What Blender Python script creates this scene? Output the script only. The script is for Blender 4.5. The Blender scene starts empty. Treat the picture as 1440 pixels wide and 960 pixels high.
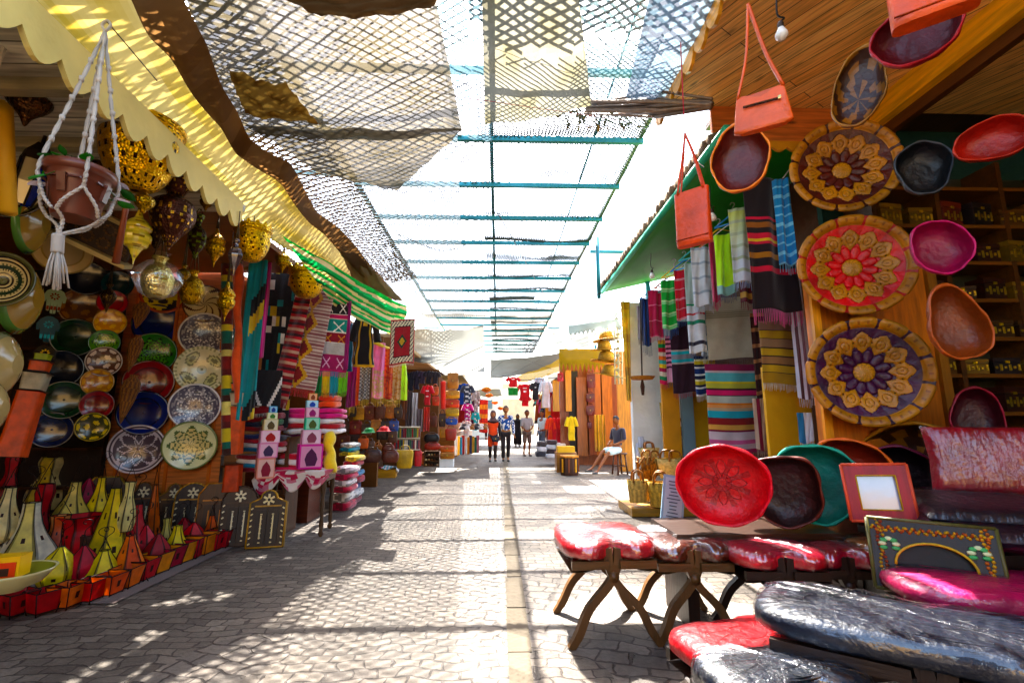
import bpy, math, random
from mathutils import Matrix, Vector, Euler
from math import sin, cos, pi, radians, sqrt, atan2, exp

scene = bpy.context.scene
COL = scene.collection
# ------------------------------------------------------------------ camera
CAM = Vector((0, 0, 1.25)); F = 660.0; PITCH = radians(9.5); YAW = radians(1.7)
cd = bpy.data.cameras.new('camera'); cam = bpy.data.objects.new('camera', cd); COL.objects.link(cam)
cd.sensor_width = 36; cd.lens = 36 * F / 1440; cd.clip_end = 500; cd.clip_start = 0.02
cam.location = CAM; cam.rotation_euler = (pi / 2 + PITCH, 0, -YAW)
scene.camera = cam
CM = cam.rotation_euler.to_matrix()
# ------------------------------------------------------------------ light
SUN = Vector((-0.06, 0.58, 0.90)).normalized()
w = bpy.data.worlds.new('World'); scene.world = w; w.use_nodes = True
nt = w.node_tree; bg = nt.nodes['Background']
sky = nt.nodes.new('ShaderNodeTexSky'); sky.sky_type = 'NISHITA'; sky.sun_disc = False
sky.sun_elevation = math.asin(SUN.z); sky.sun_rotation = atan2(SUN.x, SUN.y)
sky.dust_density = 3.0; sky.air_density = 1.2
nt.links.new(sky.outputs[0], bg.inputs[0]); bg.inputs[1].default_value = 0.12
sd = bpy.data.lights.new('sun', 'SUN'); sd.energy = 5.0; sd.angle = radians(0.53); sd.color = (1, 0.95, 0.86)
so = bpy.data.objects.new('sun', sd); COL.objects.link(so); so.rotation_euler = SUN.to_track_quat('Z', 'Y').to_euler()
scene.view_settings.view_transform = 'Standard'; scene.view_settings.look = 'None'
scene.view_settings.exposure = 3.3; scene.view_settings.gamma = 1
scene.cycles.max_bounces = 7; scene.cycles.diffuse_bounces = 4; scene.cycles.transparent_max_bounces = 12
scene.cycles.glossy_bounces = 3; scene.cycles.transmission_bounces = 5
scene.cycles.use_denoising = True; scene.cycles.sample_clamp_indirect = 6
scene.cycles.caustics_reflective = False; scene.cycles.caustics_refractive = False

# ------------------------------------------------------------------ pixel of the photograph -> point of the place
def at(px, py, Y=None, X=None, Z=None):
    d = CM @ Vector(((px - 720) / F, (480 - py) / F, -1))
    if Y is not None: t = Y / d.y
    elif X is not None: t = X / d.x
    else: t = (Z - CAM.z) / d.z
    return CAM + d * t
def G(px, py): return at(px, py, Z=0)
def rect(x0, y0, x1, y1, Y):
    xm, ym = (x0 + x1) / 2, (y0 + y1) / 2
    a, b = at(x0, ym, Y=Y), at(x1, ym, Y=Y); t, u = at(xm, y0, Y=Y), at(xm, y1, Y=Y)
    return (a.x + b.x) / 2, t.z, u.z, b.x - a.x

def h(s, k=1.0):
    o = []
    for i in (0, 2, 4):
        v = int(s[i:i + 2], 16) / 255
        o.append(min(1, (v / 12.92 if v <= .04045 else ((v + .055) / 1.055) ** 2.4) * k))
    return tuple(o)
def mix(a, b, t): return tuple(a[i] + (b[i] - a[i]) * t for i in range(3))
def mul(a, k): return tuple(min(1, x * k) for x in a)

# ------------------------------------------------------------------ materials
def finish(name, rough=.6, metal=0, nscale=20, nbump=.2, var=.25, vscale=3, sheen=0, trans=0, stretch=(1, 1, 1), coat=0, kind='noise', color=None, dist=.01, spec=.4, sat=1.18, gauze=0):
    m = bpy.data.materials.new(name); m.use_nodes = True; t = m.node_tree; N = t.nodes; L = t.links
    b = N['Principled BSDF']
    if color is None:
        a = N.new('ShaderNodeAttribute'); a.attribute_name = 'Col'; src = a.outputs['Color']
    else:
        a = N.new('ShaderNodeRGB'); a.outputs[0].default_value = (*color, 1); src = a.outputs[0]
    tc = N.new('ShaderNodeTexCoord'); mp = N.new('ShaderNodeMapping'); L.new(tc.outputs['Object'], mp.inputs[0])
    mp.inputs['Scale'].default_value = stretch
    n1 = N.new('ShaderNodeTexNoise'); n1.inputs['Scale'].default_value = vscale; n1.inputs['Detail'].default_value = 6
    L.new(mp.outputs[0], n1.inputs['Vector'])
    mr = N.new('ShaderNodeMapRange'); mr.inputs[1].default_value = .25; mr.inputs[2].default_value = .75
    mr.inputs[3].default_value = 1 - var; mr.inputs[4].default_value = 1 + var
    L.new(n1.outputs['Fac'], mr.inputs[0])
    mx = N.new('ShaderNodeVectorMath'); mx.operation = 'SCALE'; L.new(src, mx.inputs[0]); L.new(mr.outputs[0], mx.inputs['Scale'])
    colout = mx.outputs[0]
    if sat != 1.0:
        hs = N.new('ShaderNodeHueSaturation'); hs.inputs['Saturation'].default_value = sat; L.new(colout, hs.inputs['Color']); colout = hs.outputs[0]
    L.new(colout, b.inputs['Base Color'])
    b.inputs['Roughness'].default_value = rough; b.inputs['Metallic'].default_value = metal
    b.inputs['Specular IOR Level'].default_value = spec
    if sheen: b.inputs['Sheen Weight'].default_value = sheen
    if coat: b.inputs['Coat Weight'].default_value = coat; b.inputs['Coat Roughness'].default_value = .08
    if nbump:
        if kind == 'weave':
            nb = N.new('ShaderNodeTexChecker'); nb.inputs['Scale'].default_value = nscale; o = nb.outputs['Fac']
        elif kind == 'voro':
            nb = N.new('ShaderNodeTexVoronoi'); nb.inputs['Scale'].default_value = nscale; o = nb.outputs['Distance']
        else:
            nb = N.new('ShaderNodeTexNoise'); nb.inputs['Scale'].default_value = nscale; nb.inputs['Detail'].default_value = 5; o = nb.outputs['Fac']
        L.new(mp.outputs[0], nb.inputs['Vector'])
        bp = N.new('ShaderNodeBump'); bp.inputs['Strength'].default_value = nbump; bp.inputs['Distance'].default_value = dist
        L.new(o, bp.inputs['Height']); L.new(bp.outputs[0], b.inputs['Normal'])
    if trans:
        tl = N.new('ShaderNodeBsdfTranslucent'); ms = N.new('ShaderNodeMixShader'); ms.inputs[0].default_value = trans
        L.new(colout, tl.inputs[0]); L.new(b.outputs[0], ms.inputs[1]); L.new(tl.outputs[0], ms.inputs[2])
        L.new(ms.outputs[0], N['Material Output'].inputs[0])
        if gauze:
            tp = N.new('ShaderNodeBsdfTransparent'); m2_ = N.new('ShaderNodeMixShader'); m2_.inputs[0].default_value = gauze
            L.new(ms.outputs[0], m2_.inputs[1]); L.new(tp.outputs[0], m2_.inputs[2]); L.new(m2_.outputs[0], N['Material Output'].inputs[0])
    return m
CLOTH = finish('woven_cloth', .9, 0, 90, .35, .22, 5, sheen=.3, trans=.18, kind='noise', dist=.006)
THIN = finish('thin_cloth', .9, 0, 60, .2, .15, 4, trans=.45)
PILE = finish('wool_pile', .95, 0, 60, .6, .25, 8, sheen=.4)
LEATH = finish('leather', .42, 0, 26, .6, .38, 7, coat=.06, dist=.016)
HIDE = finish('goatskin', .45, 0, 30, .4, .4, 11, trans=.35, dist=.01, sat=1.3)
GLAZE = finish('glazed_ceramic', .14, 0, 12, .1, .2, 6, coat=.25)
BRASS = finish('worked_brass', .28, .9, 70, .7, .35, 12, kind='voro', dist=.008)
IRON = finish('black_iron', .5, .6, 40, .3, .2, 8)
WOOD = finish('varnished_wood', .5, 0, 9, .3, .38, 3, stretch=(9, 9, 1), coat=.05)
WOODX = finish('varnished_wood_x', .42, 0, 9, .3, .38, 3, stretch=(1, 9, 9), coat=.2)
WOODY = finish('varnished_wood_y', .5, 0, 9, .3, .38, 3, stretch=(9, 1, 9), coat=.15)
PAINT = finish('old_paint', .6, 0, 25, .35, .2, 2.5)
PLASTER = finish('plaster', .85, 0, 18, .5, .22, 2, dist=.02)
PLAST = finish('plastic', .3, 0, 10, .05, .08, 5)
STRAW = finish('woven_straw', .7, 0, 70, .8, .35, 25, kind='voro', dist=.01)
SKIN = finish('skin', .5, 0, 30, .1, .1, 6)
HAIR = finish('hair', .6, 0, 60, .5, .3, 20)
PAPER = finish('paper', .7, 0, 30, .05, .06, 8)
GLASSY = finish('glass_pane', .08, 0, 10, .05, .1, 5, spec=1.0)
LEAF = finish('leaf', .5, 0, 20, .2, .3, 12, trans=.3)
CANV = finish('canvas_translucent', .9, 0, 60, .25, .22, 1.6, trans=.62, gauze=.05)
CANVY = finish('yellow_canvas', .9, 0, 60, .25, .12, 1.6, trans=.62)
CANVL = finish('thin_white_sheet', .9, 0, 60, .15, .1, 1.2, trans=.8)
CANVD = finish('heavy_canvas', .9, 0, 50, .3, .3, 1.6, trans=.15)
GAUZE = finish('open_gauze', .9, 0, 60, .15, .1, 1.2, trans=.7, gauze=.55)
STEEL = finish('painted_steel', .45, .3, 30, .2, .3, 4)
NETM = finish('net_cord', .8, 0, 10, 0, .2, 2)

def plastic_wrap(sc=(1, 4.5, 1.5), lo=.13, hi=.5, ro=.11):
    m = bpy.data.materials.new('clear_plastic_wrap'); m.use_nodes = True; t = m.node_tree; N = t.nodes; L = t.links
    N.remove(N['Principled BSDF'])
    tr = N.new('ShaderNodeBsdfTransparent'); gl = N.new('ShaderNodeBsdfGlossy'); gl.inputs['Roughness'].default_value = ro
    gl.inputs['Color'].default_value = (.95, .97, 1, 1)
    tc = N.new('ShaderNodeTexCoord'); mp = N.new('ShaderNodeMapping'); mp.inputs['Scale'].default_value = sc; L.new(tc.outputs['Object'], mp.inputs[0])
    n = N.new('ShaderNodeTexNoise'); n.inputs['Scale'].default_value = 6; n.inputs['Detail'].default_value = 4; n.inputs['Distortion'].default_value = 1.1; L.new(mp.outputs[0], n.inputs['Vector'])
    bp = N.new('ShaderNodeBump'); bp.inputs['Strength'].default_value = .4; bp.inputs['Distance'].default_value = .03; L.new(n.outputs['Fac'], bp.inputs['Height'])
    L.new(bp.outputs[0], gl.inputs['Normal'])
    lw = N.new('ShaderNodeLayerWeight'); lw.inputs['Blend'].default_value = .3; L.new(bp.outputs[0], lw.inputs['Normal'])
    mr = N.new('ShaderNodeMapRange'); mr.inputs[3].default_value = lo; mr.inputs[4].default_value = hi; L.new(lw.outputs['Fresnel'], mr.inputs[0])
    ms = N.new('ShaderNodeMixShader'); L.new(mr.outputs[0], ms.inputs[0]); L.new(tr.outputs[0], ms.inputs[1]); L.new(gl.outputs[0], ms.inputs[2])
    L.new(ms.outputs[0], N['Material Output'].inputs[0]); return m
WRAP = plastic_wrap(); WRAPV = plastic_wrap((5, 1, 1), .04, .3, .06); WRAPB = plastic_wrap((1, 5.5, 1.5), .05, .45, .05)

def stone_ground():
    m = bpy.data.materials.new('worn_setts'); m.use_nodes = True; t = m.node_tree; N = t.nodes; L = t.links
    b = N['Principled BSDF']; b.inputs['Roughness'].default_value = .62
    tc = N.new('ShaderNodeTexCoord')
    nz = N.new('ShaderNodeTexNoise'); nz.inputs['Scale'].default_value = 3.2; nz.inputs['Detail'].default_value = 4
    L.new(tc.outputs['Object'], nz.inputs['Vector'])
    sub = N.new('ShaderNodeVectorMath'); sub.operation = 'SUBTRACT'; sub.inputs[1].default_value = (.5, .5, .5); L.new(nz.outputs['Color'], sub.inputs[0])
    sc = N.new('ShaderNodeVectorMath'); sc.operation = 'SCALE'; sc.inputs['Scale'].default_value = .2; L.new(sub.outputs[0], sc.inputs[0])
    ad = N.new('ShaderNodeVectorMath'); ad.operation = 'ADD'; L.new(tc.outputs['Object'], ad.inputs[0]); L.new(sc.outputs[0], ad.inputs[1])
    br = N.new('ShaderNodeTexBrick'); L.new(ad.outputs[0], br.inputs['Vector'])
    br.inputs['Scale'].default_value = 1; br.inputs['Brick Width'].default_value = .135; br.inputs['Row Height'].default_value = .085
    br.inputs['Mortar Size'].default_value = .006; br.inputs['Mortar Smooth'].default_value = .35
    br.inputs['Color1'].default_value = (.08, .06, .045, 1); br.inputs['Color2'].default_value = (.17, .135, .10, 1); br.inputs['Mortar'].default_value = (.045, .03, .022, 1)
    rot = N.new('ShaderNodeMapping'); rot.inputs['Rotation'].default_value = (0, 0, .32); L.new(ad.outputs[0], rot.inputs[0])
    b2 = N.new('ShaderNodeTexBrick'); L.new(rot.outputs[0], b2.inputs['Vector']); b2.inputs['Scale'].default_value = 1; b2.inputs['Brick Width'].default_value = .17; b2.inputs['Row Height'].default_value = .11
    b2.inputs['Mortar Size'].default_value = .008; b2.inputs['Mortar Smooth'].default_value = .35
    b2.inputs['Color1'].default_value = (.085, .068, .055, 1); b2.inputs['Color2'].default_value = (.19, .15, .115, 1); b2.inputs['Mortar'].default_value = (.045, .03, .022, 1)
    pn = N.new('ShaderNodeTexNoise'); pn.inputs['Scale'].default_value = .42; pn.inputs['Detail'].default_value = 1; L.new(tc.outputs['Object'], pn.inputs['Vector'])
    pm = N.new('ShaderNodeMath'); pm.operation = 'GREATER_THAN'; pm.inputs[1].default_value = .53; L.new(pn.outputs['Fac'], pm.inputs[0])
    bc = N.new('ShaderNodeMix'); bc.data_type = 'RGBA'; L.new(pm.outputs[0], bc.inputs[0]); L.new(br.outputs['Color'], bc.inputs[6]); L.new(b2.outputs['Color'], bc.inputs[7])
    bf = N.new('ShaderNodeMix'); L.new(pm.outputs[0], bf.inputs[0]); L.new(br.outputs['Fac'], bf.inputs[2]); L.new(b2.outputs['Fac'], bf.inputs[3])
    n2 = N.new('ShaderNodeTexNoise'); n2.inputs['Scale'].default_value = 28; n2.inputs['Detail'].default_value = 8; n2.inputs['Roughness'].default_value = .7
    L.new(tc.outputs['Object'], n2.inputs['Vector'])
    n3 = N.new('ShaderNodeTexNoise'); n3.inputs['Scale'].default_value = 1.1; n3.inputs['Detail'].default_value = 5; L.new(tc.outputs['Object'], n3.inputs['Vector'])
    m1 = N.new('ShaderNodeMapRange'); m1.inputs[1].default_value = .3; m1.inputs[2].default_value = .7; m1.inputs[3].default_value = .7; m1.inputs[4].default_value = 1.3; L.new(n2.outputs['Fac'], m1.inputs[0])
    m2 = N.new('ShaderNodeMapRange'); m2.inputs[1].default_value = .3; m2.inputs[2].default_value = .7; m2.inputs[3].default_value = .55; m2.inputs[4].default_value = 1.35; L.new(n3.outputs['Fac'], m2.inputs[0])
    mm = N.new('ShaderNodeMath'); mm.operation = 'MULTIPLY'; L.new(m1.outputs[0], mm.inputs[0]); L.new(m2.outputs[0], mm.inputs[1])
    vs = N.new('ShaderNodeVectorMath'); vs.operation = 'SCALE'; L.new(bc.outputs[2], vs.inputs[0]); L.new(mm.outputs[0], vs.inputs['Scale'])
    L.new(vs.outputs[0], b.inputs['Base Color'])
    inv = N.new('ShaderNodeMath'); inv.operation = 'SUBTRACT'; inv.inputs[0].default_value = 1; L.new(bf.outputs[0], inv.inputs[1])
    hh = N.new('ShaderNodeMath'); hh.operation = 'MULTIPLY_ADD'; hh.inputs[1].default_value = .35; L.new(n2.outputs['Fac'], hh.inputs[0]); L.new(inv.outputs[0], hh.inputs[2])
    bp = N.new('ShaderNodeBump'); bp.inputs['Strength'].default_value = 1; bp.inputs['Distance'].default_value = .022; L.new(hh.outputs[0], bp.inputs['Height']); L.new(bp.outputs[0], b.inputs['Normal'])
    return m
SETTS = stone_ground()

def plank_mat(name, c1, c2, width, axis_swap=False, gap=(.02, .01, .005)):
    m = bpy.data.materials.new(name); m.use_nodes = True; t = m.node_tree; N = t.nodes; L = t.links
    b = N['Principled BSDF']; b.inputs['Roughness'].default_value = .45
    tc = N.new('ShaderNodeTexCoord'); br = N.new('ShaderNodeTexBrick'); mp = N.new('ShaderNodeMapping')
    if axis_swap: mp.inputs['Rotation'].default_value = (0, 0, axis_swap)
    L.new(tc.outputs['Object'], mp.inputs[0]); L.new(mp.outputs[0], br.inputs['Vector'])
    br.inputs['Scale'].default_value = 1; br.inputs['Brick Width'].default_value = 3.1; br.inputs['Row Height'].default_value = width
    br.inputs['Mortar Size'].default_value = .003; br.inputs['Color1'].default_value = (*c1, 1); br.inputs['Color2'].default_value = (*c2, 1); br.inputs['Mortar'].default_value = (*gap, 1)
    n = N.new('ShaderNodeTexNoise'); mp2 = N.new('ShaderNodeMapping'); mp2.inputs['Scale'].default_value = (1.2, 14, 14); L.new(mp.outputs[0], mp2.inputs[0]); L.new(mp2.outputs[0], n.inputs['Vector']); n.inputs['Scale'].default_value = 3; n.inputs['Detail'].default_value = 6
    vo = N.new('ShaderNodeTexVoronoi'); mp3 = N.new('ShaderNodeMapping'); mp3.inputs['Scale'].default_value = (3.2, 9, 9); L.new(mp.outputs[0], mp3.inputs[0]); L.new(mp3.outputs[0], vo.inputs['Vector']); vo.inputs['Scale'].default_value = 1
    kn = N.new('ShaderNodeMapRange'); kn.inputs[1].default_value = .05; kn.inputs[2].default_value = .2; kn.inputs[3].default_value = .3; kn.inputs[4].default_value = 1; L.new(vo.outputs['Distance'], kn.inputs[0])
    mr = N.new('ShaderNodeMapRange'); mr.inputs[1].default_value = .3; mr.inputs[2].default_value = .7; mr.inputs[3].default_value = .55; mr.inputs[4].default_value = 1.3; L.new(n.outputs['Fac'], mr.inputs[0])
    mm = N.new('ShaderNodeMath'); mm.operation = 'MULTIPLY'; L.new(mr.outputs[0], mm.inputs[0]); L.new(kn.outputs[0], mm.inputs[1])
    vs = N.new('ShaderNodeVectorMath'); vs.operation = 'SCALE'; L.new(br.outputs['Color'], vs.inputs[0]); L.new(mm.outputs[0], vs.inputs['Scale']); L.new(vs.outputs[0], b.inputs['Base Color'])
    bp = N.new('ShaderNodeBump'); bp.inputs['Strength'].default_value = .7; bp.inputs['Distance'].default_value = .01; bp.invert = True; L.new(br.outputs['Fac'], bp.inputs['Height']); L.new(bp.outputs[0], b.inputs['Normal'])
    return m

# ------------------------------------------------------------------ mesh builder
RXF = Matrix.Rotation(pi / 2, 4, 'X')        # turns local +Z to local -Y (the front)
class MB:
    def __init__(s): s.v = []; s.f = []; s.c = []; s.s = []; s.M = Matrix.Identity(4)
    def add(s, vs, fs, col, smooth=False):
        o = len(s.v); M = s.M
        s.v += [tuple(M @ Vector(p)) for p in vs]
        for i, q in enumerate(fs):
            s.f.append(tuple(o + k for k in q)); s.c.append(col[i] if isinstance(col, list) else col); s.s.append(smooth)
        return s
    def box(s, cx, cy, cz, sx, sy, sz, col, rot=None, bev=0):
        x, y, z = sx / 2, sy / 2, sz / 2
        P = [(-x, -y, -z), (x, -y, -z), (x, y, -z), (-x, y, -z), (-x, -y, z), (x, -y, z), (x, y, z), (-x, y, z)]
        if rot is not None:
            R = Euler(rot).to_matrix(); P = [R @ Vector(p) for p in P]
        P = [(p[0] + cx, p[1] + cy, p[2] + cz) for p in P]
        return s.add(P, [(0, 3, 2, 1), (4, 5, 6, 7), (0, 1, 5, 4), (1, 2, 6, 5), (2, 3, 7, 6), (3, 0, 4, 7)], col)
    def grid(s, fn, nu, nv, col, smooth=True, closeu=False):
        P = []; n = nu if closeu else nu + 1
        for j in range(nv + 1):
            for i in range(n): P.append(fn(i / nu, j / nv))
        fs = []; cs = []
        for j in range(nv):
            for i in range(nu):
                a = j * n + i; b = j * n + (i + 1) % n
                fs.append((a, b, b + n, a + n)); cs.append(col((i + .5) / nu, (j + .5) / nv) if callable(col) else col)
        return s.add(P, fs, cs, smooth)
    def lathe(s, prof, n, col, M=None, sx=1, sy=1, capb=False, capt=False, wob=0, smooth=True, rad=None):
        k = len(prof) - 1
        old = s.M
        if M is not None: s.M = s.M @ M
        def fn(u, v):
            r, z = prof[round(v * k)]; a = u * 2 * pi; g = 1 + (wob * sin(3 * a + 1) + wob * .6 * sin(5 * a)) if wob else 1
            if rad: g *= rad(u, v)
            return (r * cos(a) * sx * g, r * sin(a) * sy * g, z)
        s.grid(fn, n, k, col, smooth, closeu=True)
        for c, e in ((capb, 0), (capt, k)):
            if c:
                r, z = prof[e]; P = [(r * cos(i / n * 2 * pi) * sx, r * sin(i / n * 2 * pi) * sy, z) for i in range(n)]
                cc = col(.5, e / k) if callable(col) else col
                s.add(P, [tuple(range(n)) if e else tuple(reversed(range(n)))], cc)
        s.M = old; return s
    def tube(s, pts, r, col, n=6, smooth=True, cap=True):
        P = [Vector(p) for p in pts]; k = len(P); vs = []; prev = None
        for i in range(k):
            t = (P[min(i + 1, k - 1)] - P[max(i - 1, 0)]);
            t = t.normalized() if t.length > 1e-9 else Vector((0, 0, 1))
            if prev is None: a = t.orthogonal().normalized()
            else:
                a = prev - t * prev.dot(t); a = a.normalized() if a.length > 1e-6 else t.orthogonal().normalized()
            prev = a; b = t.cross(a); rr = r[i] if isinstance(r, (list, tuple)) else r
            for j in range(n): q = j / n * 2 * pi; vs.append(P[i] + (a * cos(q) + b * sin(q)) * rr)
        fs = []; cs = []
        for i in range(k - 1):
            for j in range(n):
                fs.append((i * n + j, i * n + (j + 1) % n, (i + 1) * n + (j + 1) % n, (i + 1) * n + j)); cs.append(col(i / (k - 1)) if callable(col) else col)
        if cap:
            fs += [tuple(reversed(range(n))), tuple((k - 1) * n + j for j in range(n))]; e = col(0) if callable(col) else col; cs += [e, e]
        return s.add(vs, fs, cs, smooth)
    def prism(s, out, y0, y1, col, side=None):      # outline in XZ, front at y0 (smaller y)
        n = len(out); vs = [(x, y0, z) for x, z in out] + [(x, y1, z) for x, z in out]
        fs = [tuple(range(n)), tuple(reversed(range(n, 2 * n)))] + [(i, i + n, (i + 1) % n + n, (i + 1) % n) for i in range(n)]
        side = side or col
        return s.add(vs, fs, [col, col] + [side] * n)
    def disc(s, R, nr, na, colf, zf=None, M=None):    # polar patterned disc facing -Y
        old = s.M; s.M = s.M @ (M or RXF)
        s.grid(lambda u, v: (R * v * cos(u * 2 * pi), R * v * sin(u * 2 * pi), zf(v, u) if zf else 0), na, nr, lambda u, v: colf(v, u * 2 * pi), True, closeu=True)
        s.M = old; return s
    def build(s, name, mat, parent=None, loc=None, rot=None, label=None, cat=None, group=None, kind=None, sub=0):
        me = bpy.data.meshes.new(name); me.from_pydata(s.v, [], s.f); me.materials.append(mat)
        ca = me.color_attributes.new('Col', 'FLOAT_COLOR', 'CORNER'); buf = []
        for q, c in zip(s.f, s.c): buf += [c[0], c[1], c[2], 1.0] * len(q)
        ca.data.foreach_set('color', buf); me.polygons.foreach_set('use_smooth', s.s); me.validate(); me.update()
        o = bpy.data.objects.new(name, me); COL.objects.link(o)
        if parent is not None: o.parent = parent
        if loc is not None: o.location = loc
        if rot is not None: o.rotation_euler = rot
        if sub:
            sm = o.modifiers.new('s', 'SUBSURF'); sm.levels = sub; sm.render_levels = sub
        tag(o, label, cat, group, kind); return o
LABELS = {}
def tag(o, label=None, cat=None, group=None, kind=None):
    if label:
        o['label'] = label
        if label in LABELS: print('DUPLICATE LABEL', label)
        LABELS[label] = 1
        if not 4 <= len(label.split()) <= 16: print('LABEL LENGTH', len(label.split()), label)
    if cat: o['category'] = cat
    if group: o['group'] = group
    if kind: o['kind'] = kind
def thing(name, label, cat, loc=(0, 0, 0), rot=(0, 0, 0), group=None):
    o = bpy.data.objects.new(name, None); COL.objects.link(o); o.location = loc
    o.rotation_euler = rot if isinstance(rot, (tuple, list)) else (0, 0, rot); o.empty_display_size = .1
    tag(o, label, cat, group); return o
def face_cam(p, off=0.0): return atan2(p[0], -p[1]) + pi + off if False else -atan2(p[0], p[1]) + off   # local -Y looks at the camera axis

def cr(pts, n=6):                                  # Catmull-Rom through points
    P = [Vector(p) for p in pts]; P = [P[0] * 2 - P[1]] + P + [P[-1] * 2 - P[-2]]; o = []
    for i in range(1, len(P) - 2):
        for k in range(n):
            t = k / n; a, b, c, d = P[i - 1], P[i], P[i + 1], P[i + 2]
            o.append(.5 * ((2 * b) + (c - a) * t + (2 * a - 5 * b + 4 * c - d) * t * t + (3 * b - a - 3 * c + d) * t ** 3))
    o.append(P[-2]); return o
def hsh(*a): return (sin(sum(x * k for x, k in zip(a, (12.9898, 78.233, 37.719, 4.581)))) * 43758.5453) % 1
rnd = random.Random(7)
# ================================================================== SETTING
g = MB(); g.add([(-150, -60, 0), (150, -60, 0), (150, 300, 0), (-150, 300, 0)], [(0, 1, 2, 3)], (.3, .3, .3)); g.build('ground', SETTS, kind='structure')
gb = MB()   # smooth slab course along the middle of the lane
for j in range(34):
    y0 = 2.2 + j * .62 + rnd.uniform(-.02, .02); x0 = .12 + .006 * j
    gb.box(x0, y0 + .3, .0, .13 + rnd.uniform(-.02, .02), .6, .012, mul(h('6a6052'), rnd.uniform(.7, 1.1)))
gb.build('drain_channel', PLASTER, kind='structure')

W_PLANK = plank_mat('white_planks', h('b3a98f'), h('d8cfb4'), .14)
O_PLANK = plank_mat('pine_planks', h('f8b858'), h('ffd27a'), .115, axis_swap=radians(58))
V_PLANK = plank_mat('red_pine_planks', h('b05a22'), h('c8702c'), .14)
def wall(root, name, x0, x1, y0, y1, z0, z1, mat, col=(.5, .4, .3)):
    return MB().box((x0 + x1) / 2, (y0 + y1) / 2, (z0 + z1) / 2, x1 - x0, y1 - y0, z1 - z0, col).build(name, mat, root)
# ---- left near shop
LS = thing('market_shop', 'lamp and plate shop with white plank ceiling along the left side', 'shop')
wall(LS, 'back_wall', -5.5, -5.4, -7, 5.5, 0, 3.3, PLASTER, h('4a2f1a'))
wall(LS, 'ceiling', -5.4, -2.12, -7, 3.75, 2.96, 3.02, W_PLANK)
wall(LS, 'ceiling', -5.4, -2.3, 3.752, 5.45, 2.97, 3.02, WOODX, h('7a4520'))
m = MB()
for k in range(9):   # ceiling joists
    m.box(-3.75, -.9 + k * .52, 2.925, 3.2, .06, .07, h('8d8268'))
m.build('ceiling_joists', WOODX, LS)
PW = wall(LS, 'display_panel', -4.6, -3.1, 5.5, 5.56, 0.0, 2.968, V_PLANK)
m = MB()
for (x0, x1, z0, z1) in ((-4.25, -3.75, .3, 1.5), (-3.7, -3.2, .3, 1.5), (-4.25, -3.75, 1.6, 2.75), (-3.7, -3.2, 1.6, 2.75)):
    for a, b, c, d in ((x0, x1, z0, z0 + .03), (x0, x1, z1 - .03, z1), (x0, x0 + .03, z0 + .03, z1 - .03), (x1 - .03, x1, z0 + .03, z1 - .03)):
        m.box((a + b) / 2, 5.49, (c + d) / 2, b - a, .02, d - c, h('c0662a'))
m.build('panel_moulding', WOOD, LS)
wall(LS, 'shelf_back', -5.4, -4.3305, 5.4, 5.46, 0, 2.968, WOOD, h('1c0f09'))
m = MB()
for z in (.55, .95, 1.32, 1.68, 2.02, 2.36): m.box(-4.87, 5.3, z, 1.06, .19, .025, h('3a2012'))
m.build('shelf', WOODX, LS)
# scalloped eave board
def scallop_board(x0, y0, x1, y1, ztop, depth, n, col, spots=None, thick=.025, point=False, mat=PAINT, name='eave_board', parent=None, **kw):
    L = sqrt((x1 - x0) ** 2 + (y1 - y0) ** 2); wd = L / n; m = MB(); out = [(0, 0)]
    for i in range(n):
        for k in range(9):
            t = k / 8
            dz = (depth * .62 + depth * .38 * (sin(pi * t) if not point else 1 - abs(2 * t - 1)))
            out.append((i * wd + t * wd, -dz))
    out.append((L, 0)); out = out[::-1]
    m.prism(out, -thick / 2, thick / 2, col)
    if spots:
        for i in range(n):
            cx = (i + .5) * wd
            for k in range(6):
                a = k * pi / 3; m.box(cx + .026 * cos(a), -thick / 2 - .001, -depth * .5 + .026 * sin(a), .03, .003, .012, spots, rot=(0, -a, 0))
            m.box(cx, -thick / 2 - .002, -depth * .5, .018, .004, .018, spots)
    return m.build(name, mat, parent, loc=(x0, y0, ztop), rot=(0, 0, atan2(y1 - y0, x1 - x0)), **kw)
scallop_board(-2.1, 3.66, -1.88, .4, 3.0, .24, 17, h('e8d28c'), h('6b4418'), parent=LS)

# ---- left row further on
LR = thing('market_shop', 'row of textile and bag shops behind the hanging rugs on the left', 'shop')
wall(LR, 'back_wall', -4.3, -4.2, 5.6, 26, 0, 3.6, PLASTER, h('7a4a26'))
wall(LR, 'ceiling', -4.2, -2.5, 5.6, 9.3, 2.86, 2.92, WOODY, h('9c5a24'))
wall(LR, 'side_wall', -4.2, -2.3, 9.3, 9.4, 0, 2.9, PLASTER, h('6e4a2c'))
wall(LR, 'side_wall', -4.2, -1.7, 13.6, 13.7, 0, 2.7, PLASTER, h('5b3a22'))
wall(LR, 'roof', -4.2, -2.1, 9.4, 26, 2.9, 2.98, CANVD, h('b59b78'))
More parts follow.
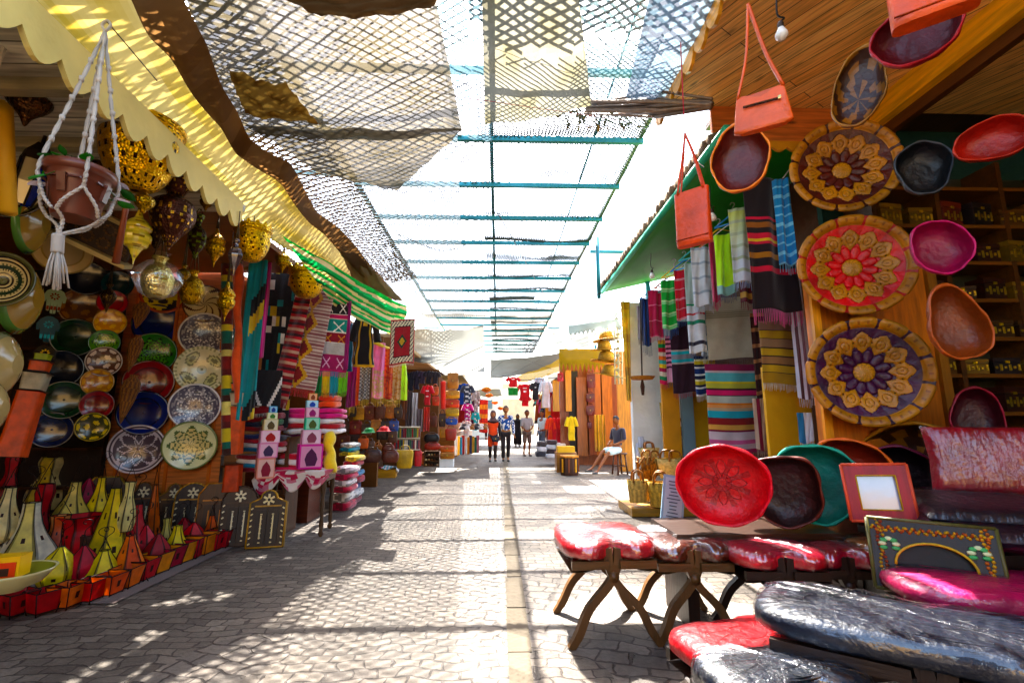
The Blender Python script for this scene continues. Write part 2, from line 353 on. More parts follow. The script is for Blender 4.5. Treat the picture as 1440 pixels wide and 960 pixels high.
# ---- right near shop
RS = thing('market_shop', 'leather shop under the pine plank canopy on the right', 'shop')
CZ = 3.9; cp = at(935, 140, Z=CZ)
wall(RS, 'canopy_ceiling', cp.x, 5.5, -7, 3.62, CZ, CZ + .05, O_PLANK)
wall(RS, 'back_wall', 2.95, 5.5, 3.95, 4.01, 0, 4.2, PLASTER, h('16382f'))
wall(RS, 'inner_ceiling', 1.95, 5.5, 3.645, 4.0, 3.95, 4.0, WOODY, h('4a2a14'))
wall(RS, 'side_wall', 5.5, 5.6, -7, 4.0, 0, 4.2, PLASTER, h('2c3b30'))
fx, fz = at(1000, 165, Y=3.58).x, at(1060, 204, Y=3.58).z
wall(RS, 'fascia', fx, 3.4, 3.58, 3.61, fz, CZ - .002, V_PLANK)
m = MB(); rb = at(1262, 156, Z=CZ - .2); m.box(rb.x, .1, CZ - .1, .08, 6.9, .2, h('f0b43a')); m.box(rb.x + .07, .1, CZ - .22, .06, 6.9, .14, h('5a3312')); m.build('roof_beam', WOODY, RS)
m = MB()
for k in range(25):   # rounded board ends along the canopy's street edge
    y = -1.4 + k * .205; m.prism([(0, 0), (.19, 0), (.19, -.13), (.15, -.185), (.095, -.205), (.04, -.185), (0, -.13)][::-1], -.012, .012, mul(h('dd9a34'), rnd.uniform(.75, 1.1)))
    n = 14
    m.v[-n:] = [(cp.x - .005 + p[1], y + p[0], CZ + .05 + p[2]) for p in m.v[-n:]]
m.build('scalloped_edge', WOODY, RS)
scallop_board(fx, 3.575, fx + 1.0, 3.575, fz + .03, .09, 8, h('b98a4a'), None, name='fascia_trim', parent=RS)
pxl, pxr = at(1146, 500, Y=3.5).x, at(1316, 500, Y=3.5).x
m = MB(); m.box((pxl + pxr) / 2, 3.53, 1.3, pxr - pxl, .06, 2.6, h('c56f22')); m.build('display_post', WOOD, RS)
m = MB(); m.box(pxl + .03, 3.485, 1.3, .06, .03, 2.58, h('e2962f')); m.box(pxr + .03, 3.5, 1.3, .07, .07, 2.58, h('8a5a26'))
m.build('post_moulding', WOOD, RS)
# shelving unit with little boxes
SH = thing('shelf_unit', 'dark shelf unit full of small boxes behind the leather bowls', 'shelf', (0, 0, 0))
m = MB()
zs = [.75, 1.02, 1.3, 1.6, 1.9, 2.22, 2.54, 2.86, 3.2]
for z in zs: m.box(4.3, 3.78, z, 2.3, .3, .03, h('6a4426'))
for x in (3.16, 3.72, 4.3, 4.9, 5.44): m.box(x, 3.78, 2.05, .04, .31, 2.8, h('4a2c16'))
m.box(4.3, 3.935, 2.05, 2.3, .02, 2.8, h('2a2a1c'))
m.build('shelf_boards', WOODX, SH)
# ---- right row with the green soffit
RR = thing('market_shop', 'scarf shop with bright green soffit and tiled edge on the right', 'shop')
GRN = h('2f8a34')
def quadsheet(P, nu, nv, colf, mat, name, parent=None, sag=0, wr=0, thick=0, seed=0, **kw):
    P = [Vector(p) for p in P]; m = MB()
    nrm = ((P[1] - P[0]).cross(P[3] - P[0])).normalized()
    def fn(u, v):
        p = (P[0] * (1 - u) + P[1] * u) * (1 - v) + (P[3] * (1 - u) + P[2] * u) * v
        q = Vector(p); q.z -= sag * 4 * u * (1 - u) * (v if False else 1) * (.35 + .65 * 4 * v * (1 - v))
        if wr:
            q += nrm * wr * (sin(u * 17 + seed + 4 * v) * .5 + sin(v * 23 + seed * 2 + 7 * u) * .4 + sin((u + v) * 41 + seed) * .2)
        return q
    m.grid(fn, nu, nv, colf)
    o = m.build(name, mat, parent, **kw)
    if thick:
        s = o.modifiers.new('t', 'SOLIDIFY'); s.thickness = thick
    return o
e0, e1 = at(1003, 208, Z=3.52), at(846, 412, Z=3.52)
quadsheet([e0, e1, (3.4, e1.y + .3, 3.95), (3.4, e0.y, 3.95)], 12, 8, GRN, PAINT, 'soffit', RR, thick=.03)
m = MB(); m.tube([e0 + Vector((0, -.25, .02)), e1], .035, h('4fae8e'), 4); m.build('eave_beam', PAINT, RR)
m = MB()
for k in range(46):
    t = k / 45; p = e0.lerp(e1, t); a = rnd.uniform(-.3, .3)
    m.tube([p + Vector((-.03 + rnd.uniform(-.02, .02), 0, .07 + rnd.uniform(0, .03))), p + Vector((.3, 0, .2))], .045, mul(h('8d7a68'), rnd.uniform(.5, 1.1)), 7)
m.build('roof_tiles', PLASTER, RR)
wall(RR, 'back_wall', 3.35, 3.45, 4.02, 8.0, 0, 3.93, PLASTER, h('4a2f22'))
ex = at(889, 560, Y=8.0).x
wall(RR, 'end_wall', ex, 3.35, 8.0, 8.12, 0, 3.3, PLASTER, h('f4f6f2'))
cx0, cx1 = at(869, 560, Y=11.9).x, at(892, 560, Y=11.9).x
wall(RR, 'wood_cladding', cx0, cx1 + .4, 11.9, 12.0, 0, 3.0, WOOD, h('c07a34'))
wall(RR, 'roof', 3.0, 5, 4.0, 8.0, 4.0, 4.1, PLASTER, h('5b4a38'))
p0, p1 = at(1080, 600, Y=4.4), at(1126, 600, Y=4.4)
wall(RR, 'yellow_door', p0.x, p1.x + .12, 4.4, 4.44, 0, 1.75, PAINT, h('d9a316'))
p0 = at(961, 600, Y=7.0); wall(RR, 'door_post', p0.x, p0.x + .17, 7.0, 7.08, 0, 2.5, PAINT, h('7d97a0'))
wall(RR, 'yellow_door', p0.x + .19, p0.x + .62, 7.1, 7.14, 0, 2.5, PAINT, h('dcab1c'))
wall(RR, 'yellow_jamb', p0.x - .28, p0.x - .02, 7.05, 7.1, 0, 1.9, PAINT, h('d8951e'))
# ---- right far wooden shop front
RF = thing('market_shop', 'wooden shop front with pale yellow scalloped awning at the far right', 'shop')
a, b = at(788, 580, Y=13.6), at(866, 580, Y=13.6)
wall(RF, 'front_wall', a.x, b.x + 3, 13.6, 13.7, 0, 3.0, WOOD, h('7a3c14'))
m = MB()
for i, (x0, x1, yt, yb, c) in enumerate(((778, 787, 534, 578, 'b07a30'), (796, 804, 520, 578, 'b88238'), (828, 838, 512, 640, '7a3814'), (838, 846, 512, 640, '9c5a24'), (812, 826, 530, 641, '8a4a1c'), (848, 862, 505, 641, 'a0642c'))):
    cx, zt, zb, ww = rect(x0, yt, x1, yb, 13.3); m.box(cx, 13.4, (zt + zb) / 2, ww, .09, zt - zb, h(c))
m.build('door_boards', WOOD, RF)
m = MB(); cx, zt, zb, ww = rect(805, 520, 813, 641, 13.3); m.box(cx, 13.57, (zt + zb) / 2, ww + .1, .04, zt - zb, h('120a06')); m.build('painted_doorway_shade', PAINT, RF)  # near-black panel on the wall: the doorway's inner shade is in its colour
a, b = at(785, 484, Y=12.4), at(838, 470, Y=12.4)
quadsheet([(a.x, 12.3, 3.12), (b.x + .2, 12.3, 3.12), (b.x + .2, 13.6, 3.3), (a.x, 13.6, 3.3)], 4, 4, h('c9b878'), CANV, 'awning_top', RF)
scallop_board(a.x, 12.28, b.x + .2, 12.28, 3.12, .62, 11, h('a88f3a'), None, point=True, name='awning_valance', parent=RF, mat=CANV)
a = at(770, 470, Y=12.0)
m = MB()
for k in range(14): m.box(1.1 + .0 * k, 11.6 + k * .16, 3.28 - .02 * (k % 2), .9, .1, .015, h('8f9498'), rot=(0, -.35, 0))
m.build('corrugated_roof', STEEL, RF)
# ---- unseen wall added behind the camera to temper the fill light
BK = thing('market_shop', 'unseen plain wall added across the lane behind the viewer to temper light', 'shop')
wall(BK, 'front_wall', -5.5, 5.5, -8.2, -8, 0, 2.8, PLASTER, h('a88a62'))
# ---- far end of the lane
FE = thing('far_building', 'pale sunlit building closing the far end of the lane', 'building')
wall(FE, 'wall', -9, .35, 34, 34.5, 0, 4.6, PLASTER, h('cfc6b4')); wall(FE, 'wall', .3, 3.4, 44, 44.5, 0, 4.6, PLASTER, h('b8a98e'))
wall(FE, 'wall', 3.2, 12, 30, 30.5, 0, 4.2, PLASTER, h('d6c9b0'))
m = MB()
for x, z in ((-4.6, 2.6), (-2.6, 2.6), (-.8, 2.6)): MB().box(x, 33.97, z, .8, .05, 1.1, h('5c6f72')).build('window', GLASSY, FE)
wall(FE, 'cornice', -9, .35, 33.8, 33.99, 4.45, 4.65, PLASTER, h('e0d8c8'))

# ================================================================== STEEL FRAME, NET AND SHEETS
NZ = 4.4
FR = thing('canopy_frame', 'blue green steel frame that carries the shade net over the lane', 'frame')
TEAL = h('3f7f86'); m = MB()
by = [.65 + 1.06 * k for k in range(21)]
for y in by: m.box(-.15, y, NZ, 3.6, .05, .06, TEAL)
m.build('cross_beams', STEEL, FR)
m = MB()
for x, c in ((-1.95, TEAL), (-.09, TEAL), (1.62, h('6b6f60'))): m.box(x, 11.5, NZ + .058, .045, 22.4, .05, c)
m.tube([(1.1, 2, NZ + .1), (1.15, 22, NZ + .1)], .012, TEAL, 5)
m.build('long_beams', STEEL, FR)
m = MB()
for (x, y) in ((2.75, 8.3), (3.3, 15.7), (-4.3, 15.7), (-4.35, 5.6)): MB().box(x, y, NZ / 2, .07, .07, NZ, TEAL).build('post', STEEL, FR)
m = MB()
for y, x0, x1 in ((8.3, 1.7, 2.75), (15.7, 1.7, 3.3), (15.7, -4.3, -2.0), (5.6, -4.35, -2.0)): MB().box((x0 + x1) / 2, y, NZ - .06, x1 - x0, .05, .05, TEAL).build('side_arm', STEEL, FR)
MB().tube([(1.72, 7.75, 3.3), (1.72, 7.75, NZ)], .035, TEAL, 6).build('post', STEEL, FR)
m = MB()
def cordz(x, y):
    k = (y - .65) / 1.06; f = k - math.floor(k); return NZ + .035 - .10 * sin(pi * f) * (.6 + .4 * sin(k * 2.1)) + .02 * sin(x * 3 + y)
def strips(m, x0, x1, ya, yb, pitch, slope, wd, zf, col, hole=None):
    for sg in (1, -1):
        y = ya - slope * (x1 - x0)
        while y < yb + slope * (x1 - x0):
            n = 14; pr = None
            for i in range(n + 1):
                x = x0 + (x1 - x0) * i / n; yy = y + sg * slope * (x - x0) + .018 * sin(x * 5 + y * 3) + .012 * sin(x * 11 - y * 7)
                if yy < ya or yy > yb or (hole and hole(x, yy)) or hsh(int(yy * 3.1), int(x * 2.3), sg) < .03: pr = None; continue
                z = zf(x, yy) + (.004 if sg > 0 else 0); k = wd * (1 + .75 * max(0, min(1, (yy - 5) / 7))); a, b = (x, yy - k, z), (x, yy + k, z)
                if pr: m.add([pr[0], a, b, pr[1]], [(0, 1, 2, 3)], col)
                pr = (a, b)
            y += pitch
def hole(x, y):
    if 5.95 < y < 7.0 and -.1 < x < 1.6:
        return y < 6.62 - .0 + .0 - .55 * (abs((x - .75) / .85)) ** 1.6
    if 11.3 < y < 12.2 and 1.0 < x: return True
    if 15.2 < y < 16 and -.1 < x < 1.5: return True
    return False
strips(m, -.25, 1.62, 3.4, 22, .056, .85, .0098, cordz, h('33474c'), hole)
strips(m, -3.6, -.26, 1.2, 14.5, .088, .7, .0115, lambda x, y: NZ + .03 + .03 * sin(x * 2 + y), h('4c4f50'))
strips(m, -.25, 1.55, .8, 3.4, .088, .7, .018, lambda x, y: NZ + .03 + .03 * sin(x * 2 + y), h('4c4f50'))
m.build('shade_net', NETM, FR)
m = MB()
strips(m, -3.6, -1.42, .2, 8.0, .085, .5, .014, lambda x, y: 3.66 + .03 * sin(x * 5 + y), h('6a5a40'))
# dry reed matting laid over the left eave shades it with fine bars
m.build('shade_lattice', STRAW, None, label='open reed matting lying above the yellow awning on the left', cat='shading lattice')

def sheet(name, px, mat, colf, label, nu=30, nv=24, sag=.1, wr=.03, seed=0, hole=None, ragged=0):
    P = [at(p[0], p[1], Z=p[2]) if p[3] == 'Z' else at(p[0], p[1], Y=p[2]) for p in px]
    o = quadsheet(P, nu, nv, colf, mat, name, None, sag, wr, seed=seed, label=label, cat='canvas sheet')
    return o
dirt = lambda base, d: (lambda u, v: mix(base, d, max(0, min(1, 1.6 * (hsh(int(u * 14), int(v * 12)) * .25 + .5 + .5 * sin(u * 9 + v * 5) * sin(v * 11 - u * 3)) - .75))))
sheet('canvas_sheet', [(236, -60, 3.5, 'Z'), (600, -60, 3.6, 'Z'), (650, 185, 3.6, 'Z'), (338, 190, 3.5, 'Z')], CANV, dirt(h('57524a'), h('484132')), 'large greyish canvas sheet showing net shadows beside the brown strip', sag=.12, wr=.03, seed=1)
sheet('canvas_sheet', [(345, 176, 3.48, 'Z'), (652, 180, 3.56, 'Z'), (560, 268, 3.5, 'Z'), (440, 238, 3.48, 'Z')], CANV, dirt(h('524c42'), h('443d2e')), 'tapering lower tongue of greyish canvas above the thin white sheet', sag=.06, wr=.02, seed=6)
sheet('canvas_sheet', [(330, -40, 3.3, 'Z'), (640, -30, 3.4, 'Z'), (606, 12, 3.4, 'Z'), (452, 24, 3.3, 'Z')], CANVY, dirt(h('5a4430'), h('463220')), 'dark brown canvas flap at the top edge of the picture', sag=.05, wr=.02, seed=2)
sheet('canvas_sheet', [(320, 96, 3.36, 'Z'), (400, 118, 3.36, 'Z'), (448, 172, 3.36, 'Z'), (345, 160, 3.36, 'Z')], CANVY, dirt(h('8d7448'), h('5a4024')), 'small tan patch of canvas hanging in a fold beside the brown strip', sag=.05, wr=.02, seed=3)
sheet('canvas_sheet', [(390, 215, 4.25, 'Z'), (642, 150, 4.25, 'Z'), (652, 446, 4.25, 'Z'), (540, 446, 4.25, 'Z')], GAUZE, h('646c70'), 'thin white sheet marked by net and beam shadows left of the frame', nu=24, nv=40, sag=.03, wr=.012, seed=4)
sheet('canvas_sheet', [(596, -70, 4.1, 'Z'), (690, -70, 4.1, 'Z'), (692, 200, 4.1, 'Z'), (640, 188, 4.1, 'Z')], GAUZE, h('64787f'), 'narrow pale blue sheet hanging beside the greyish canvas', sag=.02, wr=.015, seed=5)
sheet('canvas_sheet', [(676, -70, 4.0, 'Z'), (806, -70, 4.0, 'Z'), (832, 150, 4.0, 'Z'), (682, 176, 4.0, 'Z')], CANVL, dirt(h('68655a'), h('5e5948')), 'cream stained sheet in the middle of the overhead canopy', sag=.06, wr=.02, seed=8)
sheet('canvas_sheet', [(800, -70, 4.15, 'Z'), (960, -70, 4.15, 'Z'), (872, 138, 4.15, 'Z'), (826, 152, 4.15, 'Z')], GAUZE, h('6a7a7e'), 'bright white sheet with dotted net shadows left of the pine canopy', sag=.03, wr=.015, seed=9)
sheet('canvas_sheet', [(926, -60, 3.95, 'Z'), (1040, -60, 3.88, 'Z'), (946, 140, 3.86, 'Z'), (880, 138, 4.0, 'Z')], CANV, h('5c6a74'), 'bluish grey tarpaulin pinned under the scalloped pine edge', sag=.03, wr=.02, seed=10)
# brown strip
LFT = [(150, -60), (205, 40), (262, 112), (322, 192), (385, 245), (432, 300), (468, 340), (520, 398)]
RGT = [(236, -60), (282, 50), (314, 120), (348, 192), (408, 232), (446, 296), (500, 345), (560, 418)]
m = MB(); nL = len(LFT) - 1
def bfn(u, v):
    i = min(int(v * nL), nL - 1); t = v * nL - i
    l = Vector(LFT[i]).lerp(Vector(LFT[i + 1]), t); r = Vector(RGT[i]).lerp(Vector(RGT[i + 1]), t)
    p = l.lerp(r, u); q = at(p.x, p.y, Z=3.3 + .06 * sin(v * 20) * u); return q + Vector((0, 0, -.12 * sin(pi * u) + .02 * sin(u * 9 + v * 30)))
m.grid(bfn, 12, 60, lambda u, v: mix(h('6e543c'), h('553c26'), hsh(int(v * 20), 3)))
m.build('canvas_strip', CANVY, label='long dark brown canvas strip sagging along the left side overhead', cat='canvas sheet')
# ragged scrap at its far end
sheet('canvas_sheet', [(470, 338, 3.25, 'Z'), (502, 352, 3.25, 'Z'), (566, 424, 3.2, 'Z'), (500, 402, 3.2, 'Z')], CANVD, h('7d6a55'), 'ragged taupe canvas scrap above the green striped awning', sag=.05, wr=.03, seed=12)
# yellow awning
YI = [(215, -60), (250, 40), (290, 112), (338, 186), (400, 250), (440, 300), (500, 360), (556, 418)]; YO = [(0, -50), (84, 38), (150, 112), (208, 182), (256, 236), (306, 282), (356, 320), (396, 346)]
m = MB(); nL = 7
def yfn(u, v):
    i = min(int(v * nL), nL - 1); t = v * nL - i
    l = Vector(YO[i]).lerp(Vector(YO[i + 1]), t); r = Vector(YI[i]).lerp(Vector(YI[i + 1]), t)
    A = at(l.x, l.y, Z=3.0); B = at(r.x, r.y, Z=3.5); return A.lerp(B, u) + Vector((0, 0, .02 * sin(v * 30 + u * 3) * u - .05 * sin(pi * u)))
m.grid(yfn, 16, 70, dirt(h('b6a472'), h('a08a4c'))); m.build('canvas_awning', CANVY, label='sunlit yellow awning sloping from the scalloped eave to the brown strip', cat='canvas awning')
# green striped awning
gs = [h('2fb34a'), h('e8d9a8'), h('39c46a'), h('1c8a3a'), h('d6c88a')]
quadsheet([at(396, 330, Z=2.93), at(574, 432, Z=2.95), at(566, 478, Y=8.2), at(470, 430, Y=5.7)], 30, 40, lambda u, v: gs[int(v * 15 + .5 * sin(u * 7)) % 5], THIN, 'striped_awning', None, .06, .035, seed=3, label='bright green awning with cream stripes over the hanging rugs', cat='awning')
# white sheets of the far lane
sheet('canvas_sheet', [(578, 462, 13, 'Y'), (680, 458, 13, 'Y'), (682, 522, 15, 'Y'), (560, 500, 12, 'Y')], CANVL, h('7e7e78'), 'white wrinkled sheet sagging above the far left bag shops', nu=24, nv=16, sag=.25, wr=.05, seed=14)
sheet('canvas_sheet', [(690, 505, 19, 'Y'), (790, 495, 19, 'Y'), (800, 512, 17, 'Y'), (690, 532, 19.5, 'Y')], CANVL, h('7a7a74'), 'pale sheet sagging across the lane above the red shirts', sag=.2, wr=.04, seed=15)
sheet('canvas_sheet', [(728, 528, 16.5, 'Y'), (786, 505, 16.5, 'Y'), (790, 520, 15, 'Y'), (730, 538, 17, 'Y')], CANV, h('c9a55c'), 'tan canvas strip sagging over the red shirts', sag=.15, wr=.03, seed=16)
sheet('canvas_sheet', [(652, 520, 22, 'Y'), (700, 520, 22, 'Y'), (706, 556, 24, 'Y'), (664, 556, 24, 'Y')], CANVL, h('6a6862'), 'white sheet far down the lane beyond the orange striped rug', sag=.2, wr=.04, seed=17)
sheet('canvas_awning', [(792, 440, 8.9, 'Y'), (872, 412, 8.2, 'Y'), (884, 438, 8.0, 'Y'), (800, 474, 8.8, 'Y')], CANV, h('d3d8d4'), 'torn whitish awning with jagged edge above the straw hats', sag=.08, wr=.03, seed=18)
sheet('canvas_awning', [(776, 482, 9.6, 'Y'), (872, 452, 8.4, 'Y'), (880, 474, 8.3, 'Y'), (800, 492, 9.4, 'Y')], CANV, h('9c9888'), 'lower greyish awning hanging behind the straw hats', sag=.05, wr=.02, seed=19)
a, b = at(800, 470, Y=8.75), at(880, 440, Y=8.0)
scallop_board(a.x, a.y, b.x, b.y, 3.02, .2, 13, h('cdd3cf'), None, point=True, name='jagged_valance', mat=CANV, label='grey jagged valance below the torn whitish awning', cat='awning valance')
# reed roll
m = MB(); a, b = at(868, 152, Y=4.0), at(1000, 146, Y=3.0)
for k in range(26):
    o = Vector((rnd.uniform(-.03, .03), rnd.uniform(-.05, .05), rnd.uniform(-.06, .06))); o2 = Vector((0, rnd.uniform(-.04, .04), rnd.uniform(-.05, .05)))
    m.tube([a + o + Vector((rnd.uniform(-.35, .1), 0, 0)), a.lerp(b, .5) + o + o2, b + o2 * .6], rnd.uniform(.008, .018), mul(h('6e5540'), rnd.uniform(.5, 1.2)), 5)
m.build('reed_roll', WOOD, label='rolled brown reed mat tied below the bluish tarpaulin', cat='reed mat')
m = MB()
for k in range(60):
    a = at(rnd.uniform(784, 905), rnd.uniform(150, 182), Y=4.6)
    m.box(a.x, a.y, a.z, .07, .01, .02, mul(h('6a5530'), rnd.uniform(.5, 1.4)), rot=(rnd.uniform(0, 3), rnd.uniform(0, 3), rnd.uniform(0, 3)))
for k in range(6):
    a = at(790 + k * 20, 150 + rnd.uniform(-8, 30), Y=4.6); b = at(800 + k * 22, 175, Y=4.55); m.tube([a, b], .008, h('54452a'), 5)
m.build('dry_leaves', LEAF, label='withered leaves and twigs caught in the net beside the reed mat', cat='leaves', kind='stuff')
# wires
def wire(name, pts, r, col, label, cat='string', mat=CLOTH):
    m = MB(); m.tube(cr(pts, 6), r, col, 5); return m.build(name, mat, label=label, cat=cat)
wire('string', [at(180, 60, Y=2.6), at(440, 98, Y=3.0), at(640, 135, Y=3.4), at(880, 170, Y=3.8)], .0022, h('b3384a'), 'thin red string stretched across under the canvas sheets')
wire('string', [at(676, 48, Y=3.2), at(760, 80, Y=3.3), at(830, 104, Y=3.5)], .003, h('4a3a34'), 'thin dark cord tied to the cream stained sheet')

for i, (P, lb) in enumerate(((((700, 300, 5.5), (780, 430, 9), (845, 412, 7)), 'black cable looping below the frame towards the green soffit'), (((560, 330, 6), (620, 352, 7), (655, 345, 8)), 'dark cable sagging across the thin white sheet'), (((650, 500, 14), (700, 530, 16), (760, 505, 14)), 'grey cable drooping across the far lane'), (((660, 560, 20), (712, 505, 18), (780, 520, 16)), 'thin wire slanting over the red shirts'))):
    wire('cable', [at(a, b, Y=c) for a, b, c in P], .006, h('2a2a2c'), lb, 'cable', PLAST)
wire('string', [at(905, 180, Y=3.4), at(950, 205, Y=3.2), at(990, 235, Y=3.1)], .003, h('e8e4dc'), 'white string tied between the reed mat and the soffit')

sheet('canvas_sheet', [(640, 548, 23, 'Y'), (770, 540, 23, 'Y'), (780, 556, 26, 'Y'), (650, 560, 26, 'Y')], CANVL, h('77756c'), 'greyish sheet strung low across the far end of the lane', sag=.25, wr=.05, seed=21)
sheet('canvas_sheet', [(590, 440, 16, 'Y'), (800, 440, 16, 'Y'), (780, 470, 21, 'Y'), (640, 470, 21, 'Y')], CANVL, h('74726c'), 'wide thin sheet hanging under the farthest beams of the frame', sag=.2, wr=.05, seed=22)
# ================================================================== OBJECT BUILDERS
def zc(p): return (CM.transposed() @ (p - CAM)).z * -1
def px2w(px, p): return px / F * zc(p)
def vol(p):
    q = CM.transposed() @ (p - CAM); return abs(q.z) / sqrt(q.z ** 2 + q.x ** 2)
def solid(o, t, off=-1):
    s = o.modifiers.new('thickness', 'SOLIDIFY'); s.thickness = t; s.offset = off; return o
# ---------- ceramic plates: patterns take r (0..1) and the angle
def plain(c, d):
    return lambda r, a: d if r > .93 else mul(c, .8 + .4 * (r > .62)) if abs(r - .64) > .02 else d
def dots(c, d, n=9):
    def f(r, a):
        t = (a / (2 * pi) * n) % 1 - .5
        if (t * 2) ** 2 + ((r - .8) * 7) ** 2 < .5: return d
        if abs(r - .62) < .025 or r > .95: return mul(d, .5)
        t = (a / (2 * pi) * 3) % 1 - .5
        if (t * 2.4) ** 2 + ((r - .33) * 5) ** 2 < .5: return d
        return c
    return f
def rosette(c, l, n=8):
    def f(r, a):
        x = abs(sin(a * n / 2)); y = abs(sin(a * n / 2 + 1.3 * r))
        if r > .95 or abs(r - .88) < .02: return l
        for q in (.28 + .5 * x, .82 - .55 * y):
            if abs(r - q) < .03: return l
        if abs(r - .62) < .13 and abs((a / (2 * pi) * n) % 1 - .5) < .1: return mix(c, l, .6)
        return c if hsh(int(r * 22), int(a * 9)) < .75 else mix(c, l, .35)
    return f
def star(c, l, d, n=8):
    def f(r, a):
        x = abs(((a / (2 * pi) * n) % 1) - .5) * 2
        if r > .93: return d
        if abs(r - (.55 + .25 * x)) < .035: return d
        if r < .55 + .25 * x: return l if (int(r * 14) + int(x * 3)) % 3 else mul(d, .7)
        return c
    return f
def paisley(c, l):
    def f(r, a):
        if r > .9: return mul(c, .6) if int(a * 12) % 2 else l
        t = (a / (2 * pi) * 4) % 1 - .5 + (r - .5) * .5
        e = (t * 2.8) ** 2 + ((r - .58) * 4.2) ** 2
        if .55 < e < .95 or e < .18: return mul(c, .35)
        if r < .16: return mul(c, .4)
        return c if e < .6 else l
    return f
def knot(c, l):
    def f(r, a):
        q = .35 + .3 * cos(4 * a); q2 = .5 - .28 * cos(4 * a)
        if r > .93 or abs(r - q) < .045 or abs(r - q2) < .04 or abs(r - .84) < .02: return l
        return c
    return f
def bands(cols, l):
    def f(r, a):
        k = int(r * 7)
        if abs(r * 7 % 1 - .5) < .12: return l
        if k in (2, 4) and int(a * 10 + k) % 2: return l
        return cols[k % len(cols)]
    return f
def plate(px, py, R, Y, pat, label, deep=.16, group=None, rz=None, rx=0, mat=GLAZE, name='ceramic_plate', cat='plate', res=(16, 72), sq=1.0):
    p = at(px, py, Y=Y); r = px2w(R, p); m = MB(); m.M = Matrix.Diagonal((1, 1, sq, 1))
    m.disc(r, res[0], res[1], pat, lambda v, u: r * deep * (v ** 2.2) - r * deep)
    o = m.build(name, mat, None, loc=p, rot=(rx, 0, (face_cam(p) * .7 if rz is None else rz)), label=label, cat=cat, group=group)
    solid(o, max(.006, r * .04)); return o

# ---------- hanging metal lamps
P_TOP = [(.02, 0), (.10, .04), (.30, .2), (.75, .38), (1, .52), (.98, .6), (.7, .72), (.35, .78), (.28, .86), (.45, .93), (.3, 1)]
P_BOWL = [(.1, 0), (.35, .02), (.6, .12), (.85, .35), (.97, .62), (.94, .8), (1.0, .88), (1.05, .9), (1.05, .96), (.9, 1)]
P_BULB = [(.02, 0), (.08, .04), (.3, .14), (.42, .2), (.85, .36), (1, .5), (.88, .66), (.5, .74), (.36, .78), (.5, .86), (.75, .97), (.78, 1)]
P_URN = [(.05, 0), (.25, .05), (.3, .12), (.8, .3), (1, .48), (.85, .64), (.4, .74), (.3, .82), (.55, .96), (.6, 1)]
P_JAR = [(.3, 0), (.7, .08), (1, .35), (.98, .55), (.7, .74), (.38, .82), (.36, .92), (.55, 1)]
P_SPIKE = [(.02, 0), (.12, .12), (.5, .3), (.75, .34), (1, .5), (.8, .6), (.95, .68), (.6, .8), (.3, .86), (.15, 1)]
def pierced(c, d, nu=36, nv=20, glow=None):
    def f(u, v):
        a, b = (u * nu) % 1 - .5, (v * nv) % 1 - .5
        band = int(v * nv) % 5
        if band == 0: return c
        return d if (a * a + b * b < .12 and (int(u * nu) + int(v * nv)) % 2 == 0) else mul(c, .8 + .3 * (band % 2))
    return f
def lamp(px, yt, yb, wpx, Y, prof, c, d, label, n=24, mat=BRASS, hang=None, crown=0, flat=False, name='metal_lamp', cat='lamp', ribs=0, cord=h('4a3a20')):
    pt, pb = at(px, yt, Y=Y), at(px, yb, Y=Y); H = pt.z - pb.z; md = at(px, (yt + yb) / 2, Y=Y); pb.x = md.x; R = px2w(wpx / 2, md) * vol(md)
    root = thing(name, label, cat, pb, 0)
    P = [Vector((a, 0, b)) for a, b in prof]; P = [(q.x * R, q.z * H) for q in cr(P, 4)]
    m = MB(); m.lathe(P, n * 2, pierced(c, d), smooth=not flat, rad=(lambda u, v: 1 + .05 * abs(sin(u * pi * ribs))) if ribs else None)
    m.build('lamp_body', mat, root)
    if crown:
        m = MB()
        for k in range(crown):
            a = k / crown * 2 * pi; m.M = Matrix.Rotation(a, 4, 'Z') @ Matrix.Translation((R * 1.02, 0, H)) @ Matrix.Rotation(pi / 2, 4, 'Z')
            m.prism([(-R * .1, 0), (-R * .12, R * .14), (0, R * .3), (R * .12, R * .14), (R * .1, 0)][::-1], -.004, .004, c)
        m.M = Matrix.Identity(4); m.lathe([(R * .98, H - .012), (R * 1.05, H - .012), (R * 1.05, H + .012), (R * .98, H + .012)], 36, c)
        m.build('crown_rim', mat, root)
    if hang:
        m = MB(); top = max(H + .12, hang - pb.z); rr = prof[-1][0] * R * .8
        for k in range(3):
            a = k / 3 * 2 * pi; m.tube([(rr * cos(a), rr * sin(a), H), (0, 0, H + min(.25, (top - H) * .6))], .004, cord, 4)
        m.tube([(0, 0, H + min(.25, (top - H) * .6)), (0, 0, top)], .004, cord, 4); m.build('chain', IRON, root)
    return root

